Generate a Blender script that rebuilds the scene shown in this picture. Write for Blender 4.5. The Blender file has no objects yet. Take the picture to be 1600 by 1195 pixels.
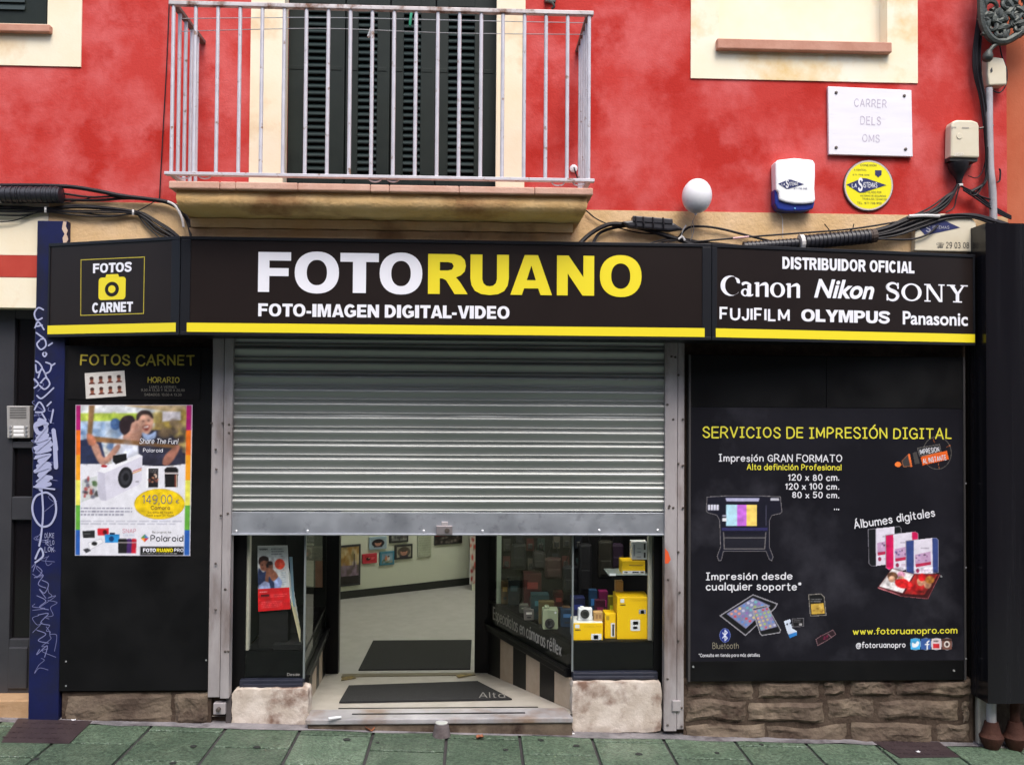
import bpy, bmesh, math, random
import numpy as np
from mathutils import Vector, Matrix
random.seed(7); rng = np.random.default_rng(7)
SC = bpy.context.scene; COL = SC.collection
R_ = math.radians

# ------------------------------------------------------------------ camera
FPX = 1420.0
CAM = Vector((0, -5.16, 1.75))
YAW, PITCH, ROLL = R_(2.4), R_(1.3), 0.007
_F = Vector((math.sin(YAW)*math.cos(PITCH), math.cos(YAW)*math.cos(PITCH), math.sin(PITCH)))
_R0 = Vector((math.cos(YAW), -math.sin(YAW), 0)); _U0 = _R0.cross(_F)
_R = _R0*math.cos(ROLL) + _U0*math.sin(ROLL); _U = _U0*math.cos(ROLL) - _R0*math.sin(ROLL)
cam = bpy.data.cameras.new('camera'); cam.sensor_fit = 'HORIZONTAL'; cam.sensor_width = 36
cam.lens = 36*FPX/1600; cam.clip_start = .05; cam.clip_end = 400
camo = bpy.data.objects.new('camera', cam); COL.objects.link(camo)
camo.matrix_world = Matrix(((_R.x, _U.x, -_F.x, CAM.x), (_R.y, _U.y, -_F.y, CAM.y), (_R.z, _U.z, -_F.z, CAM.z), (0, 0, 0, 1)))
SC.camera = camo

# ------------------------------------------------------------------ sky and sun
SUN_EL, SUN_AZ = R_(56), R_(168)          # azimuth measured from +Y clockwise: behind the camera, a little to the right
w = bpy.data.worlds.new('World'); SC.world = w; w.use_nodes = True
nt = w.node_tree
sky = nt.nodes.new('ShaderNodeTexSky'); sky.sky_type = 'NISHITA'; sky.sun_disc = False
sky.sun_elevation = SUN_EL; sky.sun_rotation = SUN_AZ; sky.air_density = 1.0; sky.dust_density = 3.0; sky.ozone_density = 1.0
nt.links.new(sky.outputs[0], nt.nodes['Background'].inputs[0]); nt.nodes['Background'].inputs[1].default_value = 0.13
sl = bpy.data.lights.new('sun', 'SUN'); sl.energy = 1.0; sl.angle = R_(28); sl.color = (1, .96, .9)
so = bpy.data.objects.new('sun', sl); COL.objects.link(so)
sd = Vector((math.sin(SUN_AZ)*math.cos(SUN_EL), math.cos(SUN_AZ)*math.cos(SUN_EL), math.sin(SUN_EL)))
so.rotation_euler = (-sd).to_track_quat('-Z', 'Y').to_euler(); so.location = (0, -6, 9)
SC.view_settings.view_transform = 'Standard'; SC.view_settings.look = 'None'
SC.view_settings.exposure = 1.3; SC.view_settings.gamma = 1.0
SC.cycles.max_bounces = 8; SC.cycles.transparent_max_bounces = 12

# ------------------------------------------------------------------ measuring helpers
def ray(px, py): return _F*FPX + _R*(px-800) - _U*(py-597.5)
class Surf:
    """a plane in the scene; uv() reads where a spot of the photo lies on it"""
    def __init__(s, o, r, u): s.o = Vector(o); s.r = Vector(r).normalized(); s.u = Vector(u).normalized(); s.n = s.r.cross(s.u).normalized()
    def hit(s, px, py):
        d = ray(px, py); t = (s.o-CAM).dot(s.n)/d.dot(s.n); return CAM + d*t
    def uv(s, px, py): q = s.hit(px, py) - s.o; return q.dot(s.r), q.dot(s.u)
    def p(s, u, v, l=0): return s.o + s.r*u + s.u*v + s.n*l
    def rect(s, x0, y0, x1, y1):
        a = [s.uv(x0, y0), s.uv(x1, y0), s.uv(x1, y1), s.uv(x0, y1)]
        return (a[0][0]+a[3][0])/2, (a[2][1]+a[3][1])/2, (a[1][0]+a[2][0])/2, (a[0][1]+a[1][1])/2   # u0 v0 u1 v1
def FY(y): return Surf((0, y, 0), (1, 0, 0), (0, 0, 1))

# ------------------------------------------------------------------ object helpers
def wl(o):
    v = Vector((0, 0, 0))
    while o is not None: v = v + o.location; o = o.parent
    return v
def tag(o, label=None, cat=None, group=None, kind=None):
    if label: o['label'] = label
    if cat: o['category'] = cat
    if group: o['group'] = group
    if kind: o['kind'] = kind
    return o
def thing(name, label, cat, loc=(0, 0, 0), group=None):
    o = bpy.data.objects.new(name, None); o.empty_display_size = .05; COL.objects.link(o); o.location = loc
    return tag(o, label, cat, group)
class MB:
    def __init__(s): s.v = []; s.f = []
    def add(s, vs, fs):
        n = len(s.v); s.v += [Vector(a) for a in vs]; s.f += [[i+n for i in f] for f in fs]; return s
    def box(s, x0, x1, y0, y1, z0, z1):
        return s.add([(x0, y0, z0), (x1, y0, z0), (x1, y1, z0), (x0, y1, z0), (x0, y0, z1), (x1, y0, z1), (x1, y1, z1), (x0, y1, z1)],
                     [(0, 3, 2, 1), (4, 5, 6, 7), (0, 1, 5, 4), (1, 2, 6, 5), (2, 3, 7, 6), (3, 0, 4, 7)])
    def sbox(s, S, u0, v0, u1, v1, l0, l1):          # box on a surface between two lifts
        P = [S.p(u, v, l) for l in (l0, l1) for u, v in ((u0, v0), (u1, v0), (u1, v1), (u0, v1))]
        return s.add(P, [(0, 3, 2, 1), (4, 5, 6, 7), (0, 1, 5, 4), (1, 2, 6, 5), (2, 3, 7, 6), (3, 0, 4, 7)])
    def pbox(s, S, x0, y0, x1, y1, l0, l1): return s.sbox(S, *S.rect(x0, y0, x1, y1), l0, l1)
    def poly(s, S, uv, l0, l1=None):                  # prism (or flat sheet) over an outline
        n = len(uv)
        ar = sum(uv[i][0]*uv[(i+1) % n][1]-uv[(i+1) % n][0]*uv[i][1] for i in range(n))
        if ar < 0: uv = uv[::-1]
        if l1 is None: return s.add([S.p(u, v, l0) for u, v in uv], [tuple(range(n))])
        return s.add([S.p(u, v, l0) for u, v in uv]+[S.p(u, v, l1) for u, v in uv],
                     [tuple(range(n))[::-1], tuple(range(n, 2*n))]+[(i, (i+1) % n, n+(i+1) % n, n+i) for i in range(n)])
    def tube(s, pts, r, seg=8, cap=True, rs=None):
        pts = [Vector(p) for p in pts]; n = len(pts); base = len(s.v); up = None
        for i, p in enumerate(pts):
            t = (pts[min(i+1, n-1)]-pts[max(i-1, 0)]).normalized()
            if up is None: up = Vector((0, 0, 1)) if abs(t.z) < .9 else Vector((1, 0, 0))
            a = t.cross(up).normalized(); b = a.cross(t).normalized(); up = b; rr = rs[i] if rs else r
            for k in range(seg):
                c = 2*math.pi*k/seg; s.v.append(p + a*math.cos(c)*rr + b*math.sin(c)*rr)
        for i in range(n-1):
            for k in range(seg):
                q = base+i*seg; s.f.append([q+k, q+(k+1) % seg, q+seg+(k+1) % seg, q+seg+k])
        if cap: s.f.append([base+k for k in range(seg)][::-1]); s.f.append([base+(n-1)*seg+k for k in range(seg)])
        return s
    def lathe(s, c, axis, prof, seg=24):              # prof: (distance along the axis, radius)
        ax = Vector(axis).normalized(); a = ax.orthogonal().normalized(); b = ax.cross(a); base = len(s.v); c = Vector(c)
        for h, r in prof:
            for k in range(seg):
                q = 2*math.pi*k/seg; s.v.append(c + ax*h + a*math.cos(q)*r + b*math.sin(q)*r)
        for i in range(len(prof)-1):
            for k in range(seg):
                q = base+i*seg; s.f.append([q+k, q+(k+1) % seg, q+seg+(k+1) % seg, q+seg+k])
        s.f.append([base+k for k in range(seg)][::-1]); s.f.append([base+(len(prof)-1)*seg+k for k in range(seg)])
        return s
    def build(s, name, m, parent=None, bevel=0, smooth=False, seg=2):
        L = wl(parent) if parent else Vector((0, 0, 0))
        me = bpy.data.meshes.new(name); me.from_pydata([tuple(v-L) for v in s.v], [], s.f); me.update()
        me.materials.append(m)
        o = bpy.data.objects.new(name, me); COL.objects.link(o)
        if parent: o.parent = parent
        if smooth:
            me.polygons.foreach_set('use_smooth', [True]*len(me.polygons))
            if smooth == 'auto':
                try: me.set_sharp_from_angle(angle=R_(40))
                except Exception: pass
        if bevel:
            b = o.modifiers.new('bevel', 'BEVEL'); b.width = bevel; b.segments = seg; b.limit_method = 'ANGLE'; b.angle_limit = R_(40)
        return o
def cat(pts, n=5, closed=False):                      # smooth curve through points
    out = []; N = len(pts); P = [tuple(p) for p in pts]; D = len(P[0])
    rg = range(N) if closed else range(N-1)
    for i in rg:
        a, b, c, d = (P[(i-1) % N], P[i], P[(i+1) % N], P[(i+2) % N]) if closed else (P[max(i-1, 0)], P[i], P[i+1], P[min(i+2, N-1)])
        for k in range(n):
            t = k/n
            out.append(tuple(.5*(2*b[j]+(c[j]-a[j])*t+(2*a[j]-5*b[j]+4*c[j]-d[j])*t*t+(3*b[j]-a[j]-3*c[j]+d[j])*t**3) for j in range(D)))
    if not closed: out.append(P[-1])
    return out

# ------------------------------------------------------------------ materials
def s2l(c): return tuple((x/12.92 if x <= .04045 else ((x+.055)/1.055)**2.4) for x in c)
def h(r, g, b): return s2l((r/255, g/255, b/255))
MATS = {}
def mat(name, c, rough=.6, metal=0, c2=None, scale=6, detail=5, lo=.35, hi=.65, bump=0, bscale=60, spec=.5, c3=None, s3=2.0, lo3=.5, hi3=.7, rvar=0, stretch=None, coat=0):
    if name in MATS: return MATS[name]
    m = bpy.data.materials.new(name); m.use_nodes = True; n = m.node_tree.nodes; l = m.node_tree.links; b = n['Principled BSDF']
    b.inputs['Base Color'].default_value = (*c, 1); b.inputs['Roughness'].default_value = rough; b.inputs['Metallic'].default_value = metal
    b.inputs['Specular IOR Level'].default_value = spec
    if coat: b.inputs['Coat Weight'].default_value = coat; b.inputs['Coat Roughness'].default_value = .08
    g = n.new('ShaderNodeNewGeometry'); src = g.outputs['Position']
    if stretch:
        mp = n.new('ShaderNodeMapping'); mp.inputs['Scale'].default_value = stretch; l.new(src, mp.inputs[0]); src = mp.outputs[0]
    col = None
    def noise(sc, det=5, seed=0):
        t = n.new('ShaderNodeTexNoise'); t.inputs['Scale'].default_value = sc; t.inputs['Detail'].default_value = det; t.inputs['Roughness'].default_value = .6
        t.noise_dimensions = '4D'; t.inputs['W'].default_value = seed+len(MATS)*1.37; l.new(src, t.inputs['Vector']); return t
    def ramp(t, a, bb):
        r = n.new('ShaderNodeMapRange'); r.inputs[1].default_value = a; r.inputs[2].default_value = bb; r.clamp = True; l.new(t.outputs[0], r.inputs[0]); return r
    def mix(fac, A, B):
        x = n.new('ShaderNodeMix'); x.data_type = 'RGBA'; l.new(fac.outputs[0], x.inputs['Factor'])
        for v, k in ((A, 6), (B, 7)):
            if isinstance(v, tuple): x.inputs[k].default_value = (*v, 1)
            else: l.new(v, x.inputs[k])
        return x.outputs[2]
    if c2:
        f = ramp(noise(scale, detail), lo, hi); col = mix(f, c, c2)
        if rvar:
            rr = n.new('ShaderNodeMapRange'); rr.inputs[3].default_value = rough-rvar; rr.inputs[4].default_value = rough+rvar; l.new(f.outputs[0], rr.inputs[0]); l.new(rr.outputs[0], b.inputs['Roughness'])
    if c3: col = mix(ramp(noise(s3, 7, 3), lo3, hi3), col if col else c, c3)
    if col: l.new(col, b.inputs['Base Color'])
    if bump:
        bp = n.new('ShaderNodeBump'); bp.inputs['Strength'].default_value = min(1, bump*2); bp.inputs['Distance'].default_value = .01*bump
        l.new(noise(bscale, 4, 9).outputs[0], bp.inputs['Height']); l.new(bp.outputs[0], b.inputs['Normal'])
    MATS[name] = m; return m
def emis(name, c, s):
    m = bpy.data.materials.new(name); m.use_nodes = True; b = m.node_tree.nodes['Principled BSDF']
    b.inputs['Base Color'].default_value = (*c, 1); b.inputs['Emission Color'].default_value = (*c, 1); b.inputs['Emission Strength'].default_value = s; return m
def glassmat(name, tint=(.97, .985, .98), ior=1.33):
    m = bpy.data.materials.new(name); m.use_nodes = True; n = m.node_tree.nodes; l = m.node_tree.links
    t = n.new('ShaderNodeBsdfTransparent'); t.inputs[0].default_value = (*tint, 1)
    g = n.new('ShaderNodeBsdfGlossy'); g.inputs['Roughness'].default_value = .02
    fr = n.new('ShaderNodeFresnel'); fr.inputs[0].default_value = ior; x = n.new('ShaderNodeMixShader')
    g2 = n.new('ShaderNodeNewGeometry'); mm_ = n.new('ShaderNodeMath'); mm_.operation = 'MULTIPLY'; inv = n.new('ShaderNodeMath'); inv.operation = 'SUBTRACT'; inv.inputs[0].default_value = 1; l.new(g2.outputs['Backfacing'], inv.inputs[1]); l.new(fr.outputs[0], mm_.inputs[0]); l.new(inv.outputs[0], mm_.inputs[1]); l.new(mm_.outputs[0], x.inputs[0]); l.new(t.outputs[0], x.inputs[1]); l.new(g.outputs[0], x.inputs[2]); l.new(x.outputs[0], n['Material Output'].inputs[0]); return m
def printmat(name, rough=.45, spec=.4):
    m = bpy.data.materials.new(name); m.use_nodes = True; n = m.node_tree.nodes; l = m.node_tree.links; b = n['Principled BSDF']
    a = n.new('ShaderNodeVertexColor'); a.layer_name = 'ink'; l.new(a.outputs[0], b.inputs['Base Color']); b.inputs['Roughness'].default_value = rough; b.inputs['Specular IOR Level'].default_value = spec; return m

M = {}
M['red'] = mat('red_plaster', (.49, .048, .040), .9, c2=(.59, .118, .112), scale=3.0, detail=10, lo=.43, hi=.63, bump=.35, bscale=75, c3=(.43, .029, .022), s3=2.7, lo3=.50, hi3=.62, spec=.1)
M['cream'] = mat('cream_plaster', (.80, .68, .48), .9, c2=(.82, .76, .60), scale=3, lo=.35, hi=.7, bump=.2, bscale=70, c3=(.66, .45, .24), s3=2.6, lo3=.55, hi3=.72, spec=.2)
M['cream_niche'] = mat('cream_niche_plaster', (.84, .75, .54), .9, c2=(.85, .80, .66), scale=3, lo=.35, hi=.7, bump=.15, bscale=70, c3=(.74, .52, .24), s3=2.2, lo3=.51, hi3=.64, spec=.1)
M['band'] = mat('ochre_band_plaster', (.60, .40, .20), .92, c2=(.68, .48, .28), scale=5, bump=.5, bscale=45, c3=(.38, .22, .11), s3=3.4, lo3=.54, hi3=.74, spec=.2)
M['corbel'] = mat('corbel_stucco', (.66, .41, .17), .92, c2=(.72, .49, .24), scale=6, bump=.5, bscale=60, c3=(.36, .19, .085), s3=3.6, lo3=.50, hi3=.68, spec=.2)
M['pinkstone'] = mat('pink_stone', (.52, .29, .21), .8, c2=(.60, .37, .28), scale=9, bump=.4, bscale=60, c3=(.35, .2, .15), s3=5, lo3=.6, hi3=.8)
M['sillred'] = mat('terracotta_sill', (.44, .20, .13), .8, c2=(.52, .27, .19), scale=9, bump=.3)
M['orange'] = mat('orange_brown_plaster', (.42, .10, .045), .9, c2=(.48, .14, .07), scale=4, bump=.25, bscale=80, spec=.2)
M['shutgreen'] = mat('dark_green_paint', (.009, .014, .012), .5, c2=(.013, .019, .016), scale=8, spec=.2)
M['louvre'] = mat('louvre_green_paint', (.019, .031, .031), .45, spec=.25)
M['railmetal'] = mat('silver_painted_metal', (.50, .485, .525), .5, .15, c2=(.60, .585, .625), scale=14, c3=(.26, .17, .13), s3=24, lo3=.60, hi3=.68)
M['rustmetal'] = mat('rusty_rail_metal', (.42, .38, .38), .55, .3, c2=(.55, .52, .52), scale=10, c3=(.16, .08, .05), s3=9, lo3=.52, hi3=.62)
M['galv'] = mat('galvanised_steel', (.315, .33, .322), .5, .75, c2=(.365, .38, .372), scale=.8, detail=2, c3=(.35, .35, .35), s3=.7, lo3=.5, hi3=.8)
M['galvflat'] = mat('galvanised_bar', (.34, .36, .40), .5, .75, c2=(.42, .44, .48), scale=7, rvar=.08, c3=(.25, .26, .29), s3=18, lo3=.55, hi3=.75)
M['guide'] = mat('guide_rail_paint', (.33, .30, .305), .55, .3, c2=(.44, .405, .41), scale=7, detail=8, c3=(.16, .115, .10), s3=4.2, lo3=.50, hi3=.70, bump=.2, stretch=(1.6, 1, .4))
M['boltm'] = mat('bolt_metal', (.12, .10, .09), .5, .6)
M['boltl'] = mat('bright_bolt', (.7, .7, .72), .35, .8)
M['signblack'] = mat('sign_black', (.014, .0095, .009), .35, c2=(.017, .012, .011), scale=2, spec=.2)
M['signframe'] = mat('sign_frame_aluminium', (.014, .015, .019), .4, .2, spec=.25)
M['yellow'] = mat('yellow_vinyl', (.80, .66, .015), .45)
M['whitev'] = mat('white_vinyl', (.80, .80, .86), .45)
M['black'] = mat('black_board', (.004, .004, .0045), .5, c2=(.0065, .0065, .007), scale=4, spec=.14, c3=(.011, .0105, .010), s3=2.4, lo3=.56, hi3=.85, rvar=.1)
M['blackgloss'] = mat('black_gloss_metal', (.006, .0055, .0075), .2, 0, c2=(.010, .0095, .012), scale=1.2, rvar=.10, spec=.32, stretch=(9, 9, .25), bump=.06, bscale=1.2)
M['blackframe'] = mat('black_frame_paint', (.004, .004, .0045), .35, spec=.2)
M['sillblue'] = mat('blue_black_sill', (.016, .018, .03), .3, c2=(.024, .027, .042), scale=20, spec=.35)
M['chalk'] = mat('chalkboard_print', (.0068, .0066, .010), .5, c2=(.015, .0145, .0205), scale=2.2, detail=9, lo=.42, hi=.72, c3=(.046, .045, .057), s3=1.9, lo3=.53, hi3=.80, spec=.15)
M['blue'] = mat('navy_blue_paint', (.0055, .0085, .050), .5, c2=(.009, .013, .070), scale=5, c3=(.012, .013, .028), s3=3.5, lo3=.48, hi3=.66, bump=.12, spec=.25)
M['bluechip'] = mat('chipped_plaster', (.62, .48, .38), .9, c2=(.5, .35, .25), scale=12)
M['graf'] = mat('silver_spray_marker', (.36, .38, .56), .5, .0)
M['graf2'] = mat('scratched_marker', (.16, .17, .34), .6)
M['stone'] = mat('plinth_stone', (.075, .053, .041), .92, c2=(.19, .147, .108), scale=4.5, detail=9, bump=.5, bscale=70, c3=(.036, .021, .016), s3=5, lo3=.49, hi3=.66, spec=.2)
M['mortar'] = mat('plinth_mortar', (.05, .034, .026), .95, c2=(.09, .066, .05), scale=14, bump=1.0, bscale=40, spec=.1)
M['whiteplaster'] = mat('white_plaster_block', (.47, .40, .34), .9, c2=(.62, .55, .49), scale=11, detail=10, lo=.4, hi=.6, bump=.45, bscale=60, c3=(.20, .125, .095), s3=6.5, lo3=.51, hi3=.66, spec=.1)
M['marble'] = mat('worn_marble', (.25, .24, .25), .42, c2=(.40, .385, .395), scale=5, detail=8, c3=(.20, .13, .085), s3=3.6, lo3=.48, hi3=.68, bump=.1, rvar=.1)
M['mat'] = mat('rubber_mat', (.007, .007, .008), .9, c2=(.012, .012, .013), scale=40, bump=.6, bscale=220)
M['wall_in'] = mat('shop_wall_paint', (.60, .62, .50), .8)
M['floor_in'] = mat('shop_floor', (.37, .355, .335), .5, c2=(.42, .405, .385), scale=10)
M['beige'] = mat('beige_stone_strip', (.36, .28, .20), .45, c2=(.44, .35, .27), scale=12)
M['dark'] = mat('dark_interior', (.012, .012, .012), .7, spec=.1)
M['glass'] = glassmat('window_glass')
M['print'] = printmat('printed_paper')
M['cable'] = mat('black_cable', (.010, .009, .011), .5, c2=(.018, .016, .019), scale=30, spec=.2)
M['cableg'] = mat('grey_cable', (.30, .28, .27), .6)
M['sleeve'] = mat('black_corrugated_sleeve', (.020, .020, .026), .42)
M['tie'] = mat('pale_cable_tie', (.6, .58, .56), .5)
M['ivory'] = mat('ivory_plastic', (.62, .55, .40), .45, c2=(.66, .60, .46), scale=8)
M['whitep'] = mat('white_plastic', (.86, .86, .86), .35)
M['bluep'] = mat('blue_plastic', (.012, .03, .22), .3)
M['pipe'] = mat('grey_conduit', (.33, .315, .32), .5, .2, c2=(.42, .40, .41), scale=10, c3=(.25, .23, .23), s3=12, lo3=.58, hi3=.7)
M['iron'] = mat('dark_cast_iron', (.045, .05, .045), .5, .4, c2=(.07, .08, .07), scale=25, bump=.4)
M['brownpot'] = mat('rust_brown_pipe', (.035, .012, .008), .75, c2=(.06, .024, .016), scale=14, bump=.5, spec=.2)
M['plaque'] = mat('white_marble_plaque', (.74, .72, .76), .4, c2=(.80, .78, .81), scale=5, c3=(.60, .57, .62), s3=3, lo3=.56, hi3=.62, stretch=(.6, 1, 3.5))
M['engrave'] = mat('engraved_letters', (.40, .34, .44), .7, c2=(.62, .58, .66), scale=60)

# ------------------------------------------------------------------ stroke lettering
G = {}
def _g(s):
    for ln in s.strip().split('\n'):
        k, wd, rest = ln.split(' ', 2); G[k] = (float(wd), rest.split(';'))
_g('''A 5 0,0 2.5,7 5,0;1,2.3 4,2.3
B 4.4 0,0 0,7;~0,7 2.4,7 3.9,5.4 2.4,3.7 0,3.7;~0,3.7 2.7,3.7 4.4,1.9 2.7,0 0,0
C 4.8 ~4.8,5.5 3.6,6.8 1.8,6.8 .3,5.2 0,3.5 .3,1.8 1.8,.2 3.6,.2 4.8,1.5
D 4.8 0,0 0,7;~0,7 2.2,7 4.1,6 4.8,3.5 4.1,1 2.2,0 0,0
E 4 4,7 0,7 0,0 4,0;0,3.6 3.6,3.6
F 3.9 3.9,7 0,7 0,0;0,3.4 3.4,3.4
G 5 ~4.8,5.6 3.6,6.8 1.8,6.8 .3,5.2 0,3.5 .3,1.8 1.8,.2 3.4,.2 4.9,1.3;2.8,3.2 4.9,3.2 4.9,.4
H 4.6 0,0 0,7;4.6,0 4.6,7;0,3.6 4.6,3.6
I 0 0,0 0,7
J 3 ~3,7 3,2 2.5,.4 1.4,0 .3,.6 0,1.8
K 4.6 0,0 0,7;4.3,7 0,2.8;1.5,4.2 4.6,0
L 3.8 0,7 0,0 3.8,0
M 5.6 0,0 0,7 2.8,1.2 5.6,7 5.6,0
N 4.6 0,0 0,7 4.6,0 4.6,7
O 5.4 e2.7,3.5,2.7,3.5
P 4.2 0,0 0,7;~0,7 2.5,7 4.2,5.1 2.5,3.1 0,3.1
Q 5.4 e2.7,3.5,2.7,3.5;3.4,1.8 5.4,-.4
R 4.5 0,0 0,7;~0,7 2.6,7 4.2,5.2 2.6,3.3 0,3.3;2.2,3.3 4.6,0
S 4.3 ~4.1,5.5 3.1,6.9 1.3,6.9 .2,5.5 1.1,4.1 3.1,3.1 4.3,1.7 3.2,.1 1.3,.1 0,1.5
T 4.8 0,7 4.8,7;2.4,7 2.4,0
U 4.6 ~0,7 0,2.6 .6,.7 2.3,0 4,.7 4.6,2.6 4.6,7
V 4.8 0,7 2.4,0 4.8,7
W 7 0,7 1.7,0 3.5,6.5 5.3,0 7,7
X 4.6 0,0 4.6,7;0,7 4.6,0
Y 4.8 0,7 2.4,3.2 4.8,7;2.4,3.2 2.4,0
Z 4.4 0,7 4.4,7 0,0 4.4,0
a 3.8 e1.9,2.3,1.9,2.3;3.8,4.6 3.8,0
b 3.9 0,0 0,7;e2,2.3,1.9,2.3
c 3.5 ~3.5,3.8 2.4,4.6 .9,4.2 0,2.3 .9,.4 2.4,0 3.5,.8
d 3.9 3.9,0 3.9,7;e1.9,2.3,1.9,2.3
e 3.9 ~.1,2.4 3.8,2.6 3.3,4.1 2,4.6 .5,3.9 0,2.3 .6,.6 2.2,0 3.7,.8
f 2.6 ~2.8,6.7 1.8,7 1.1,5.8 1.1,0;0,4.5 2.6,4.5
g 3.8 e1.9,2.3,1.9,2.3;~3.8,4.6 3.8,-.6 3.1,-2 1.4,-2.1 .2,-1.3
h 3.6 0,0 0,7;~0,3 1,4.3 2.4,4.6 3.6,3.4 3.6,0
i .2 .1,0 .1,4.6;.1,6.1 .1,6.7
j 1 ~1,4.6 1,-1 .6,-2 -.4,-2;1,6.1 1,6.7
k 3.5 0,0 0,7;3.3,4.6 0,1.8;1.2,2.8 3.5,0
l .2 .1,7 .1,0
m 5.8 0,0 0,4.6;~0,3 .8,4.3 1.9,4.6 2.9,3.4 2.9,0;~2.9,3 3.7,4.3 4.8,4.6 5.8,3.4 5.8,0
n 3.6 0,0 0,4.6;~0,3 1,4.3 2.4,4.6 3.6,3.4 3.6,0
o 4 e2,2.3,2,2.3
p 3.9 0,4.6 0,-2.1;e2,2.3,1.9,2.3
q 3.9 3.9,4.6 3.9,-2.1;e1.9,2.3,1.9,2.3
r 2.3 0,0 0,4.6;~0,2.8 .7,4.2 2.3,4.6
s 3.1 ~3,3.9 2,4.6 .7,4.5 .2,3.5 1.2,2.6 2.6,2 3.1,1.1 2.2,.1 1,0 0,.8
t 2.4 ~1,6.3 1,1 1.5,.1 2.4,.2;0,4.6 2.3,4.6
u 3.6 ~0,4.6 0,1.4 .9,.1 2.2,.1 3.6,1.5;3.6,4.6 3.6,0
v 3.6 0,4.6 1.8,0 3.6,4.6
w 5.4 0,4.6 1.4,0 2.7,4.2 4,0 5.4,4.6
x 3.4 0,0 3.4,4.6;0,4.6 3.4,0
y 3.6 0,4.6 1.9,0;3.6,4.6 1.2,-2
z 3.2 0,4.6 3.2,4.6 0,0 3.2,0
0 4 e2,3.5,2,3.5
1 1.8 0,5.6 1.6,7 1.6,0
2 4 ~.1,5.4 .9,6.8 2.4,7 3.8,5.6 3.2,3.8 .1,0;.1,0 4,0
3 4 ~.1,6 1.8,7 3.6,5.6 2.6,3.9 1.6,3.7;~1.6,3.7 3.2,3.5 4,1.9 2.6,.1 1,.1 0,1
4 4.2 3.2,0 3.2,7 0,2 4.4,2
5 4 ~.3,3.8 2,4.4 3.7,3.2 3.7,1.4 2.3,.1 1,.1 0,1;3.6,7 .6,7 .3,3.8
6 4 ~3.4,6.6 2.2,7 .6,5.4 0,2.6;e2,2.1,2,2.1
7 4 0,7 4,7 1.4,0
8 3.8 e1.9,5.3,1.6,1.7;e1.9,1.8,1.9,1.8
9 4 e2,4.9,2,2.1;~4,4.9 3.6,2 2,0 .6,.3
. .2 0,0 .2,.5
, .4 .3,.6 0,-1.2
: .2 .1,0 .1,.6;.1,3.6 .1,4.2
- 2.4 0,2.7 2.4,2.7
* 2 0,6 2,6;.4,5.1 1.6,6.9;.4,6.9 1.6,5.1
! .2 .1,7 .1,2;.1,0 .1,.5
@ 6.4 e3.2,2.6,1.3,1.6;~4.5,4.2 4.5,1.4 5.4,1 6.2,2.4 5.9,4.6 3.6,5.9 1,4.8 0,2.2 1,-.3 3.2,-1.1 5.2,-.6
€ 4.6 ~4.6,5.8 3.4,7 1.6,6.2 .8,3.5 1.6,.8 3.4,0 4.6,1.2;0,4.2 3.4,4.2;0,2.9 3.2,2.9
/ 2.6 0,-.5 2.6,7.2''')
ACC = {'Ó': 'O', 'ó': 'o', 'á': 'a', 'Á': 'A', 'é': 'e', 'í': 'i', 'ñ': 'n'}
HAND = {'I': (2.6, ['1.3,0 1.3,7', '0,7 2.6,7', '0,0 2.6,0'])}
def glyph(ch, hand):
    if hand and ch in HAND: return HAND[ch]
    if ch in ACC:
        wd, st = G[ACC[ch]]; t = 7.9 if ch.isupper() else 5.6
        st = list(st) if ch != 'í' else st[:1]
        return wd, st+['%g,%g %g,%g' % (wd*.45, t, wd*.45+1.2, t+1.3)]
    return G.get(ch, (3, []))
def ribbon(mb, S, pts, wd, l, closed=False, rnd=False):
    if not closed and len(pts) > 2:                   # break at sharp corners so that no stroke folds over itself
        parts = [[pts[0]]]
        for i in range(1, len(pts)-1):
            a, b, c = Vector(pts[i-1]), Vector(pts[i]), Vector(pts[i+1]); d0 = b-a; d1 = c-b
            if d0.length < 1e-9 or d1.length < 1e-9: continue
            d0.normalize(); d1.normalize(); q = d0.dot(d1)
            if q < .55:
                ex = wd/2 if q > -.3 and not rnd else 0
                parts[-1].append(tuple(b+d0*ex)); parts.append([tuple(b-d1*ex*.0)])
            else: parts[-1].append(pts[i])
        parts[-1].append(pts[-1])
        if len(parts) > 1:
            for k, p in enumerate(parts): ribbon(mb, S, p, wd, l+.00002*k, False, rnd)
            return
    n = len(pts); hw = wd/2; A = []; B = []
    if n < 2: return
    for i in range(n):
        p = Vector(pts[i]); a = Vector(pts[(i-1) % n]) if (closed or i > 0) else None; b = Vector(pts[(i+1) % n]) if (closed or i < n-1) else None
        d0 = (p-a).normalized() if a is not None and (p-a).length > 1e-9 else None; d1 = (b-p).normalized() if b is not None and (b-p).length > 1e-9 else None
        if d0 is None: d0 = d1
        if d1 is None: d1 = d0
        if d0 is None: d0 = d1 = Vector((1, 0))
        n0 = Vector((-d0.y, d0.x)); n1 = Vector((-d1.y, d1.x)); m = n0+n1
        m = n1 if m.length < .2 else m.normalized(); k = hw/max(.55, m.dot(n1))
        A.append(p+m*k); B.append(p-m*k)
    vs = [S.p(q.x, q.y, l) for q in A]+[S.p(q.x, q.y, l) for q in B]
    fs = [(n+i, n+(i+1) % n, (i+1) % n, i) for i in range(n if closed else n-1)]
    mb.add(vs, fs)
    if rnd and not closed:
        for i, j in ((0, 1), (n-1, n-2)):
            c = Vector(pts[i]); mb.add([S.p(c.x+math.cos(q*.785)*hw, c.y+math.sin(q*.785)*hw, l+.00006*(1+i % 2)) for q in range(8)], [tuple(range(8))])
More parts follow.
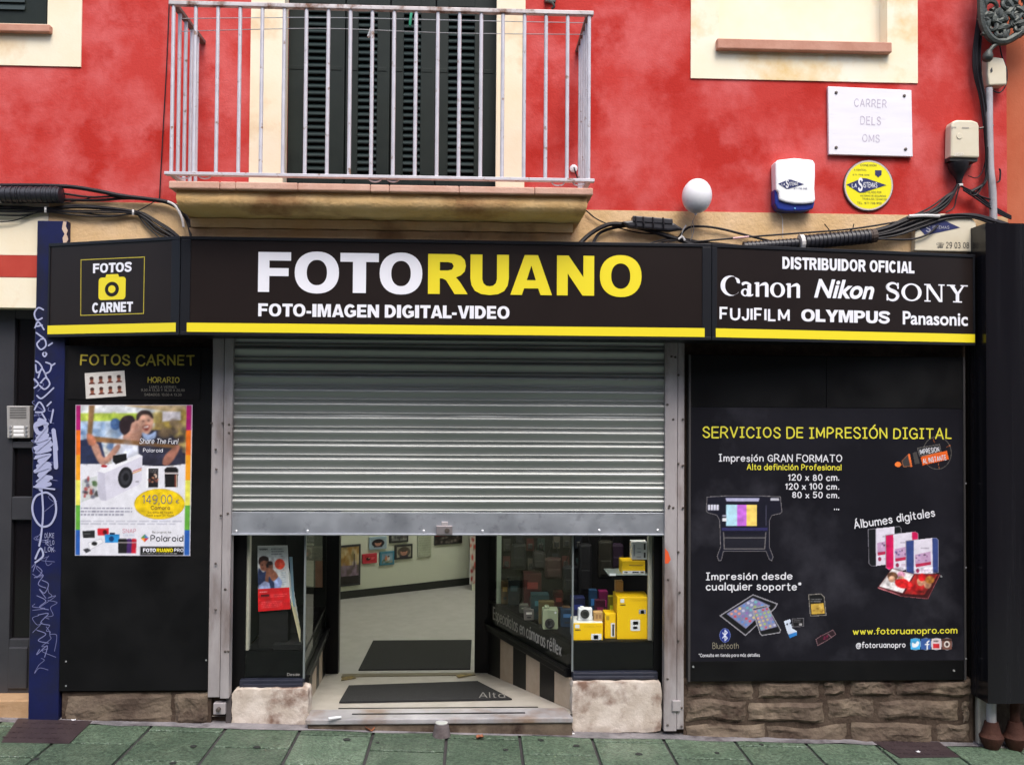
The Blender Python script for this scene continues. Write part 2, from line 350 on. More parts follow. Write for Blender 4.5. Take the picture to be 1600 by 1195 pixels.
def strokes(text, hand=False, gap=1.5, jit=0, shear=0, widths=1.0):
    x = 0; out = []
    for ch in text:
        if ch == ' ': x += 3.0; continue
        wd, st = glyph(ch, hand); dy = random.uniform(-jit, jit)*1.0; sc = 1+random.uniform(-jit, jit)*.25; rot = random.uniform(-jit, jit)*.16
        for s_ in st:
            if not s_: continue
            if s_[0] == 'e':
                cx, cy, rx, ry = map(float, s_[1:].split(',')); pts = [(cx+rx*math.cos(t), cy+ry*math.sin(t)) for t in [2*math.pi*k/20 for k in range(20)]]; cl = True
            else:
                sm = s_[0] == '~'; pts = [tuple(map(float, q.split(','))) for q in s_.lstrip('~').split()]; cl = False
                if sm: pts = cat(pts, 4)
            pts = [((px-wd/2)*sc*math.cos(rot)-(py-3)*sc*math.sin(rot)+wd/2, (px-wd/2)*sc*math.sin(rot)+(py-3)*sc*math.cos(rot)+3+dy) for px, py in pts]
            out.append(([((x+px)*widths+shear*py, py) for px, py in pts], cl))
        x += wd+gap
    return out
def lettering(name, S, text, box, weight, m, parent, lift=.002, hand=False, gap=None, jit=0, shear=0, rot=0, fit='cap'):
    """box = (x left, y of the capitals' top, x right, y of the baseline) as measured on the photo; weight in 1/7 capital heights"""
    g = gap if gap is not None else (1.0+weight)
    st = strokes(text, hand, g, jit, shear)
    xs = [p[0] for q, _ in st for p in q]; hw = weight/2
    X0, X1 = min(xs)-hw, max(xs)+hw; Y0, Y1 = -hw, 7+hw
    x0, yt, x1, yb = box; ym = (yt+yb)/2; xm = (x0+x1)/2
    u0 = S.uv(x0, ym)[0]; u1 = S.uv(x1, ym)[0]; v0 = S.uv(xm, yb)[1]; v1 = S.uv(xm, yt)[1]
    ku = (u1-u0)/(X1-X0); kv = (v1-v0)/(Y1-Y0); mb = MB(); uc, vc = (u0+u1)/2, (v0+v1)/2; cr, sr = math.cos(rot), math.sin(rot)
    class Q:
        @staticmethod
        def p(px, py, l):
            a = u0+(px-X0)*ku-uc; b = v0+(py-Y0)*kv-vc; return S.p(uc+a*cr-b*sr, vc+a*sr+b*cr, l)
    for i, (q, cl) in enumerate(st):
        ribbon(mb, Q, q, weight, lift+.00013*(i % 5), cl, hand)
    return mb.build(name, m, parent)
def marks(name, S, lines, wd, m, parent, lift=.002, smooth=True, closed=False):
    """free strokes given as photo spots"""
    mb = MB()
    for i, ln in enumerate(lines):
        q = [S.uv(*p) for p in ln]
        if smooth and len(q) > 2: q = cat(q, 5, closed)
        ribbon(mb, S, q, wd, lift+.0001*(i % 6), closed, not closed)
    return mb.build(name, m, parent)
def sheet(name, S, pts, m, parent, l0=0, l1=.002, smooth=False, bevel=0):
    q = [S.uv(*p) for p in pts]
    if smooth: q = cat(q, 5, True)
    return MB().poly(S, q, l0, l1).build(name, m, parent, bevel=bevel)
def font(name, S, text, box, m, parent, lift=.002, off=0, shear=0, ext=.0006):
    """lettering in Blender's own built-in face, fitted to a box"""
    c = bpy.data.curves.new(name, 'FONT'); c.body = text; c.offset = off; c.shear = shear; c.resolution_u = 5
    o = bpy.data.objects.new(name, c); COL.objects.link(o); dg = bpy.context.evaluated_depsgraph_get(); dg.update()
    me = bpy.data.meshes.new_from_object(o.evaluated_get(dg)); bpy.data.objects.remove(o); bpy.data.curves.remove(c)
    vs = [v.co.copy() for v in me.vertices]; fs = [list(p.vertices) for p in me.polygons]; bpy.data.meshes.remove(me)
    X0, X1 = min(v.x for v in vs), max(v.x for v in vs); Y0, Y1 = min(v.y for v in vs), max(v.y for v in vs)
    x0, yt, x1, yb = box; u0 = S.uv(x0, (yt+yb)/2)[0]; u1 = S.uv(x1, (yt+yb)/2)[0]; v0 = S.uv((x0+x1)/2, yb)[1]; v1 = S.uv((x0+x1)/2, yt)[1]
    mb = MB().add([S.p(u0+(v.x-X0)/(X1-X0)*(u1-u0), v0+(v.y-Y0)/(Y1-Y0)*(v1-v0), lift) for v in vs], fs)
    return mb.build(name, m, parent)
def outline(name, S, loops, box, m, parent, lift=.002, thick=.004):
    """letters given as outlines (with holes) in a box of 0..1"""
    c = bpy.data.curves.new(name, 'CURVE'); c.dimensions = '2D'; c.fill_mode = 'BOTH'; c.extrude = thick/2
    x0, yt, x1, yb = box; u0 = S.uv(x0, (yt+yb)/2)[0]; u1 = S.uv(x1, (yt+yb)/2)[0]; v0 = S.uv((x0+x1)/2, yb)[1]; v1 = S.uv((x0+x1)/2, yt)[1]
    for lp in loops:
        sp = c.splines.new('POLY'); sp.points.add(len(lp)-1); sp.use_cyclic_u = True
        for q, (a, b) in zip(sp.points, lp): q.co = (u0+a*(u1-u0), v0+b*(v1-v0), 0, 1)
    o = bpy.data.objects.new(name, c); COL.objects.link(o); dg = bpy.context.evaluated_depsgraph_get(); dg.update()
    me = bpy.data.meshes.new_from_object(o.evaluated_get(dg)); bpy.data.objects.remove(o); bpy.data.curves.remove(c)
    mb = MB().add([S.p(v.co.x, v.co.y, lift+thick/2+v.co.z) for v in me.vertices], [list(p.vertices) for p in me.polygons]); bpy.data.meshes.remove(me)
    return mb.build(name, m, parent)

# ------------------------------------------------------------------ printed pictures: ink per vertex of a fine sheet
class Ink:
    def __init__(s, x0, y0, x1, y1, w, hh, bg=(255, 255, 255)):
        s.b = (x0, y0, x1, y1); s.w, s.h = w, hh; K = 3
        s.a = np.empty((hh*K, w*K, 3)); s.a[:] = np.array(bg)/255
        yy, xx = np.mgrid[0:hh*K, 0:w*K]; s.t = np.zeros((hh*K, w*K)); s.X = x0+(xx+.5)/(w*K)*(x1-x0); s.Y = y0+(yy+.5)/(hh*K)*(y1-y0)
    def put(s, msk, c, al=1): s.t = np.maximum(s.t, msk); k = msk[..., None]*al; s.a = s.a*(1-k)+np.array(c)/255*k; return s
    def rect(s, x0, y0, x1, y1, c, al=1): return s.put(((s.X >= x0) & (s.X < x1) & (s.Y >= y0) & (s.Y < y1)).astype(float), c, al)
    def ell(s, cx, cy, rx, ry, c, al=1, rot=0, soft=0):
        dx, dy = s.X-cx, s.Y-cy; cr, sr = math.cos(rot), math.sin(rot); d = np.hypot((dx*cr+dy*sr)/rx, (-dx*sr+dy*cr)/ry)
        return s.put(np.clip((1-d)/max(soft, 1e-3), 0, 1) if soft else (d < 1).astype(float), c, al)
    def poly(s, pts, c, al=1, sm=False):
        if sm: pts = cat(pts, 5, True)
        ins = np.zeros(s.X.shape, bool); n = len(pts)
        for i in range(n):
            (xa, ya), (xb, yb) = pts[i][:2], pts[(i+1) % n][:2]
            if ya == yb: continue
            ins ^= ((ya > s.Y) != (yb > s.Y)) & (s.X < (xb-xa)*(s.Y-ya)/(yb-ya)+xa)
        return s.put(ins.astype(float), c, al)
    def line(s, pts, wd, c, al=1):
        m = np.zeros(s.X.shape, bool)
        for (xa, ya), (xb, yb) in zip(pts, pts[1:]):
            L = (xb-xa)**2+(yb-ya)**2+1e-9; t = np.clip(((s.X-xa)*(xb-xa)+(s.Y-ya)*(yb-ya))/L, 0, 1)
            m |= np.hypot(s.X-xa-t*(xb-xa), s.Y-ya-t*(yb-ya)) < wd/2
        return s.put(m.astype(float), c, al)
    def blobs(s, x0, y0, x1, y1, n, r, cols, al=.8, seed=1):
        g = np.random.default_rng(seed)
        for _ in range(n): s.ell(g.uniform(x0, x1), g.uniform(y0, y1), r*g.uniform(.5, 1.3), r*g.uniform(.5, 1.3), cols[g.integers(len(cols))], al, soft=.6)
        return s
    def tiny(s, x0, y0, x1, y1, rows, c, al=.7, seed=2):     # unreadably small lines of print
        g = np.random.default_rng(seed); hh = (y1-y0)/rows
        for r in range(rows):
            x = x0; xe = x1-(g.uniform(0, .35)*(x1-x0) if r == rows-1 else 0)
            while x < xe:
                l = g.uniform(.03, .11)*(x1-x0); s.rect(x, y0+r*hh+hh*.2, min(x+l, xe), y0+r*hh+hh*.72, c, al*g.uniform(.6, 1)); x += l+.018*(x1-x0)
        return s
    def mott(s, x0, y0, x1, y1, amp, nx, ny, seed=4):  # the light and dark grain of a photograph
        H, W = s.X.shape; (a, b, c, d) = s.b; g = np.random.default_rng(seed)
        i0, i1 = int((x0-a)/(c-a)*W), int((x1-a)/(c-a)*W); j0, j1 = int((y0-b)/(d-b)*H), int((y1-b)/(d-b)*H); q = s.a[j0:j1, i0:i1]; f = np.zeros(q.shape[:2])
        for m_, k_ in ((1, 1.0), (2, .7), (4, .5)):
            gw = g.normal(0, 1, (ny*m_+2, nx*m_+2)); yi = np.linspace(0, ny*m_, q.shape[0]); xi = np.linspace(0, nx*m_, q.shape[1]); yy, xx = yi.astype(int), xi.astype(int); fy, fx = (yi-yy)[:, None], (xi-xx)[None]
            f += k_*(gw[yy][:, xx]*(1-fy)*(1-fx)+gw[yy+1][:, xx]*fy*(1-fx)+gw[yy][:, xx+1]*(1-fy)*fx+gw[yy+1][:, xx+1]*fy*fx)
        s.a[j0:j1, i0:i1] = np.clip(q*(1+amp*f)[..., None], 0, 1); return s
    def blur(s, x0, y0, x1, y1, n=2):                 # soften part of the picture like a photograph out of focus
        H, W = s.X.shape; (a, b, c, d) = s.b
        i0, i1 = int((x0-a)/(c-a)*W), int((x1-a)/(c-a)*W); j0, j1 = int((y0-b)/(d-b)*H), int((y1-b)/(d-b)*H); q = s.a[j0:j1, i0:i1]
        for _ in range(n):
            for ax in (0, 1): p = np.pad(q, [(1, 1) if k == ax else (0, 0) for k in range(3)], 'edge'); q = (np.take(p, range(0, q.shape[ax]), ax)+np.take(p, range(1, q.shape[ax]+1), ax)+np.take(p, range(2, q.shape[ax]+2), ax))/3
        s.a[j0:j1, i0:i1] = q; return s
    def sheet(s, name, S, parent, lift=.002, box=None, warp=None, noise=.012, trim=False, mottle=1.0):
        K = 3; a = s.a.reshape(s.h, K, s.w, K, 3).mean((1, 3)); a = np.clip(a+np.random.default_rng(5).normal(0, noise, a.shape[:2])[..., None], 0, 1)
        gw = np.random.default_rng(8).normal(0, 1, (max(3, s.h//5), max(3, s.w//5))); yi = np.linspace(0, gw.shape[0]-1.001, s.h); xi = np.linspace(0, gw.shape[1]-1.001, s.w); y0i, x0i = yi.astype(int), xi.astype(int); fy, fx = (yi-y0i)[:, None], (xi-x0i)[None]
        lf = gw[y0i][:, x0i]*(1-fy)*(1-fx)+gw[y0i+1][:, x0i]*fy*(1-fx)+gw[y0i][:, x0i+1]*(1-fy)*fx+gw[y0i+1][:, x0i+1]*fy*fx; sat = a.max(2)-a.min(2)
        a = np.clip(a*(1+(lf*(.015+.05*np.clip(sat*2, 0, 1)))[..., None]*(mottle)), 0, 1)
        lin = np.where(a <= .04045, a/12.92, ((a+.055)/1.055)**2.4)*.92
        x0, y0, x1, y1 = s.b; W, H = s.w, s.h; mb = MB()
        for j in range(H):
            for i in range(W):
                fx, fy = i/(W-1), j/(H-1)
                if warp:      # four corners on the photo: tl tr br bl
                    q = [S.uv(*c) for c in warp]; u = (q[0][0]*(1-fx)+q[1][0]*fx)*(1-fy)+(q[3][0]*(1-fx)+q[2][0]*fx)*fy; v = (q[0][1]*(1-fx)+q[1][1]*fx)*(1-fy)+(q[3][1]*(1-fx)+q[2][1]*fx)*fy
                else:
                    u0, v0, u1, v1 = box; u = u0+fx*(u1-u0); v = v1+fy*(v0-v1)
                mb.v.append(S.p(u, v, lift))
        mb.f = [[(j+1)*W+i, (j+1)*W+i+1, j*W+i+1, j*W+i] for j in range(H-1) for i in range(W-1)]
        if trim:                       # cut the print out along its drawn outline
            tt = s.t.reshape(H, K, W, K).mean((1, 3)) > .45; keep = []; use = {}
            for f in mb.f:
                if all(tt[i//W, i % W] for i in f): keep.append(f)
            ids = sorted({i for f in keep for i in f}); use = {o_: n_ for n_, o_ in enumerate(ids)}
            mb.v = [mb.v[i] for i in ids]; mb.f = [[use[i] for i in f] for f in keep]; lin = lin.reshape(-1, 3)[ids]
        o = mb.build(name, M['print'], parent); ca = o.data.color_attributes.new('ink', 'FLOAT_COLOR', 'POINT')
        ca.data.foreach_set('color', np.concatenate([lin.reshape(-1, 3), np.ones((len(mb.v), 1))], 1).ravel().astype(np.float32)); return o
# ================================================================== the setting
F0 = FY(0)
def X(px, py, y=0): return FY(y).hit(px, py).x
def Z(px, py, y=0): return FY(y).hit(px, py).z
gA, gB = F0.hit(100, 1121), F0.hit(1450, 1156)
GR = Surf(gA, (gB-gA), (0, 1, 0)); slope = (gB.z-gA.z)/(gB.x-gA.x)
def gz(x, y=0): return gA.z + slope*(x-gA.x)
# ground: a dark bed with green dimpled tiles laid on it
gm = mat('pavement_joint', (.024, .022, .024), .85, c2=(.055, .05, .052), scale=9)
MB().add([GR.p(u, v, -.012) for u, v in ((-40, -60), (45, -60), (45, .3), (-40, .3))], [(0, 1, 2, 3)]).build('ground', gm)['kind'] = 'structure'
def tile_material():
    m = bpy.data.materials.new('green_dimpled_tile'); m.use_nodes = True; n = m.node_tree.nodes; l = m.node_tree.links; b = n['Principled BSDF']
    g = n.new('ShaderNodeNewGeometry'); at = n.new('ShaderNodeVertexColor'); at.layer_name = 'ink'
    t = n.new('ShaderNodeTexNoise'); t.inputs['Scale'].default_value = 5; t.inputs['Detail'].default_value = 8; l.new(g.outputs['Position'], t.inputs['Vector'])
    t2 = n.new('ShaderNodeTexNoise'); t2.inputs['Scale'].default_value = 55; t2.inputs['Detail'].default_value = 5; l.new(g.outputs['Position'], t2.inputs['Vector'])
    mr = n.new('ShaderNodeMapRange'); mr.inputs[1].default_value = .36; mr.inputs[2].default_value = .66; l.new(t.outputs[0], mr.inputs[0])
    x = n.new('ShaderNodeMix'); x.data_type = 'RGBA'; x.inputs[6].default_value = (.070, .110, .070, 1); x.inputs[7].default_value = (.115, .164, .112, 1); l.new(mr.outputs[0], x.inputs[0])
    x2 = n.new('ShaderNodeMix'); x2.data_type = 'RGBA'; x2.blend_type = 'MULTIPLY'; x2.inputs[0].default_value = 1; l.new(x.outputs[2], x2.inputs[6]); l.new(at.outputs[0], x2.inputs[7])
    mr2 = n.new('ShaderNodeMapRange'); mr2.inputs[1].default_value = .35; mr2.inputs[2].default_value = .7; mr2.inputs[3].default_value = .6; mr2.inputs[4].default_value = 1.35; l.new(t2.outputs[0], mr2.inputs[0])
    x3 = n.new('ShaderNodeVectorMath'); x3.operation = 'SCALE'; l.new(x2.outputs[2], x3.inputs[0]); l.new(mr2.outputs[0], x3.inputs[3]); l.new(x3.outputs[0], b.inputs['Base Color'])
    v = n.new('ShaderNodeTexVoronoi'); v.inputs['Scale'].default_value = 85; l.new(g.outputs['Position'], v.inputs['Vector'])
    bp = n.new('ShaderNodeBump'); bp.inputs['Strength'].default_value = .8; bp.inputs['Distance'].default_value = .006; bp.invert = True; l.new(v.outputs[0], bp.inputs['Height']); l.new(bp.outputs[0], b.inputs['Normal'])
    rr = n.new('ShaderNodeMapRange'); rr.inputs[1].default_value = .4; rr.inputs[2].default_value = .62; rr.inputs[3].default_value = .55; rr.inputs[4].default_value = .30; l.new(t.outputs[0], rr.inputs[0]); l.new(rr.outputs[0], b.inputs['Roughness'])
    return m
u694 = GR.uv(694, 1195)[0]; TW = .402; pv = MB(); tint = []
v_a = GR.uv(640, 1173)[1]; v_b = v_a-.20; v_wall = GR.uv(640, 1143)[1]
wallv = lambda u: GR.uv(640, 1143)[1]
for k in range(-22, 23):
    ua, ub = u694+k*TW, u694+(k+1)*TW; ev = (k % 2 == 0); jo = (v_b if ev else v_a)
    js = [v_wall]+[jo-i*TW for i in range(-2, 9) if jo-i*TW < v_wall-.04]
    for a, b in zip(js[1:], js[:-1]):
        g_ = .008; c0 = random.uniform(.78, 1.14); pv.sbox(GR, ua+g_, a+g_*.85, ub-g_, b-g_*.85, -.03, random.uniform(-.0025, .0015)); tint += [c0]*8
o = pv.build('pavement', tile_material(), bevel=.004); o['kind'] = 'structure'
ca = o.data.color_attributes.new('ink', 'FLOAT_COLOR', 'POINT')
ca.data.foreach_set('color', np.array([(c*1.0, c, c, 1) for c in tint], np.float32).ravel())
# mortar strip at the foot of the wall
mb = MB(); N = 60
for i in range(N+1):
    u = -1.4+i*8.0/N; mb.v += [GR.p(u, v_wall-.012+random.uniform(-.02, .012), .002), GR.p(u, .12, .012)]
mb.f = [(2*i, 2*i+2, 2*i+3, 2*i+1) for i in range(N)]
mb.build('pavement_edge', mat('grey_gutter_mortar', (.11, .105, .11), .75, c2=(.27, .25, .26), scale=5, c3=(.05, .04, .045), s3=6, lo3=.5, hi3=.65, bump=.5))['kind'] = 'structure'

def cover(label, pts, m):
    t = thing('manhole_cover', label, 'manhole cover', GR.hit(*pts[0]))
    q = [GR.uv(*p) for p in pts]; MB().poly(GR, q, .001, .005).build('lid', m, t, bevel=.001)
    (u0, v0), (u1, v1) = (min(a for a, b in q)+.05, min(b for a, b in q)+.03), (max(a for a, b in q)-.07, max(b for a, b in q)-.03)
    k = MB()
    for i in range(7):
        for j in range(4): 
            uu = u0+(u1-u0)*(i+.5)/7; vv = v0+(v1-v0)*(j+.5)/4; k.sbox(GR, uu-.012, vv-.006, uu+.012, vv+.006, .005, .0075)
    k.build('tread_pattern', m, t)
mm = mat('maroon_cast_cover', (.026, .015, .018), .55, c2=(.048, .032, .034), scale=9, bump=.3, bscale=120)
cover('dark maroon cover in the pavement by the foot of the blue pillar', [(2, 1160), (108, 1162), (144, 1127), (28, 1123)], mm)
cover('dark maroon cover with a white scrap on it, in front of the stone plinth', [(1405, 1184), (1500, 1183), (1462, 1156), (1362, 1158)], mm)

# far side of the street (seen only in reflections)
mb = MB(); mb.box(-14, 14, -10.5, -9.8, -1, 7.5); mb.build('street_far_side', mat('far_plaster', (.20, .17, .14), .9, c2=(.27, .24, .2), scale=1.5))['kind'] = 'structure'

# ------------------------------------------------------------------ shop building
bld = thing('shop_building', 'red plastered street house with cream bands above the shop', 'building', (0, .1, gz(0)))
xl, xr = -5.5, X(1573, 200); zb = Z(1100, 331); ztop = 7.2
dx0, dx1 = X(443, 150), X(776, 150); dz0, dz1 = Z(610, 290), Z(610, 290)+2.25
wx1 = X(76, 20); wx0 = wx1-.95; wz0 = Z(40, 39); wz1 = wz0+1.3
nx0, nx1 = X(1123, 50), X(1386, 50); nz0 = Z(1255, 69); nz1 = nz0+1.3
def holed(mb, x0, x1, z0, z1, holes, y0, y1):
    xs = sorted({x0, x1, *[a for q in holes for a in q[:2]]}); zs = sorted({z0, z1, *[a for q in holes for a in q[2:]]})
    inh = lambda x, z: any(q[0] < x < q[1] and q[2] < z < q[3] for q in holes)
    for a, b in zip(xs, xs[1:]):
        for c, d in zip(zs, zs[1:]):
            if not inh((a+b)/2, (c+d)/2): mb.add([(a, y0, c), (b, y0, c), (b, y0, d), (a, y0, d), (a, y1, c), (b, y1, c), (b, y1, d), (a, y1, d)], [(0, 1, 2, 3), (7, 6, 5, 4)])
    for q in holes:
        a, b, c, d = q
        mb.add([(a, y0, c), (a, y1, c), (a, y1, d), (a, y0, d)], [(0, 1, 2, 3)]); mb.add([(b, y0, c), (b, y1, c), (b, y1, d), (b, y0, d)], [(3, 2, 1, 0)])
        mb.add([(a, y0, c), (b, y0, c), (b, y1, c), (a, y1, c)], [(0, 1, 2, 3)]); mb.add([(a, y0, d), (b, y0, d), (b, y1, d), (a, y1, d)], [(3, 2, 1, 0)])
    return mb
holes = [(dx0, dx1, dz0, dz1), (wx0, wx1, wz0, wz1), (nx0, nx1, nz0, nz1)]
mb = holed(MB(), xl, xr, zb, ztop, holes, 0, .3); mb.add([(xr, 0, zb), (xr, .3, zb), (xr, .3, ztop), (xr, 0, ztop)], [(0, 1, 2, 3)])
mb.build('plaster_wall', M['red'], bld)
# cream surrounds, 8 mm proud
def surround(hole, x0, x1, z0, z1, m, dx=.0):
    mb = holed(MB(), x0, x1, z0, z1, [hole], -.008, .12); mb.add([(x0, -.008, z0), (x1, -.008, z0), (x1, .01, z0), (x0, .01, z0)], [(3, 2, 1, 0)])
    for xx in (x0, x1): mb.add([(xx, -.008, z0), (xx, .01, z0), (xx, .01, z1), (xx, -.008, z1)], [(0, 1, 2, 3)])
    return mb.build('window_surround', m, bld)
e = .002
surround((wx0+e, wx1-e, wz0+e, wz1-e), wx0-.2, X(128, 60), Z(60, 104), wz1+.2, M['cream'])
surround((nx0+e, nx1-e, nz0+e, nz1-e), X(1079, 60), X(1433, 60), Z(1255, 127), nz1+.2, M['cream_niche'])
mb = MB()
for a, b, zz in ((X(391, 150), dx0+e, dz0-.05), (dx1-e, X(820, 150), dz0-.05)): mb.box(a, b, -.008, .1, zz, dz1+.2)
mb.build('window_surround', M['cream'], bld)
MB().box(nx0-.02, nx1+.02, .09, .16, nz0-.05, nz1+.1).build('blind_window_infill', M['cream_niche'], bld)
MB().pbox(FY(-.05), 1121, 63, 1394, 79, -.13, .0).build('window_sill', M['sillred'], bld, bevel=.006)
MB().box(X(-40, 45, -.04), X(78, 45, -.04), -.045, .08, Z(40, 50, -.04), Z(40, 38, -.04)).build('window_sill', M['sillred'], bld, bevel=.006)
# shutters of the left window
sh = MB(); S = FY(.06); sh.pbox(S, -90, -140, 74, 38, -.04, 0).build('window_shutter', M['shutgreen'], bld, bevel=.004)
lv = MB()
for i in range(14):
    y = 12-i*11.5
    a = S.rect(-30, y-5, 40, y+4); lv.add([S.p(a[0], a[1], .012), S.p(a[2], a[1], .012), S.p(a[2], a[3], .0005), S.p(a[0], a[3], .0005)], [(0, 1, 2, 3)])
lv.build('louvre', M['louvre'], bld)
# balcony door: four louvred leaves
S = FY(.12); zt = Z(610, -150, .12)
for (a, b), (c, d) in zip(((443, 538.5), (539.5, 609), (610, 680), (681, 776)), ((476, 515), (559, 589), (630, 657), (700, 741))):
    lf = MB(); za = Z(610, 290, .12)-.02
    u = [S.uv(q, 150)[0] for q in (a, c, d, b)]; zl0, zl1 = Z(610, 276, .12), Z(610, 8, .12)
    lf.sbox(S, u[0]+.002, za, u[1], zl1+.9, -.035, 0); lf.sbox(S, u[2], za, u[3]-.002, zl1+.9, -.035, 0)
    lf.sbox(S, u[1], za, u[2], zl0, -.034, -.001); lf.sbox(S, u[1], zl1, u[2], zl1+.075, -.034, -.001); lf.sbox(S, u[1], zl1+.8, u[2], zl1+.9, -.034, -.001)
    lf.sbox(S, u[0]+.02, Z(610, 112, .12), u[1]-.004, Z(610, 106, .12), 0, .003); lf.sbox(S, u[2]+.004, Z(610, 112, .12), u[3]-.02, Z(610, 106, .12), 0, .003)
    leaf = lf.build('door_leaf', M['shutgreen'], bld, bevel=.004)
    lv = MB(); n = 25; p = (zl1-zl0)/n
    for i in range(n):
        z = zl0+i*p
        lv.add([S.p(u[1]-.004, z-.004, -.004), S.p(u[2]+.004, z-.004, -.004), S.p(u[2]+.004, z+p*.62, -.028), S.p(u[1]-.004, z+p*.62, -.028),
                S.p(u[1]-.004, z-.010, -.006), S.p(u[2]+.004, z-.010, -.006)], [(0, 1, 2, 3), (4, 5, 1, 0)])
    lv.build('louvre', M['louvre'], leaf)
MB().box(dx0-.02, dx1+.02, .17, .22, dz0-.1, dz1+.1).build('door_backing', M['dark'], bld)
MB().box(dx0+e, dx1-e, .0, .13, dz0-.03, dz0+.004).build('door_threshold', M['blackframe'], bld)
# ochre band between plaster and shop sign
px_l = X(75, 450)
mb = MB(); mb.box(px_l, xr, -.006, .28, Z(700, 470), zb-.001); mb.build('band_course', M['band'], bld)
zlb = Z(25, 481)
mb = MB(); mb.box(xl, px_l-.001, -.010, .25, zlb, Z(25, 434)); mb.box(xl, px_l-.001, -.010, .25, Z(25, 399), Z(25, 318)); mb.build('band_course', M['cream'], bld)
MB().box(xl, px_l-.001, -.012, .25, Z(25, 434)+e, Z(25, 399)-e).build('red_stripe', mat('red_stripe_paint', (.40, .03, .015), .8, c2=(.46, .05, .03), scale=6), bld)
# lower wall behind the shop front
ox0, ox1 = X(358, 800), X(1042, 800); zl = Z(700, 470)-.001
mb = holed(MB(), X(60, 800), xr+.4, -.6, zl, [(ox0, ox1, -.59, Z(700, 515))], 0, .06); mb.build('ground_floor_wall', M['mortar'], bld)

# ---- plinths of rubble
def rubble(name, x0p, x1p, yt, yb, ny, S, seed, wr=(.13, .36)):
    r = random.Random(seed); u0, v0, u1, v1 = S.rect(x0p, yt, x1p, yb); v0 -= .03
    MB().sbox(S, u0, v0, u1, v1-.004, -.08, 0).build(name, M['mortar'], bld)
    st = MB(); v = v0; rows = []
    hs = [r.uniform(.8, 1.25) for _ in range(ny)]; k = (v1-v0)/sum(hs)
    for q in hs:
        u = u0+.004
        while u < u1-.02:
            wd = min(r.uniform(*wr), u1-.004-u)
            if u1-u-wd < .07: wd = u1-.004-u
            g = r.uniform(.001, .005); nx, nz = 9, 7; base = len(st.v); dep = r.uniform(.004, .020); ph = [r.uniform(0, 6) for _ in range(6)]
            cj = [(r.uniform(0, .022), r.uniform(0, .02)) for _ in range(4)]
            for j in range(nz):
                for i in range(nx):
                    a, b = i/(nx-1), j/(nz-1)
                    du = ((1-a)*(1-b)*cj[0][0]-a*(1-b)*cj[1][0]-a*b*cj[2][0]+(1-a)*b*cj[3][0]); dv = ((1-a)*(1-b)*cj[0][1]+a*(1-b)*cj[1][1]-a*b*cj[2][1]-(1-a)*b*cj[3][1])
                    ed = min(a, 1-a, b, 1-b); l = dep*(min(1, .55+ed*4) if ed > 0 else .1)+(.003*math.sin(ph[0]+a*7+b*3)+.003*math.sin(ph[1]+b*9-a*4)+r.uniform(-.0025, .0025))*(ed > 0)
                    st.v.append(S.p(u+g+du+a*(wd-2*g)+.004*math.sin(ph[2]+b*8), v+g+dv+b*(q*k-2*g)+.004*math.sin(ph[3]+a*9)+(.010*math.sin((u+a*wd)*6.3+v*3)+.006*math.sin((u+a*wd)*15+1))*(math.sin(math.pi*min(1, max(0, (v+b*q*k-v0)/(v1-v0))))), l+.001))
            st.f += [[base+j*nx+i, base+j*nx+i+1, base+(j+1)*nx+i+1, base+(j+1)*nx+i] for j in range(nz-1) for i in range(nx-1)]
            u += wd
        v += q*k
    o = st.build('plinth_stonework', M['stone'], bld, smooth='auto')
    sd = o.modifiers.new('sub', 'SUBSURF'); sd.levels = sd.render_levels = 3; sd.subdivision_type = 'SIMPLE'
    for sz, am in ((.09, .012), (.022, .009)):
        tx = bpy.data.textures.new('rock', 'CLOUDS'); tx.noise_scale = sz; tx.noise_depth = 3
        dm = o.modifiers.new('rough', 'DISPLACE'); dm.texture = tx; dm.strength = am; dm.mid_level = .5; dm.texture_coords = 'GLOBAL'
rubble('plinth', 1068, 1520, 1058, 1158, 3, FY(-.03), 9, (.14, .52))
rubble('plinth', 97, 330, 1079, 1126, 1, FY(-.03), 11, (.35, .8))
# strip of wall above the two boards
# ---- blue painted pilaster
S = FY(-.05); pil = MB(); a0, b0 = S.uv(54, 345), S.uv(48, 1119); a1 = S.uv(100, 345); 
u0, v0, u1, v1 = S.rect(51, 345, 98, 1121)
pil.sbox(S, u0, v0-.05, u1, v1, -.2, 0); pil = pil.build('pilaster', M['blue'], bld, bevel=.004)
sheet('chipped_edge', S, [(99, 346), (104, 347), (103, 354), (106, 360), (104, 366), (107, 374), (103, 381), (99, 380), (98, 372), (101, 366), (97, 358)], M['bluechip'], pil, .0005, .0016)
gl = []
def g_(pts): gl.append(pts)
g_([(68, 484), (60, 481), (54, 490), (58, 500), (66, 497)]); g_([(55, 512), (60, 503), (69, 515)]); g_([(58, 510), (66, 508)]); g_([(57, 520), (68, 528)])
g_([(62, 532), (58, 538), (64, 546), (72, 540), (70, 530), (64, 530)]); g_([(76, 540), (82, 536)])
g_([(70, 550), (73, 553), (70, 557), (67, 553), (70, 550)]); g_([(56, 564), (62, 568), (66, 576), (58, 582), (56, 570)]); g_([(72, 566), (80, 570), (78, 580), (70, 584)]); g_([(60, 590), (66, 576), (74, 592)])
g_([(54, 592), (60, 600), (54, 606)]); g_([(64, 598), (72, 590), (78, 600), (70, 608), (62, 602)]); g_([(58, 618), (66, 622), (84, 606)]); g_([(80, 572), (86, 568)])
g_([(54, 640), (62, 628), (70, 642), (56, 644)]); g_([(74, 634), (80, 628)]); g_([(66, 646), (72, 656)])
marks('graffiti', S, gl, .0085, M['graf'], pil)
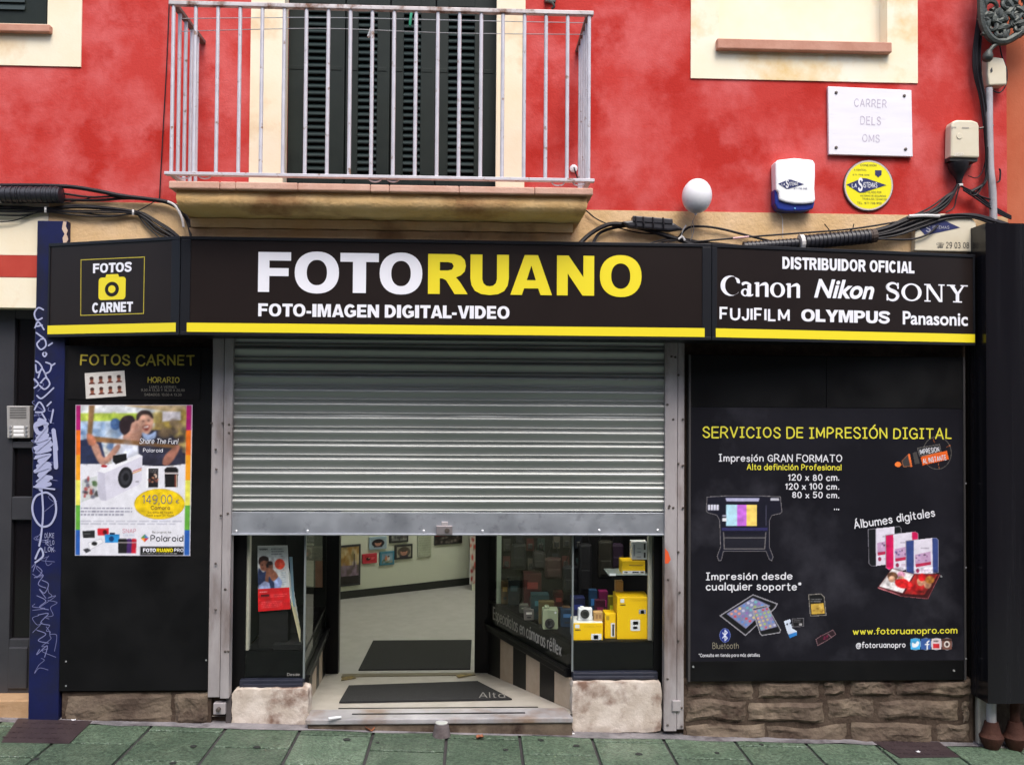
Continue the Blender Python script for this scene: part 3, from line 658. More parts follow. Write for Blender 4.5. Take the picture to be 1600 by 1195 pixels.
marks('graffiti', S, [[(66, 658), (56, 664), (60, 676), (72, 674), (70, 660), (62, 656)], [(60, 684), (74, 680), (60, 692), (78, 690)], [(56, 700), (80, 694), (58, 706), (78, 702)], [(84, 672), (88, 702)], [(58, 714), (76, 712), (62, 720), (78, 726), (60, 728)], [(56, 736), (78, 732), (62, 742), (80, 746)], [(60, 752), (76, 748), (58, 760), (78, 756)], [(66, 730), (64, 764)], [(86, 690), (88, 730)]], .023, M['graf'], pil, lift=.003)
q = [(67, 770), (56, 776), (51, 792), (55, 810), (66, 822), (80, 818), (88, 800), (86, 780), (76, 770)]
marks('graffiti', S, [q], .011, M['graf'], pil, lift=.0045, closed=True); marks('graffiti', S, [[(66, 766), (68, 800), (65, 836), (62, 852)], [(56, 872), (64, 856), (68, 868), (56, 878)]], .010, M['graf'], pil, lift=.0055)
for i, t_ in enumerate(('DUKE', 'TE LO', 'LOK')): lettering('graffiti', S, t_, (70, 832+i*11, 85, 840+i*11), .8, M['graf'], pil, hand=True, jit=.5)
marks('graffiti', S, [[(50, 886), (56, 880), (52, 892)], [(58, 884), (66, 892), (58, 902)], [(54, 902), (68, 898), (60, 912), (72, 918)], [(66, 906), (76, 912), (70, 926), (62, 920), (72, 934)], [(58, 930), (72, 938), (62, 948), (76, 952)], [(60, 960), (76, 958), (64, 972), (78, 976)], [(58, 984), (72, 990), (60, 1000), (76, 1004)], [(62, 1014), (58, 1022), (74, 1008), (70, 1026)]], .0045, M['graf2'], pil)
rg = random.Random(21); fine = []
for k_ in range(26):
    x0, y0 = rg.uniform(53, 80), rg.uniform(560, 1030); fine.append([(x0, y0)]+[(min(91, max(51, x0+rg.uniform(-14, 16))), y0+i*rg.uniform(3, 8)) for i in range(1, rg.randint(3, 6))])
marks('graffiti', S, fine, .0028, M['graf2'], pil, lift=.0013)
marks('graffiti', S, [[(58, 666), (76, 662), (56, 690), (80, 684), (58, 704)], [(55, 716), (80, 710), (56, 736), (80, 730), (58, 752)], [(84, 640), (80, 660)], [(54, 760), (86, 764)]], .009, M['graf'], pil, lift=.0062)
# ---- street door left of the pilaster
S = FY(.10); dm = mat('dark_grey_door_paint', (.030, .030, .036), .45, c2=(.04, .04, .046), scale=5); dg = mat('dark_door_glass', (.006, .005, .006), .12)
d = MB(); u0, v0, u1, v1 = S.rect(-150, 481, 53, 1092)
cols = [S.uv(q, 800)[0] for q in (-150, -100, -30, 18, 49, 62)]
for a, b in ((0, 1), (2, 3), (4, 5)): d.sbox(S, cols[a], v0, cols[b], v1+.02, -.05, 0)
for t_, b_ in ((481, 498), (690, 700), (776, 812), (998, 1092)): 
    for a, b in ((1, 2), (3, 4)): d.sbox(S, cols[a], S.uv(30, b_)[1], cols[b], S.uv(30, t_)[1], -.049, -.001)
door = d.build('street_door', dm, bld, bevel=.004)
MB().sbox(S, cols[0]+.01, v0+.01, cols[5]-.01, v1, -.045, -.03).build('door_glass', dg, door)
MB().box(cols[3]+.003, cols[4]-.003, S.o.y-.012, S.o.y+.02, Z(30, 1075, .1), Z(30, 1010, .1)).build('door_panel', dm, door, bevel=.006)
MB().box(xl, px_l+.01, .16, .2, -.3, zlb+.05).build('door_recess', M['dark'], bld)
MB().box(xl, px_l+.02, -.03, .14, gz(-2.7)-.1, Z(25, 1094, -.03)).build('door_step', mat('ochre_step', (.34, .20, .10), .8, c2=(.42, .27, .15), scale=8, bump=.4), bld, bevel=.008)

# ---- right hand neighbour
nb = thing('neighbour_building', 'orange brown plastered house at the right edge beyond the drainpipe', 'building', (xr+1, .2, gz(3)))
MB().box(xr+.002, xr+5, .05, .3, -.5, ztop).build('plaster_wall', M['orange'], nb)

# ------------------------------------------------------------------ balcony
bal = thing('balcony', 'balcony on a moulded ochre corbel with silver bars before the green door', 'balcony', (X(600, 300), -.25, dz0-.1))
yF = -.55; bx0, bx1 = X(263, 290, yF), X(927, 295, yF); bt, bb = Z(600, 287.5, yF), Z(600, 300, yF)
sl_ = MB(); r = random.Random(3); xs = [bx0+(bx1-bx0)*q for q in (0, .118, .155, .30, .47, .515, .68, .86, 1)]
for a, b in zip(xs, xs[1:]): sl_.box(a+.0006, b-.0006, yF+r.uniform(0, .006), -.006, bb+r.uniform(0, .002), bt-r.uniform(0, .004))
sl_.build('slab', M['pinkstone'], bal, bevel=.006)
prof = [(300, -.49, 278, 915), (300.5, -.505, 277, 916), (306, -.517, 276, 917), (313, -.522, 275, 918), (320, -.518, 276, 917), (327, -.503, 278, 915), (333, -.475, 282, 911), (338, -.435, 287, 906), (341.5, -.37, 293, 900), (None, -.29, 300, 893), (345, -.29, 300, 893), 'split', (345, -.318, 298, 895), (345.3, -.326, 297.5, 895.5), (352, -.326, 297.5, 895.5), (359, -.323, 298, 895), (None, -.275, 302, 891), (362.5, -.275, 302, 891), (None, -.304, 300, 893), (370, -.304, 300, 893), (402, -.302, 300, 893), (404, -.004, 320, 870)]
lz = 0
cb = MB(); rings = []
cb2 = MB(); cur = cb
for q_ in prof:
    if q_ == 'split': cur = cb2; continue
    py, y, xa, xb = q_
    z = Z(600, py, y) if py else lz
    lz = z; py = py or 7; a, b = X(xa, py, y), X(xb, py, y); base = len(cur.v); n = 24
    cur.v += [Vector((a, -.004, z))]+[Vector((a+(b-a)*i/n, y+(.002*math.sin(i*1.7+py)), z+.002*math.sin(i*2.3+py*.3))) for i in range(n+1)]+[Vector((b, -.004, z))]; rings.append((base, n+3, cur))
for (p, n, c1), (q, _, c2) in zip(rings, rings[1:]):
    if c1 is c2: c1.f += [(q+i, q+i+1, p+i+1, p+i) for i in range(n-1)]
cb.f += [tuple(range(rings[0][1]))]
cb.build('corbel', M['corbel'], bal, smooth='auto'); cb2.build('corbel_moulding', mat('corbel_fascia_stucco', (.66, .40, .20), .92, c2=(.72, .49, .29), scale=5, bump=.5, bscale=60, c3=(.30, .16, .085), s3=2.6, lo3=.50, hi3=.66, spec=.1), bal)
S = FY(-.5); ty0, ty1 = S.uv(268, 7)[1], S.uv(922, 20.5)[1]; tz = (ty0+ty1)/2; bz = (S.uv(268, 271)[1]+S.uv(922, 283.5)[1])/2; rx0, rx1 = S.uv(269.5, 140)[0], S.uv(920, 150)[0]
MB().box(rx0-.022, rx1+.022, -.516, -.484, tz-.012, tz+.010).build('top_rail', M['rustmetal'], bal, bevel=.003)
MB().box(rx0-.03, rx1+.03, -.518, -.482, bz-.008, bz+.008).build('bottom_rail', M['railmetal'], bal, bevel=.002)
for xx in (rx0, rx1):
    MB().box(xx-.016, xx+.016, -.484, -.0, tz-.011, tz+.009).build('side_rail', mat('rusty_dark_rail', (.09, .06, .05), .7, c2=(.2, .15, .14), scale=20), bal, bevel=.003)
    MB().box(xx-.014, xx+.014, -.482, -.0, bz-.007, bz+.007).build('side_rail', M['railmetal'], bal, bevel=.002)
bars = [(rx0+(rx1-rx0)*i/19, -.5) for i in range(20)]+[(xx, y) for xx in (rx0, rx1) for y in (-.40, -.30, -.20, -.10)]
for x, y in bars: MB().tube([(x, y, bz), (x, y, tz-.011)], .0098, 8).build('baluster', M['railmetal'], bal, smooth='auto')
for px in (287, 320, 586, 614, 872, 905):
    c = S.hit(px, 277 if px < 500 else 282 if px < 700 else 288); MB().tube([c+Vector((.032*math.cos(t), -.0, -.018*math.sin(t)+.01)) for t in [math.pi*k/10 for k in range(11)]], .004, 6).build('scroll_foot', M['railmetal'], bal)

# ------------------------------------------------------------------ shop interior (structure)
zs_ = Z(690, 1123, -.09); TH = 1.24; zin = Z(640, 1051, TH)
FL = Surf((0, zin*0, zin), (1, 0, 0), (0, 1, 0))
rx0i, rx1i, ryb, rzt = -2.3, 2.8, 6.2, 2.75
MB().add([(rx0i, TH, zin), (rx1i, TH, zin), (rx1i, ryb, zin), (rx0i, ryb, zin)], [(0, 1, 2, 3)]).build('floor', M['floor_in'])['kind'] = 'structure'
# floor of the entrance recess, falling gently inwards
RF = Surf((0, -.02, zs_), (1, 0, 0), (0, TH+.02, zin-zs_))
MB().add([(-1.5, -.02, zs_), (1.3, -.02, zs_), (1.3, TH, zin+.001), (-1.5, TH, zin+.001)], [(0, 1, 2, 3)]).build('entrance_floor', mat('entrance_beige_floor', (.36, .33, .29), .5, c2=(.43, .40, .36), scale=9))['kind'] = 'structure'
wa, wb_ = FL.hit(530, 936), FL.hit(732, 913); wd_ = (wb_-wa).normalized(); 
IW = Surf(wa, wd_, (0, 0, 1)); u_end = IW.uv(733, 900)[0]
mb = MB().sbox(IW, -3, -.02, u_end, 3.0, -.08, 0); mb.build('back_wall', M['wall_in'])['kind'] = 'structure'
mb = MB().sbox(IW, -3, 0, u_end, IW.uv(640, 912)[1], 0, .012); o = mb.build('skirting_board', mat('dark_skirting', (.02, .022, .018), .6)); o['kind'] = 'structure'
mb = MB(); mb.box(rx0i-.05, rx0i, .06, ryb, -.5, rzt); mb.box(rx1i, rx1i+.05, .06, ryb, -.5, rzt); mb.box(rx0i, rx1i, ryb, ryb+.05, -.5, rzt); mb.build('side_wall', M['wall_in'])['kind'] = 'structure'
mb = MB(); mb.box(rx0i-.1, rx1i+.1, .06, ryb+.1, rzt, rzt+.1); mb.build('ceiling', mat('shop_ceiling', (.6, .6, .55), .8))['kind'] = 'structure'
lamp = thing('added_ceiling_lamp', 'lit ceiling tube lamp inside the shop behind the half shut shutter', 'ceiling lamp', (.2, 3.0, rzt-.03))  # tube lamp out of view, added because the interior stayed too dark
MB().box(-.5, .9, 2.95, 3.05, rzt-.06, rzt-.001).build('housing', M['whitep'], lamp)
MB().box(-.48, .88, 2.96, 3.04, rzt-.085, rzt-.061).build('tube', emis('added_ceiling_light', (1, 1, .93), 35), lamp)

# ------------------------------------------------------------------ marble step, mats
st = thing('marble_step', 'worn white marble doorstep with two black anti slip strips', 'doorstep', (X(690, 1120), -.1, gz(0)))
SF = FY(-.09); sx0, sx1 = SF.uv(477, 1131)[0], SF.uv(896, 1122)[0]; zt0 = zs_+.004
MB().add([(sx0, -.09, zt0-.032), (sx1, -.09, zt0-.032), (sx1-.03, .075, zt0-.032), (sx0+.0, .075, zt0-.032), (sx0, -.09, zt0), (sx1, -.09, zt0), (sx1-.03, .075, zt0), (sx0, .075, zt0)],
         [(0, 3, 2, 1), (4, 5, 6, 7), (0, 1, 5, 4), (1, 2, 6, 5), (2, 3, 7, 6), (3, 0, 4, 7)]).build('tread', M['marble'], st, bevel=.007)
MB().box(sx0+.01, sx1-.004, -.078, .04, gz(1)-.06, zt0-.033).build('riser', M['stone'], st, bevel=.006)
TP = Surf((0, 0, zt0), (1, 0, 0), (0, 1, 0))
for (x0, y0, x1, y1) in ((527, 1110.5, 840, 1101), (549, 1118.5, 820, 1110.5)):
    ya, yb = TP.uv(x0, y0), TP.uv(x1, y1); ya = (ya[0], (ya[1]+yb[1])/2); yb = (yb[0], ya[1])
    q = MB(); q.poly(TP, [(ya[0], ya[1]-.007), (yb[0], yb[1]-.007), (yb[0], yb[1]+.007), (ya[0], ya[1]+.007)], .001, .003); q.build('grip_strip', M['blackframe'], st)
dmat = thing('door_mat', 'black rubber mat in the entrance recess just behind the marble doorstep', 'door mat', RF.hit(650, 1080))
MB().poly(RF, [RF.uv(*p) for p in ((530, 1099), (800, 1094), (746, 1066), (545, 1073))], .003, .012).build('rubber_sheet', M['mat'], dmat)
lettering('lettering', RF, 'Alta', (748, 1084, 789, 1093.5), .7, mat('pale_mat_letters', (.2, .19, .18), .8), dmat, lift=.0135)
im = thing('door_mat', 'dark grey carpet mat lying on the floor inside the shop', 'door mat', FL.hit(650, 1020))
MB().poly(FL, [FL.uv(*p) for p in ((560, 1047.5), (735, 1046), (737, 1000.5), (583, 1001.5))], .001, .008).build('carpet', M['mat'], im)
th = thing('threshold_strip', 'metal threshold strip with worn yellow marks at the inner doorway', 'threshold', RF.hit(640, 1055))
MB().poly(RF, [RF.uv(*p) for p in ((533, 1058), (743, 1055), (742, 1051), (535, 1053.5))], .001, .006).build('strip', mat('brass_strip', (.20, .17, .12), .4, .6), th)
MB().poly(RF, [RF.uv(*p) for p in ((533, 1064), (556, 1060), (552, 1056.5), (534, 1059))], .003, .0065).build('warning_mark', mat('worn_yellow', (.30, .20, .03), .6, c2=(.06, .05, .03), scale=40), th); MB().poly(RF, [RF.uv(*p) for p in ((716, 1060), (740, 1055.5), (726, 1053.5), (712, 1056))], .0068, .0085).build('warning_mark', MATS['worn_yellow'], th)
# ------------------------------------------------------------------ roller shutter
shu = thing('roller_shutter', 'half raised galvanised roller shutter between grey guide rails', 'roller shutter', (X(700, 800), -.04, Z(700, 834, -.04)))
S = FY(-.02); u0, u1 = S.uv(357, 700)[0], S.uv(1043, 700)[0]; z0, z1 = S.uv(700, 799)[1], S.uv(700, 520)[1]; pitch = (S.uv(700, 798)[1]-S.uv(700, 540)[1])/-12.05
prof = []; z = z0; prof_p = [(0, .000), (.02, .0), (.06, .006), (.10, .0085), (.14, .006), (.18, .0005), (.26, .001), (.36, .003), (.46, .0065), (.56, .0105), (.64, .0132), (.72, .0142), (.79, .0128), (.85, .009), (.89, .004), (.92, -.001)]
mb = MB(); n = 0
nsl = int((z1-z0)/pitch)+2
pts = [(z0+pitch*(k+a), l) for k in range(nsl) for a, l in prof_p]
NS = 36; rw = random.Random(9); den = [(rw.uniform(u0, u1), rw.uniform(z0, z1), rw.uniform(.05, .16), rw.uniform(-.004, .002)) for _ in range(16)]; off = [rw.uniform(-.0012, .0012) for _ in range(nsl+1)]; tl = [rw.uniform(-.0012, .0012) for _ in range(nsl+1)]
for ip, (a, l) in enumerate(pts):
    k_ = ip//len(prof_p)
    for j in range(NS+1):
        f_ = j/NS; u = u0+(u1-u0)*f_; d = sum(h_*math.exp(-((u-x)**2+(a-y)**2)/r_**2) for x, y, r_, h_ in den)
        mb.v.append(S.p(u, a+tl[k_]*(f_-.5)+.0006*math.sin(f_*9+k_*1.7), l+d+off[k_]+.0005*math.sin(f_*23+k_*2.3)))
mb.f = [(i*(NS+1)+j, i*(NS+1)+j+1, (i+1)*(NS+1)+j+1, (i+1)*(NS+1)+j) for i in range(len(pts)-1) for j in range(NS)]
sc_ = mb.build('slat_curtain', M['galv'], shu, smooth='auto')
bz0, bz1 = S.uv(700, 834.5)[1], S.uv(700, 800)[1]
bar = MB(); bar.sbox(S, u0+.002, bz0, u1-.002, bz1, -.012, .010); bar.sbox(S, u0+.002, bz0-.004, u1-.002, bz0+.006, -.016, .022); bar = bar.build('bottom_bar', M['galvflat'], shu, bevel=.002)
for px in (370, 481, 662, 754, 936, 1027):
    c = S.hit(px, 829 if px < 900 else 828); c.y = -.031; MB().lathe(c, (0, -1, 0), [(0, .0075), (.003, .0075), (.005, .004)], 10).build('bolt', M['boltl'], bar)
lk = MB(); a = S.rect(682, 820, 707, 834); lk.sbox(S, *a, .011, .034); lk = lk.build('lock', mat('lock_metal', (.30, .27, .28), .45, .6), bar, bevel=.003)
c = S.hit(699, 827); c.y = -.055; MB().lathe(c, (0, -1, 0), [(0, .014), (.004, .014), (.005, .011)], 16).build('keyhole', M['boltm'], lk)
a = S.rect(690, 814, 700, 821); MB().sbox(S, *a, .011, .024).build('latch', M['guide'], lk, bevel=.003)
def guide(parts, bolts, foot=None):
    for (xa, ya, xb, yb, d) in parts:
        S = FY(-d); g = MB(); a = S.rect(xa, ya, xb, yb); g.sbox(S, *a, -d-.01, 0); q = g.build('guide_rail', M['guide'], shu, bevel=.003)
    for (bx, by) in bolts:
        c = S.hit(bx, by); MB().lathe(c, (0, -1, 0), [(0, .007), (.003, .007), (.005, .0045)], 8).build('bolt', M['boltm'], q)
    return q
guide([(328.5, 528, 347, 1089, .045), (347.5, 528, 361, 1091, .055)], [(331, 661), (337, 702), (338, 733), (345, 805), (356, 802), (348, 661), (358, 663), (358, 676), (337, 880), (352, 920), (352, 1017), (357, 1017), (337, 952)])
S = FY(-.05); g = MB(); g.pbox(S, 333, 1098, 352, 1116, -.05, 0); g.build('rail_foot', M['guide'], shu, bevel=.004); c = S.hit(342, 1107); MB().lathe(c, (0, -1, 0), [(0, .012), (.02, .012), (.022, .006)], 12).build('bolt', M['boltm'], shu)
MB().pbox(FY(-.03), 353, 1090, 361, 1132, -.03, 0).build('rail_foot', mat('dirty_dark_rail', (.06, .05, .05), .7), shu)
guide([(1058.5, 535, 1069, 1139, .045), (1038.5, 535, 1058, 1142, .05)], [(1049, 557), (1055, 558), (1060, 586), (1043, 632), (1052, 655), (1067, 655), (1060, 724), (1067, 727), (1046, 790), (1052, 793), (1067, 793), (1045, 793), (1060, 862), (1044, 905), (1060, 1000), (1043, 1060), (1065, 1105), (1065, 1134), (1043, 1132), (1062, 925)])
S = FY(-.0503); q = sheet('paint_splash', S, [(1039, 856), (1044, 862), (1048, 874), (1044, 880), (1039, 880)], mat('orange_paint', (.7, .09, .02), .5), shu, 0, .0008)
S = FY(-.051); MB().pbox(S, 1050, 1093, 1063, 1110, 0, .012).build('latch', M['guide'], shu, bevel=.004)

# ------------------------------------------------------------------ shop sign in three angled panels
yc, ye_l, ye_r = -.34, -.05, -.12
Cs = FY(yc); cu0, cu1 = Cs.uv(283, 450)[0], Cs.uv(1111, 455)[0]
s_t = (Cs.uv(300, 369)[1]+Cs.uv(1105, 384.5)[1])/2; s_b = (Cs.uv(300, 523)[1]+Cs.uv(1105, 530)[1])/2
sign = thing('shop_sign', 'long black shop sign in three angled panels with big letters and a yellow stripe', 'shop sign', ((cu0+cu1)/2, yc, s_b))
ex_l, ex_r = X(77, 450, ye_l), X(1522, 460, ye_r)
Ls = Surf((ex_l, ye_l, 0), (cu0-ex_l, yc-ye_l, 0), (0, 0, 1)); Rs = Surf((cu1, yc, 0), (ex_r-cu1, ye_r-yc, 0), (0, 0, 1))
Lw = math.hypot(cu0-ex_l, yc-ye_l); Rw = math.hypot(ex_r-cu1, ye_r-yc)
body = MB(); pts = [(ex_l, ye_l), (cu0, yc), (cu1, yc), (ex_r, ye_r), (ex_r, -.008), (ex_l, -.008)]
n = 6; body.v = [Vector((x, y, s_b)) for x, y in pts]+[Vector((x, y, s_t)) for x, y in pts]
body.f = [list(range(n))[::-1], list(range(n, 2*n))]+[[i, (i+1) % n, n+(i+1) % n, n+i] for i in range(n)]
body.build('sign_body', M['signframe'], sign)
PAN = []
for S, a, b, p0, p1 in ((Ls, 0, Lw, .012, .055), (Cs, cu0, cu1, .05, .05), (Rs, 0, Rw, .03, .012)):
    f = MB(); t_ = .014
    f.sbox(S, a+.001, s_t-t_, b-.001, s_t+.004, .0005, .012); f.sbox(S, a+.001, s_b-.004, b-.001, s_b+t_, .0005, .012)
    f.sbox(S, a+.001, s_b+t_, a+p0, s_t-t_, .0005, .0115); f.sbox(S, b-p1, s_b+t_, b-.001, s_t-t_, .0005, .0115); f.build('sign_frame', M['signframe'], sign, bevel=.002)
    q = MB().sbox(S, a+p0, s_b+t_, b-p1, s_t-t_, .0005, .006).build('sign_panel', M['signblack'], sign); PAN.append(q)
PL, PC, PR = PAN
zs0 = (Cs.uv(300, 520)[1]+Cs.uv(1100, 525.5)[1])/2; zs1 = (Cs.uv(300, 505.5)[1]+Cs.uv(1100, 512)[1])/2
MB().sbox(Ls, .006, zs0, Ls.uv(277, 515)[0], zs1, .0121, .0135).build('yellow_stripe', M['yellow'], PL)
MB().sbox(Cs, Cs.uv(293, 513)[0], zs0, Cs.uv(1100, 518)[0], zs1, .0121, .0135).build('yellow_stripe', M['yellow'], PC)
MB().sbox(Rs, Rs.uv(1117, 518)[0], zs0, Rw-.006, zs1, .0121, .0135).build('yellow_stripe', M['yellow'], PR)
# heavy capitals as outlines
def ring(ai, bi, n=36): return [(.5+.5*math.cos(2*math.pi*k/n), .5+.5*math.sin(2*math.pi*k/n)) for k in range(n)], [(.5+ai*math.cos(-2*math.pi*k/n), .5+bi*math.sin(-2*math.pi*k/n)) for k in range(n)]
def sup(p, e=.9): return [(.5+math.copysign(abs(2*(x-.5))**e, x-.5)/2, .5+math.copysign(abs(2*(y-.5))**e, y-.5)/2) for x, y in p]
oo, oi = ring(.215, .29)
HV = {'F': [[(0, 0), (.34, 0), (.34, .40), (.93, .40), (.93, .60), (.34, .60), (.34, .79), (1, .79), (1, 1), (0, 1)]],
      'O': [sup(oo), sup(oi, .92)], 'T': [[(.33, 0), (.67, 0), (.67, .78), (1, .78), (1, 1), (0, 1), (0, .78), (.33, .78)]],
      'R': [[(0, 0), (.295, 0), (.295, .39), (.36, .39), (.45, .35), (.67, 0), (1, 0), (.80, .31), (.70, .42)]+[(.82, .47), (.92, .57), (.95, .71), (.92, .86), (.82, .96), (.66, 1.0)]+[(0, 1)],
            [(.295, .80), (.50, .80), (.60, .78), (.645, .70), (.60, .615), (.50, .59), (.295, .59)]],
      'U': [[(0, 1), (0, .40), (.03, .23), (.12, .09), (.28, .01), (.5, -.015), (.72, .01), (.88, .09), (.97, .23), (1, .40), (1, 1), (.69, 1), (.69, .38), (.66, .28), (.59, .22), (.5, .205), (.41, .22), (.34, .28), (.31, .38), (.31, 1)]],
      'A': [[(0, 0), (.275, 0), (.33, .165), (.67, .165), (.725, 0), (1, 0), (.66, 1), (.34, 1)], [(.39, .37), (.5, .74), (.61, .37)]],
      'N': [[(0, 0), (.29, 0), (.29, .55), (.69, 0), (1, 0), (1, 1), (.71, 1), (.71, .46), (.31, 1), (0, 1)]]}

# heavier set of capitals for the smaller lines
def arc_(cx, cy, rx, ry, a0, a1, n=14): return [(cx+rx*math.cos(R_(a0+(a1-a0)*k/n)), cy+ry*math.sin(R_(a0+(a1-a0)*k/n))) for k in range(n+1)]
HV.update({'I': [[(0, 0), (1, 0), (1, 1), (0, 1)]], '-': [[(0, .26), (1, .26), (1, .46), (0, .46)]],
 'E': [[(0, 0), (1, 0), (1, .21), (.37, .21), (.37, .40), (.92, .40), (.92, .60), (.37, .60), (.37, .79), (.98, .79), (.98, 1), (0, 1)]],
 'L': [[(0, 0), (1, 0), (1, .23), (.42, .23), (.42, 1), (0, 1)]],
 'M': [[(0, 0), (.25, 0), (.25, .66), (.41, 0), (.59, 0), (.75, .66), (.75, 0), (1, 0), (1, 1), (.65, 1), (.5, .42), (.35, 1), (0, 1)]],
 'V': [[(.34, 0), (.66, 0), (1, 1), (.70, 1), (.5, .30), (.30, 1), (0, 1)]],
 'Y': [[(.35, 0), (.65, 0), (.65, .40), (1, 1), (.68, 1), (.5, .64), (.32, 1), (0, 1), (.35, .40)]],
 'D': [[(0, 0), (.45, 0)]+arc_(.45, .5, .55, .5, -90, 90)[1:]+[(0, 1)], [(.31, .22), (.31, .78)]+arc_(.42, .5, .26, .28, 90, -90)],
 'P': [[(0, 0), (.33, 0), (.33, .36), (.55, .36)]+arc_(.58, .68, .42, .32, -90, 90)+[(0, 1)], [(.33, .57), (.33, .80), (.52, .80)]+arc_(.52, .685, .13, .115, 90, -90)],
 'B': [[(0, 0), (.60, 0)]+arc_(.64, .285, .36, .285, -80, 70)+arc_(.60, .74, .34, .26, -50, 90)+[(0, 1)], [(.31, .19), (.31, .42), (.52, .42)]+arc_(.55, .305, .10, .115, 90, -90), [(.31, .60), (.31, .81), (.50, .81)]+arc_(.52, .705, .10, .105, 90, -90)],
 'C': [arc_(.5, .5, .5, .515, 38, 322, 30)+arc_(.52, .5, .23, .29, 315, 45, 24)],
 'G': [arc_(.5, .5, .5, .515, 40, 300, 28)+[(.84, .08), (1, .16), (1, .55), (.54, .55), (.54, .36), (.71, .36), (.71, .27)]+arc_(.52, .5, .23, .29, 300, 45, 22)]})
def s_out():
    q = cat([(.93, .73), (.80, .87), (.5, .90), (.20, .85), (.15, .70), (.30, .58), (.60, .49), (.83, .38), (.84, .22), (.62, .10), (.38, .10), (.18, .17), (.07, .32)], 4); A, B = [], []
    for i in range(len(q)):
        a, b = q[max(i-1, 0)], q[min(i+1, len(q)-1)]; d = math.hypot(b[0]-a[0], b[1]-a[1]); nx_, ny_ = -(b[1]-a[1])/d, (b[0]-a[0])/d
        A.append((q[i][0]+nx_*.13, q[i][1]+ny_*.115)); B.append((q[i][0]-nx_*.13, q[i][1]-ny_*.115))
    return [A+B[::-1]]
HV['S'] = s_out()
HW = {'F': .64, 'O': .83, 'T': .70, 'I': .28, 'M': .90, 'A': .80, 'G': .80, 'E': .64, 'N': .77, 'D': .75, 'L': .60, 'V': .80, 'S': .70, 'C': .78, 'R': .76, 'B': .74, 'U': .75, 'Y': .80, 'P': .70, '-': .32}
def heavy(S, text, box, m, parent, lift=.0065, gap=.075):
    x = 0; L = []
    for ch in text:
        if ch == ' ': x += .32; continue
        g = gap*(.3 if ch in 'ATVYL' else 1)
        L += [[(x+a*HW[ch], b) for a, b in lp] for lp in HV[ch]]; x += HW[ch]+g
    x -= g; return outline('lettering', S, [[(a/x, b) for a, b in lp] for lp in L], box, m, parent, lift=lift, thick=.001)
for ch, x0, x1, mm_ in (('F', 404, 455, 'whitev'), ('O', 461, 530, 'whitev'), ('T', 532, 592, 'whitev'), ('O', 593.5, 660, 'whitev'), ('R', 669, 731, 'yellow'), ('U', 735, 795, 'yellow'), ('A', 797.5, 862.5, 'yellow'), ('N', 870, 928, 'yellow'), ('O', 937, 1002, 'yellow')):
    k = ((x0+x1)/2-404)/598; ov = 1.6 if ch == 'O' else 0; outline('letter', Cs, HV[ch], (x0, 394.2+k*7-ov, x1, 456.3+k*7+ov), M[mm_], PC, lift=.0062, thick=.003)
heavy(Cs, 'FOTO-IMAGEN DIGITAL-VIDEO', (404, 476.5, 796, 496.5), M['whitev'], PC)
heavy(Ls, 'FOTOS', (147, 411, 207, 426), M['whitev'], PL)
heavy(Ls, 'CARNET', (145.5, 472.5, 209, 488), M['whitev'], PL)
# camera emblem and thin frame
marks('emblem_frame', Ls, [[(128, 406.5), (227, 402), (225.5, 490), (127.5, 493)]], .0045, mat('dull_yellow_line', (.45, .37, .03), .5), PL, lift=.0065, smooth=False, closed=True)
cu = lambda x, y: Ls.uv(x, y)
cx, cy = cu(176.5, 451); ce = 1
bodyp = []
bw, bh = (cu(198, 451)[0]-cu(156, 451)[0])/2, (cu(177, 434.5)[1]-cu(177, 469.5)[1])/2
for sx, sy, a0 in ((1, 1, 0), (-1, 1, 90), (-1, -1, 180), (1, -1, 270)):
    for k in range(5): t_ = R_(a0+k*22.5); bodyp.append((cx+sx*(bw-.018)+.018*math.cos(t_), cy-.0+sy*(bh-.018)+.018*math.sin(t_)))
MB().poly(Ls, bodyp, .0062, .0075).build('emblem', M['yellow'], PL)
hp = [(cx-bw*.5, cy+bh+.0004), (cx+bw*.5, cy+bh+.0004), (cx+bw*.42, cy+bh+.016), (cx-bw*.42, cy+bh+.016)]
MB().poly(Ls, hp, .0062, .0075).build('emblem', M['yellow'], PL)
el = [(cx+bw*.52*math.cos(t_), cy-.004+bh*.66*math.sin(t_)) for t_ in [2*math.pi*k/28 for k in range(28)]]
MB().poly(Ls, el, .0076, .0082).build('emblem', M['signblack'], PL)
el = [(cx+bw*.27*math.cos(t_), cy-.004+bh*.34*math.sin(t_)) for t_ in [2*math.pi*k/28 for k in range(28)]]
MB().poly(Ls, el, .0083, .0088).build('emblem', M['yellow'], PL)
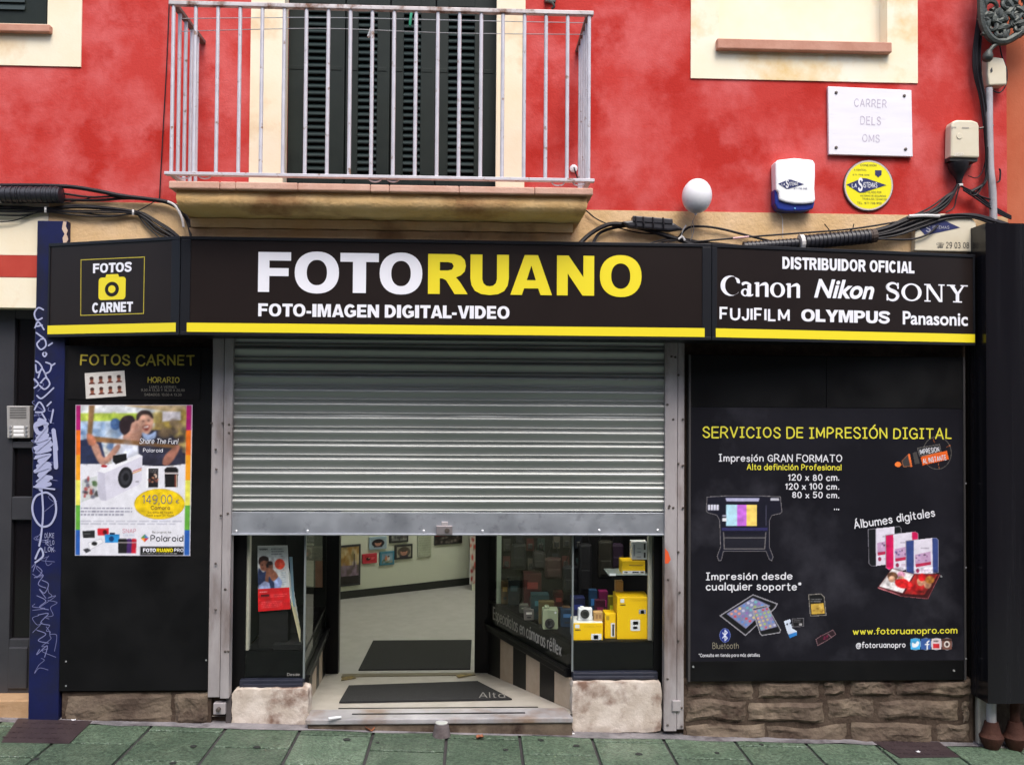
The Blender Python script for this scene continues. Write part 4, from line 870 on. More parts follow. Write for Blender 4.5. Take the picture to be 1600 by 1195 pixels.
# right panel names
heavy(Rs, 'DISTRIBUIDOR OFICIAL', (1221.5, 405.5, 1427.5, 424), M['whitev'], PR, gap=.09)
def serif(name, text_strokes, box, m, thin, thick, S=Rs, par=PR, shear=0):
    """letters of thick stems and thin joins: (kind, points) in a 0..W x 0..7 grid"""
    mb = MB(); allp = [p for _, q in text_strokes for p in q]; X0, X1 = min(p[0] for p in allp), max(p[0] for p in allp)
    x0, yt, x1, yb = box; a0 = S.uv(x0, (yt+yb)/2)[0]; a1 = S.uv(x1, (yt+yb)/2)[0]; b0 = S.uv((x0+x1)/2, yb)[1]; b1 = S.uv((x0+x1)/2, yt)[1]
    fu = lambda p: (a0+(p[0]+shear*p[1]-X0)/(X1-X0)*(a1-a0), b0+p[1]/7*(b1-b0))
    for i, (k, q) in enumerate(text_strokes):
        if k == 'o':            # ring with swelling sides: centre, outer radii, inner radii
            (cx, cy), (ra, rb), (ia, ib) = q; N = 32
            A = [fu((cx+ra*math.cos(t_), cy+rb*math.sin(t_))) for t_ in [2*math.pi*j/N for j in range(N)]]; B = [fu((cx+ia*math.cos(t_), cy+ib*math.sin(t_))) for t_ in [2*math.pi*j/N for j in range(N)]]
            mb.add([S.p(*p, .0065+.0001*(i % 7)) for p in A+B], [(j, (j+1) % N, N+(j+1) % N, N+j) for j in range(N)])
        elif k == 'p': mb.poly(S, [fu(p) for p in q], .0065+.0001*(i % 7))
        elif k == 's': mb.poly(S, cat([fu(p) for p in q], 4, True), .0065+.0001*(i % 7))
    return mb.build(name, m, par)
def stem(x, y0, y1, w_, sf=.7, st=.45, top=True, bot=True):
    r = [('p', [(x-w_/2, y0), (x+w_/2, y0), (x+w_/2, y1), (x-w_/2, y1)])]
    if bot: r.append(('p', [(x-w_/2-sf, y0), (x+w_/2+sf, y0), (x+w_/2+sf, y0+st), (x-w_/2-sf, y0+st)]))
    if top: r.append(('p', [(x-w_/2-sf, y1-st), (x+w_/2+sf, y1-st), (x+w_/2+sf, y1), (x-w_/2-sf, y1)]))
    return r
# word one: round C with a hooked terminal, then small rounded letters with heavy stems
def crescent(cx, cy, ro, ri, off, a0, a1, N=26):
    A = [(cx+ro[0]*math.cos(R_(a0+(a1-a0)*k/N)), cy+ro[1]*math.sin(R_(a0+(a1-a0)*k/N))) for k in range(N+1)]
    B = [(cx+off+ri[0]*math.cos(R_(a0+(a1-a0)*k/N)), cy+ri[1]*math.sin(R_(a0+(a1-a0)*k/N))) for k in range(N+1)]
    return [('p', [A[k], A[k+1], B[k+1], B[k]]) for k in range(N)]
W = crescent(3.2, 3.5, (3.2, 3.5), (2.5, 3.2), .75, 38, 322)
W += [('s', [(4.6, 6.4), (5.9, 5.9), (6.2, 4.5), (5.3, 4.6), (5.0, 5.6)])]
def a_(x): return [('p', [(x+2.0, 0), (x+3.2, 0), (x+3.2, 3.9), (x+2.0, 3.9)]), ('s', [(x+.2, 4.6), (x+1.6, 5.1), (x+3.1, 4.4), (x+3.1, 3.6), (x+1.6, 4.3), (x+.5, 3.7)]), ('o', [(x+1.3, 1.35), (1.35, 1.35), (.55, .95)]), ('p', [(x+3.2, 0), (x+3.9, .5), (x+3.9, .9), (x+3.1, .6)])]
def n_(x): return [('p', [(x, 0), (x+1.15, 0), (x+1.15, 5), (x, 5)]), ('p', [(x-.4, 4.4), (x+.1, 4.4), (x+.1, 5), (x-.4, 4.8)]), ('s', [(x+1.0, 3.6), (x+2.0, 4.7), (x+3.3, 5.1), (x+4.1, 4.2), (x+3.0, 4.0), (x+1.9, 3.9)]), ('p', [(x+3.0, 0), (x+4.15, 0), (x+4.15, 4.2), (x+3.0, 4.2)])]
W += a_(6.6)+n_(11.3)
W += [('o', [(18.4, 2.55), (2.45, 2.6), (1.25, 2.1)])]+n_(21.6)
serif('lettering', W, (1125, 432.5, 1249, 464), M['whitev'], .4, 1.2)
font('lettering', Rs, 'Nikon', (1271, 437.5, 1365, 467), M['whitev'], PR, lift=.0065, off=.028, shear=.28)
W = []
def S_(x): 
    q = [(x+4.6, 5.4), (x+3.9, 6.5), (x+2.4, 6.9), (x+.9, 6.2), (x+.5, 5.2), (x+1.4, 4.2), (x+3.2, 3.5), (x+4.4, 2.5), (x+4.2, 1.1), (x+2.8, .15), (x+1.0, .5), (x+.4, 1.8)]
    q = cat(q, 4); r = []
    for i in range(len(q)-1):
        t0 = i/(len(q)-1); th = .25+.5*math.sin(math.pi*t0)**1.5
        (xa, ya), (xb, yb) = q[i], q[i+1]; d = math.hypot(xb-xa, yb-ya)+1e-6; nx_, ny_ = -(yb-ya)/d*th, (xb-xa)/d*th
        r.append(('p', [(xa+nx_, ya+ny_), (xa-nx_, ya-ny_), (xb-nx_, yb-ny_), (xb+nx_, yb+ny_)]))
    return r+[('p', [(x+4.3, 4.7), (x+4.9, 4.7), (x+4.9, 7), (x+4.3, 7)]), ('p', [(x+.1, 0), (x+.7, 0), (x+.7, 2.4), (x+.1, 2.4)])]
W += S_(0)+[('o', [(9.9, 3.5), (4.0, 3.5), (2.6, 2.95)])]
x = 15.6; W += stem(x+.6, 0, 7, .7, .9, .5)+stem(x+6.2, 0, 7, .7, .9, .5, bot=False)+[('p', [(x-.1, 7), (x+1.6, 7), (x+6.5, 0), (x+5.2, 0)])]
x = 24.6; W += stem(x+3.6, 0, 3.6, 1.4, 1.1, .5, top=False)+[('p', [(x+2.9, 3.2), (x+4.3, 3.2), (x+2.0, 7), (x+.2, 7)]), ('p', [(x+3.1, 3.4), (x+4.2, 3.2), (x+6.6, 7), (x+5.9, 7)]), ('p', [(x-.6, 6.5), (x+2.7, 6.5), (x+2.7, 7), (x-.6, 7)]), ('p', [(x+4.9, 6.5), (x+7.8, 6.5), (x+7.8, 7), (x+4.9, 7)])]
serif('lettering', W, (1383, 444, 1511, 471.5), M['whitev'], .4, 1.2)
lettering('lettering', Rs, 'FUJIFILM', (1123.5, 481, 1233, 501.5), 1.3, M['whitev'], PR, lift=.0065, gap=2.1)
q = [Rs.uv(1172, 487), Rs.uv(1177, 487), Rs.uv(1177, 495), Rs.uv(1172, 495)]
heavy(Rs, 'OLYMPUS', (1251, 485, 1389, 504), M['whitev'], PR, gap=.05)
font('lettering', Rs, 'Panasonic', (1409.5, 487.5, 1511, 508.5), M['whitev'], PR, lift=.0065, off=.022)

# ------------------------------------------------------------------ left board with header print, photo strip and poster
S = FY(-.05); lb = thing('display_board', 'tall matt black board with FOTOS CARNET header, left of the shutter', 'display board', (X(212, 1078), -.05, Z(212, 1078, -.05)))
MB().pbox(S, 97, 541, 328, 1079, -.045, 0).build('board', M['black'], lb, bevel=.003)
for px, py in ((103, 1071), (322, 1031), (103, 1033)): MB().lathe(S.hit(px, py), (0, -1, 0), [(0, .005), (.002, .004)], 8).build('screw', M['boltl'], lb)
hd = MB().pbox(S, 107, 546, 313, 624, .0003, .004).build('header_panel', mat('header_print', (.0065, .006, .0065), .5, c2=(.010, .0095, .010), scale=6, spec=.12), lb)
oy = mat('dull_yellow_print', (.46, .36, .025), .6, c2=(.26, .20, .02), scale=40)
lettering('lettering', S, 'FOTOS CARNET', (125.5, 554, 304.5, 571.5), 1.1, oy, hd, lift=.005, hand=True, jit=.35, gap=2.0)
lettering('lettering', S, 'HORARIO', (231, 589, 281, 598), 1.3, oy, hd, lift=.005, hand=True, jit=.3, gap=2.0)
gt = mat('grey_small_print', (.20, .18, .15), .6)
for t_, b_ in (('LUNES A VIERNES', (234, 602.5, 276, 606.5)), ('9,30 A 13,30 Y 16,30 A 20,00', (221, 607.5, 289, 611.5)), ('SABADOS: 10,00 A 13,30', (226, 614.5, 284, 618.5))): lettering('lettering', S, t_, b_, .8, gt, hd, lift=.005, gap=2.0)
ps = thing('photo_sheet', 'white sheet of eight passport photos on the black header board', 'photo sheet', S.hit(165, 601))
k = Ink(133, 580, 197, 622, 66, 44, (212, 206, 200))
for j in range(2):
    for i in range(4):
        cx, cy = 144+i*14.3, 592+j*17.5
        k.ell(cx, cy+6.5, 4.8, 3.2, (95, 40, 30)).rect(cx-4.9, cy+6.8, cx+4.9, cy+10, (212, 206, 200)).ell(cx, cy, 3.0, 4.3, (150, 92, 70)).ell(cx, cy-2.8, 3.2, 2.6, (66, 40, 34)).rect(cx-1.6, cy-.3, cx+1.6, cy+.5, (80, 46, 40), .6).rect(cx-1.2, cy+2, cx+1.2, cy+2.6, (120, 50, 44), .7)
k.sheet('print', S, ps, lift=.0055, warp=((133, 583), (195, 579), (197.5, 618.5), (135, 623)))
po = thing('poster', 'colourful camera advertisement poster with couple and yellow price ellipse on the black board', 'poster', S.hit(208, 868))
# painted in the coordinates of an enlarged view: x = 100 + zx*.2848, y = 540 + zy*.2848
k = Ink(65, 324, 707, 1152, 150, 194, (226, 226, 234))
k.rect(65, 324, 707, 330, (190, 180, 190)); k.rect(65, 324, 70, 1152, (190, 184, 194))
k.rect(95, 330, 670, 650, (205, 205, 200)); k.rect(95, 330, 670, 372, (222, 226, 230)); k.rect(95, 372, 430, 415, (168, 190, 70)); k.blobs(95, 372, 330, 412, 40, 14, [(190, 205, 90), (140, 165, 60)], .7, 3)
k.rect(95, 415, 330, 500, (170, 190, 215)); k.blobs(95, 430, 300, 560, 40, 30, [(120, 150, 190), (200, 212, 226), (150, 175, 205), (90, 120, 165)], .7, 4)
k.poly([(330, 330), (670, 330), (670, 372), (430, 345)], (196, 170, 130)); k.rect(500, 372, 670, 650, (170, 150, 90)); k.blobs(480, 372, 670, 520, 50, 34, [(190, 165, 80), (140, 118, 60), (120, 100, 70), (200, 180, 110)], .7, 6)
k.poly([(540, 362), (640, 362), (642, 410), (540, 418)], (214, 208, 214)); k.blobs(560, 420, 670, 640, 30, 30, [(80, 70, 70), (130, 110, 90), (60, 50, 50)], .7, 8)
k.poly([(95, 520), (200, 500), (240, 650), (95, 650)], (40, 48, 78)); k.rect(400, 590, 670, 650, (28, 28, 44)); k.poly([(430, 480), (560, 470), (640, 560), (650, 650), (400, 650), (390, 560)], (44, 44, 60), sm=True)
k.ell(285, 432, 28, 32, (62, 92, 140)); k.ell(278, 424, 12, 14, (90, 122, 170), .6)
k.poly([(290, 520), (390, 470), (410, 560), (400, 650), (270, 650)], (218, 222, 236), sm=True); k.poly([(330, 490), (420, 450), (420, 520), (350, 545)], (180, 134, 114), sm=True)
k.poly([(150, 540), (190, 540), (225, 615), (290, 545), (312, 560), (250, 640), (200, 648)], (178, 132, 114), sm=True)
k.poly([(352, 440), (395, 405), (425, 430), (420, 462), (385, 480), (350, 478)], (188, 144, 126), sm=True); k.poly([(308, 420), (330, 390), (372, 385), (392, 412), (372, 430), (362, 470), (330, 492), (308, 460)], (42, 30, 34), sm=True)
k.poly([(402, 395), (425, 362), (470, 366), (490, 400), (486, 450), (462, 486), (432, 478), (412, 440)], (190, 146, 126), sm=True); k.poly([(398, 412), (402, 378), (430, 356), (472, 362), (492, 396), (482, 398), (460, 380), (428, 382), (410, 408)], (56, 42, 40), sm=True)
k.poly([(432, 444), (470, 436), (466, 462), (446, 468)], (120, 56, 48), sm=True); k.poly([(437, 446), (467, 440), (464, 450), (440, 454)], (226, 220, 214)); k.ell(436, 416, 8, 3, (70, 44, 38)); k.ell(466, 412, 8, 3, (70, 44, 38)); k.ell(452, 428, 6, 10, (176, 118, 94), .6)
k.poly([(430, 478), (470, 490), (505, 470), (500, 510), (450, 520)], (150, 170, 205), sm=True); k.ell(555, 480, 50, 38, (110, 92, 70), soft=.5)
k.poly([(140, 330), (172, 330), (155, 510), (130, 508)], (132, 100, 66)); k.poly([(160, 498), (640, 548), (640, 566), (160, 528)], (128, 92, 58)); k.poly([(130, 486), (170, 500), (178, 540), (140, 545)], (176, 110, 84), sm=True)
k.poly([(560, 600), (625, 545), (634, 575), (585, 650), (545, 650)], (150, 100, 84), sm=True)
k.ell(440, 455, 14, 18, (224, 150, 130), .35, soft=.9); k.ell(480, 450, 10, 22, (120, 76, 64), .5, soft=.9); k.ell(395, 450, 26, 20, (150, 96, 80), .4, soft=.9); k.ell(452, 392, 30, 16, (220, 172, 148), .4, soft=.9); k.ell(350, 560, 40, 60, (180, 186, 206), .5, soft=.9); k.ell(470, 560, 40, 50, (70, 72, 92), .5, soft=.9); k.blobs(110, 640, 400, 650, 10, 10, [(60, 60, 80)], .3, 12); k.ell(335, 400, 16, 14, (86, 62, 60), .5, soft=.9)
k.mott(97, 331, 669, 649, .10, 14, 8); k.blur(97, 331, 669, 649, 7)
for x0, x1 in ((71, 95), (671, 700)):
    for (a, b, c) in ((330, 465, (176, 24, 110)), (465, 600, (236, 112, 26)), (600, 738, (240, 160, 30)), (738, 875, (232, 226, 90)), (875, 1010, (96, 168, 60)), (1010, 1148, (38, 92, 176))): k.rect(x0, a, x1, b, c)
k.poly([(105, 735), (188, 715), (188, 826), (100, 860)], (200, 205, 205)); k.blobs(110, 725, 185, 830, 26, 16, [(160, 60, 60), (70, 100, 60), (90, 90, 110), (210, 200, 190), (60, 60, 60)], .8, 9)
k.poly([(190, 690), (215, 668), (415, 596), (434, 606), (432, 738), (415, 762), (235, 852), (205, 846), (190, 812)], (214, 212, 226), sm=False); k.poly([(190, 690), (215, 668), (415, 596), (434, 606), (228, 700)], (236, 236, 242)); k.poly([(190, 690), (228, 700), (238, 850), (205, 846), (190, 812)], (196, 194, 210))
k.poly([(272, 604), (345, 592), (350, 628), (288, 652), (272, 636)], (24, 24, 26)); k.ell(225, 662, 17, 7, (168, 26, 40)); k.ell(342, 724, 40, 58, (30, 30, 34), rot=.12); k.ell(342, 724, 27, 40, (54, 54, 60), rot=.12); k.ell(344, 722, 15, 22, (20, 20, 24), rot=.12); k.line([(383, 700), (428, 682)], 5, (220, 150, 60)); k.line([(383, 690), (428, 673)], 4, (190, 60, 60)); k.rect(398, 742, 416, 750, (150, 150, 160))
k.rect(458, 668, 524, 780, (240, 240, 244)); k.rect(467, 674, 522, 778, (30, 26, 28)); k.blobs(470, 705, 520, 750, 14, 10, [(190, 130, 100), (220, 190, 170), (120, 70, 60)], .9, 5); k.tiny(470, 680, 515, 700, 2, (200, 200, 200)); 
k.poly([(556, 678), (570, 667), (620, 667), (632, 680), (628, 776), (560, 776)], (26, 24, 26)); k.rect(556, 697, 632, 704, (210, 200, 200)); k.rect(614, 706, 620, 776, (170, 80, 60)); k.rect(622, 706, 626, 776, (200, 180, 160))
k.ell(531, 868, 138, 82, (235, 200, 20)); k.line([(531+138*math.cos(t_), 868+82*math.sin(t_)) for t_ in [2*math.pi*q/40 for q in range(41)]], 3, (190, 160, 20))
k.tiny(98, 884, 380, 936, 3, (120, 120, 140), .8, 3); k.tiny(98, 956, 655, 984, 2, (150, 150, 170), .6, 4)
k.poly([(108, 1016), (176, 1012), (176, 1052), (112, 1054)], (38, 38, 40)); k.rect(118, 1028, 152, 1034, (90, 90, 90)); k.poly([(190, 1002), (254, 1000), (254, 1040), (192, 1040)], (206, 36, 48)); k.ell(232, 1022, 12, 13, (80, 14, 20)); k.poly([(230, 1034), (312, 1032), (312, 1078), (234, 1080)], (44, 140, 206)); k.ell(268, 1058, 14, 15, (16, 60, 110)); k.rect(258, 1024, 286, 1036, (20, 40, 70))
k.poly([(140, 1080), (210, 1058), (222, 1078), (150, 1118)], (240, 240, 244)); k.line([(140, 1080), (210, 1058), (222, 1078), (150, 1118), (140, 1080)], 2, (176, 176, 190)); k.ell(174, 1084, 16, 11, (30, 30, 32)); k.poly([(112, 1116), (138, 1108), (156, 1122), (128, 1136)], (60, 60, 66))
for x0, c in ((376, (190, 30, 52)), (350, (70, 40, 100)), (304, (28, 26, 28))): k.poly([(x0, 1062), (x0+8, 1057), (x0+26+(20 if x0 == 304 else 0), 1057), (x0+31+(20 if x0 == 304 else 0), 1064), (x0+28+(20 if x0 == 304 else 0), 1136), (x0+2, 1136)], c); k.rect(x0, 1076, x0+30+(20 if x0 == 304 else 0), 1081, (200, 190, 190))
k.poly([(430, 1054), (452, 1054), (452, 1076)], (230, 140, 40)); k.poly([(430, 1054), (452, 1032), (452, 1054)], (90, 150, 80)); k.poly([(452, 1032), (474, 1054), (452, 1054)], (70, 130, 190)); k.poly([(452, 1054), (474, 1054), (452, 1076)], (200, 50, 70))
k.rect(428, 1100, 667, 1146, (20, 20, 22)); k.tiny(436, 1133, 660, 1142, 1, (200, 200, 200), .8, 8); k.rect(65, 1147, 707, 1152, (200, 196, 206)); k.rect(700, 324, 707, 1152, (205, 200, 210))
pr = k.sheet('print', S, po, lift=.004, warp=((118.5, 632.3), (301.3, 632.3), (297.5, 868), (117.5, 867.5)))
zc = lambda x0, y0, x1, y1: (100+x0*.2848, 540+y0*.2848, 100+x1*.2848, 540+y1*.2848)
gp = mat('grey_print', (.20, .19, .17), .6); wp = M['whitev']; bp_ = mat('dark_print', (.05, .05, .06), .6)
lettering('lettering', S, '149,00', zc(430, 816, 596, 866), .7, gp, po, lift=.0055, gap=1.6); lettering('lettering', S, '€', zc(614, 842, 634, 864), .8, gp, po, lift=.0055)
lettering('lettering', S, 'Camara', zc(478, 876, 584, 898), 1.1, mat('brown_print', (.22, .14, .02), .6), po, lift=.0055, gap=2.0)
lettering('lettering', S, 'Sistema de regalo', zc(460, 906, 600, 918), .8, MATS['brown_print'], po, lift=.0055); lettering('lettering', S, 'Pack papel 20 hojas', zc(455, 923, 605, 934), .8, MATS['brown_print'], po, lift=.0055)
lettering('lettering', S, 'Share The Fun!', zc(416, 508, 630, 538), .8, wp, po, lift=.0055, hand=True, jit=.3, shear=.2)
lettering('lettering', S, 'Polaroid', zc(436, 562, 544, 584), .8, wp, po, lift=.0055); lettering('lettering', S, 'Polaroid', zc(476, 1036, 657, 1072), .95, bp_, po, lift=.0055, gap=1.7)
lettering('lettering', S, 'Be original, be...', zc(486, 1014, 600, 1026), .7, gp, po, lift=.0055); lettering('lettering', S, 'SNAP', zc(322, 1002, 398, 1026), .8, mat('rose_print', (.6, .28, .36), .6), po, lift=.0055); lettering('lettering', S, 'COLORS', zc(326, 1032, 390, 1043), .6, mat('pale_blue_print', (.3, .42, .6), .6), po, lift=.0055, gap=2.5)
heavy(S, 'FOTO', zc(436, 1110, 506, 1130), wp, po, lift=.0055); heavy(S, 'RUANO', zc(510, 1110, 600, 1130), M['yellow'], po, lift=.0055); lettering('lettering', S, 'PRO', zc(606, 1110, 657, 1130), 1.2, wp, po, lift=.0055, gap=2.2)

# ------------------------------------------------------------------ right printed board
S = FY(-.06); rb = thing('display_board', 'large chalkboard style board of digital printing services, right of the shutter', 'display board', (X(1290, 1060), -.06, Z(1290, 1060, -.06)))
u0, v0, u1, v1 = S.rect(1079, 556, 1505, 1063); vm = S.uv(1290, 637)[1]; vb = S.uv(1290, 1032)[1]; um = S.uv(1291, 590)[0]
for q_ in ((u0, vm, um-.0015, v1), (um+.0015, vm, u1, v1), (u0, v0, u1, vb)): MB().sbox(S, *q_, -.05, 0).build('board', M['black'], rb, bevel=.002)
pn = MB().sbox(S, u0, vb+.001, u1, vm-.001, -.05, .001).build('printed_panel', M['chalk'], rb)
f = MB(); f.sbox(S, u0-.012, v0, u0-.001, v1, -.05, .006); f.sbox(S, u1+.001, v0, u1+.012, v1, -.05, .006); f.build('edge_trim', mat('edge_trim_metal', (.07, .065, .065), .5, .4), rb)
for px, py in ((1508.5, 755), (1508.5, 886), (1508.5, 1028), (1083, 1041), (1490, 1047), (1470, 900)): MB().lathe(S.hit(px, py), (0, -1, 0), [(.0, .006), (.008, .005)], 8).build('screw', M['boltl'], rb)
L = .003; wt, yt_ = mat('white_print', (.66, .66, .70), .6), mat('yellow_print', (.66, .60, .04), .6)
T = lambda t_, b_, w_=.9, m_=wt, **kw: lettering('lettering', S, t_, b_, w_*1.08, m_, pn, lift=L, hand=True, jit=kw.pop('jit', .28), **kw)
T('SERVICIOS DE IMPRESIÓN DIGITAL', (1097.5, 667.5, 1486.5, 685), .95, yt_, gap=2.1)
T('Impresión GRAN FORMATO', (1122.5, 709.5, 1315.5, 721.5), 1.0, gap=2.0); T('Alta definición Profesional', (1166.5, 724.5, 1314.5, 734.5), 1.1, yt_, gap=2.0)
T('120 x 80 cm.', (1231, 740.5, 1311, 751), 1.15, gap=2.3); T('120 x 100 cm.', (1226.5, 754.5, 1311, 764.5), 1.15, gap=2.3); T('80 x 50 cm.', (1237.5, 768, 1311, 778), 1.15, gap=2.3); T('...', (1302.5, 786, 1311, 797), 1.4, gap=2.4)
T('Álbumes digitales', (1333, 803, 1461, 816.5), 1.05, gap=2.0, rot=R_(8.6)); T('Impresión desde', (1102.5, 893.5, 1238, 905.5), 1.05, gap=2.0); T('cualquier soporte*', (1102.5, 909, 1252, 922), 1.05, gap=2.0)
T('www.fotoruanopro.com', (1332, 979.5, 1495.5, 990), 1.1, yt_, gap=2.0, jit=.2, rot=R_(.6)); T('@fotoruanopro', (1337, 1002, 1414.5, 1011.5), 1.1, gap=2.0)
T('*Consulta en tienda para más detalles', (1091.5, 1020, 1187, 1025.5), 1.0, gap=1.9); lettering('lettering', S, 'Bluetooth', (1113, 1003, 1154, 1013), .75, mat('grey_gold_print', (.24, .22, .16), .6), pn, lift=L, gap=1.6)
# pictures on the board
def pic(b, n, hh, fn, bg=(25, 25, 34)):
    k = Ink(*b, n, hh, bg); fn(k); u = S.rect(*b); return k.sheet('printed_picture', S, pn, lift=.0022, box=u, trim=True)
def plotter(k):
    sx = lambda x, y: (1090+x*.1172, 760+y*.1172)
    P = lambda pts: [sx(*p) for p in pts]
    body_ = P([(125, 140), (380, 125), (860, 125), (1100, 135), (1122, 340), (1100, 360), (990, 385), (955, 450), (955, 800), (1005, 930), (985, 985), (950, 970), (905, 860), (345, 860), (320, 980), (280, 985), (260, 920), (305, 800), (292, 450), (255, 385), (130, 350), (115, 320)])
    k.poly(body_, (18, 18, 34)); k.poly(P([(350, 640), (900, 640), (905, 820), (350, 820)]), (27, 27, 38)); k.line(body_+body_[:1], 1.5, (128, 124, 126)); k.line(P([(345, 610), (350, 680), (900, 680), (905, 610)]), 1.4, (120, 116, 116)); k.line(P([(350, 690), (355, 825), (890, 825), (900, 690)]), 1.4, (120, 116, 116))
    k.poly(P([(370, 155), (820, 155), (810, 200), (385, 200)]), (178, 178, 210)); k.poly(P([(380, 245), (525, 245), (525, 525), (380, 525)]), (180, 222, 238)); k.poly(P([(525, 245), (648, 245), (648, 525), (525, 525)]), (204, 112, 224)); k.poly(P([(648, 245), (785, 245), (785, 525), (648, 525)]), (246, 214, 110))
    for i in range(4): k.poly(P([(138+i*38, 245), (168+i*38, 245), (168+i*38, 318), (138+i*38, 318)]), (214, 214, 228))
    k.poly(P([(330, 420), (385, 420), (385, 462), (330, 462)]), (230, 230, 236)); k.poly(P([(330, 380), (385, 380), (385, 405), (330, 405)]), (150, 150, 165)); k.poly(P([(320, 545), (930, 545), (930, 585), (320, 585)]), (46, 44, 92)); k.poly(P([(965, 155), (1075, 155), (1085, 190), (965, 190)]), (190, 190, 200)); k.line(P([(910, 250), (910, 520)]), 1.0, (90, 90, 110))
pic((1099, 770, 1226, 880), 130, 112, plotter)
def albums(k):
    sx = lambda x, y: (1320+x*.134, 790+y*.134)
    P = lambda pts: [sx(*p) for p in pts]
    for (o_, c, q) in (((0, 0), (14, 18, 22), [(272, 275), (640, 240), (660, 270), (660, 660), (310, 705), (280, 670)]), ((0, 0), (206, 16, 86), [(475, 345), (820, 300), (852, 320), (852, 700), (510, 745), (478, 720)]), ((0, 0), (52, 70, 130), [(710, 410), (1060, 370), (1088, 395), (1088, 780), (740, 795), (712, 770)])):
        k.poly(P(q), c); k.line(P(q+q[:1]), 1.2, (150, 146, 156)); (xa, ya) = q[0]; k.poly(P([(xa+90, ya-8), (xa+305, ya-36), (xa+312, ya+390), (xa+92, ya+430)]), (224, 218, 232))
        k.poly(P([(xa+105, ya+160), (xa+285, ya+120), (xa+290, ya+250), (xa+110, ya+290)]), (196, 160, 196)); k.poly(P([(xa+110, ya+268), (xa+290, ya+240), (xa+290, ya+275), (xa+115, ya+305)]), (186, 40, 80)); k.blobs(sx(xa+120, 0)[0], sx(0, ya+160)[1], sx(xa+275, 0)[0], sx(0, ya+230)[1], 10, 2.2, [(120, 60, 120), (90, 80, 140), (70, 50, 70), (220, 190, 220)], .8, int(xa)); k.ell(*sx(xa+135, ya+345), 2.6, 3.2, (150, 40, 80)); k.tiny(*sx(xa+180, ya+330), *sx(xa+280, ya+360), 2, (170, 120, 150)); k.tiny(*sx(xa+170, ya+70), *sx(xa+280, ya+100), 1, (130, 120, 140))
    k.poly(P([(375, 945), (545, 722), (800, 790), (1105, 790), (965, 1082), (690, 1050), (640, 1050)]), (70, 16, 22)); k.poly(P([(400, 935), (550, 730), (800, 795), (670, 1012)]), (228, 222, 222)); k.poly(P([(690, 1020), (815, 795), (1080, 795), (920, 1035)]), (160, 40, 36))
    k.ell(*sx(555, 820), 8, 7, (110, 74, 50)); k.ell(*sx(545, 850), 5, 5, (206, 160, 130)); k.ell(*sx(655, 800), 6, 5, (232, 160, 190)); k.ell(*sx(655, 850), 5, 5, (206, 160, 130)); k.poly(P([(590, 860), (700, 850), (745, 900), (700, 960), (600, 930)]), (206, 30, 34), sm=True); k.blobs(*sx(720, 880), *sx(900, 1020), 26, 5, [(196, 24, 28), (220, 50, 50), (150, 14, 20)], .8, 4); k.ell(*sx(880, 880), 6, 7, (200, 140, 110)); k.ell(*sx(960, 910), 6, 7, (196, 140, 110)); k.ell(*sx(895, 830), 6, 6, (206, 26, 32)); k.ell(*sx(985, 860), 7, 6, (180, 120, 50)); k.poly(P([(400, 945), (640, 1030), (640, 1050), (375, 960)]), (150, 90, 96)); k.line(P([(375, 945), (640, 1050), (965, 1082), (1105, 800)]), 1.1, (190, 110, 116))
pic((1355, 818, 1472, 936), 124, 126, lambda k: (albums(k), k.mott(1372, 886, 1468, 932, .16, 12, 6), k.blur(1372, 886, 1468, 932, 3)), (28, 28, 40))
def tablet(k):
    sx = lambda x, y: (1100+x*.14375, 900+y*.14375)
    P = lambda pts: [sx(*p) for p in pts]
    t_ = [(175, 425), (530, 200), (795, 300), (770, 345), (450, 640)]; k.poly(P(t_), (14, 14, 18)); k.line(P(t_+t_[:1]), 2.4, (150, 148, 156)); scr = [(245, 405), (530, 235), (715, 320), (455, 565)]; k.poly(P(scr), (128, 132, 168))
    g = np.random.default_rng(3); cols = [(206, 70, 80), (90, 140, 210), (220, 200, 120), (200, 200, 220), (150, 110, 180), (110, 190, 190), (236, 150, 120), (170, 200, 90)]
    for a in np.linspace(.1, .9, 6):
        for b in np.linspace(.12, .88, 5):
            x = (245*(1-a)+530*a)*(1-b)+(455*(1-a)+715*a)*b; y = (405*(1-a)+235*a)*(1-b)+(565*(1-a)+320*a)*b; k.ell(*sx(x, y), 2.3, 2.0, cols[g.integers(8)], .85)
    t_ = [(525, 350), (680, 318), (830, 580), (820, 610), (625, 640), (605, 620)]; k.poly(P(t_), (16, 16, 20)); k.line(P(t_+t_[:1]), 2.0, (160, 158, 164)); k.poly(P([(535, 365), (685, 330), (790, 545), (615, 590)]), (140, 140, 172))
    for a in np.linspace(.1, .9, 4):
        for b in np.linspace(.1, .9, 6):
            x = (535*(1-a)+685*a)*(1-b)+(615*(1-a)+790*a)*b; y = (365*(1-a)+330*a)*(1-b)+(590*(1-a)+545*a)*b; k.ell(*sx(x, y), 1.8, 1.7, cols[g.integers(8)], .85)
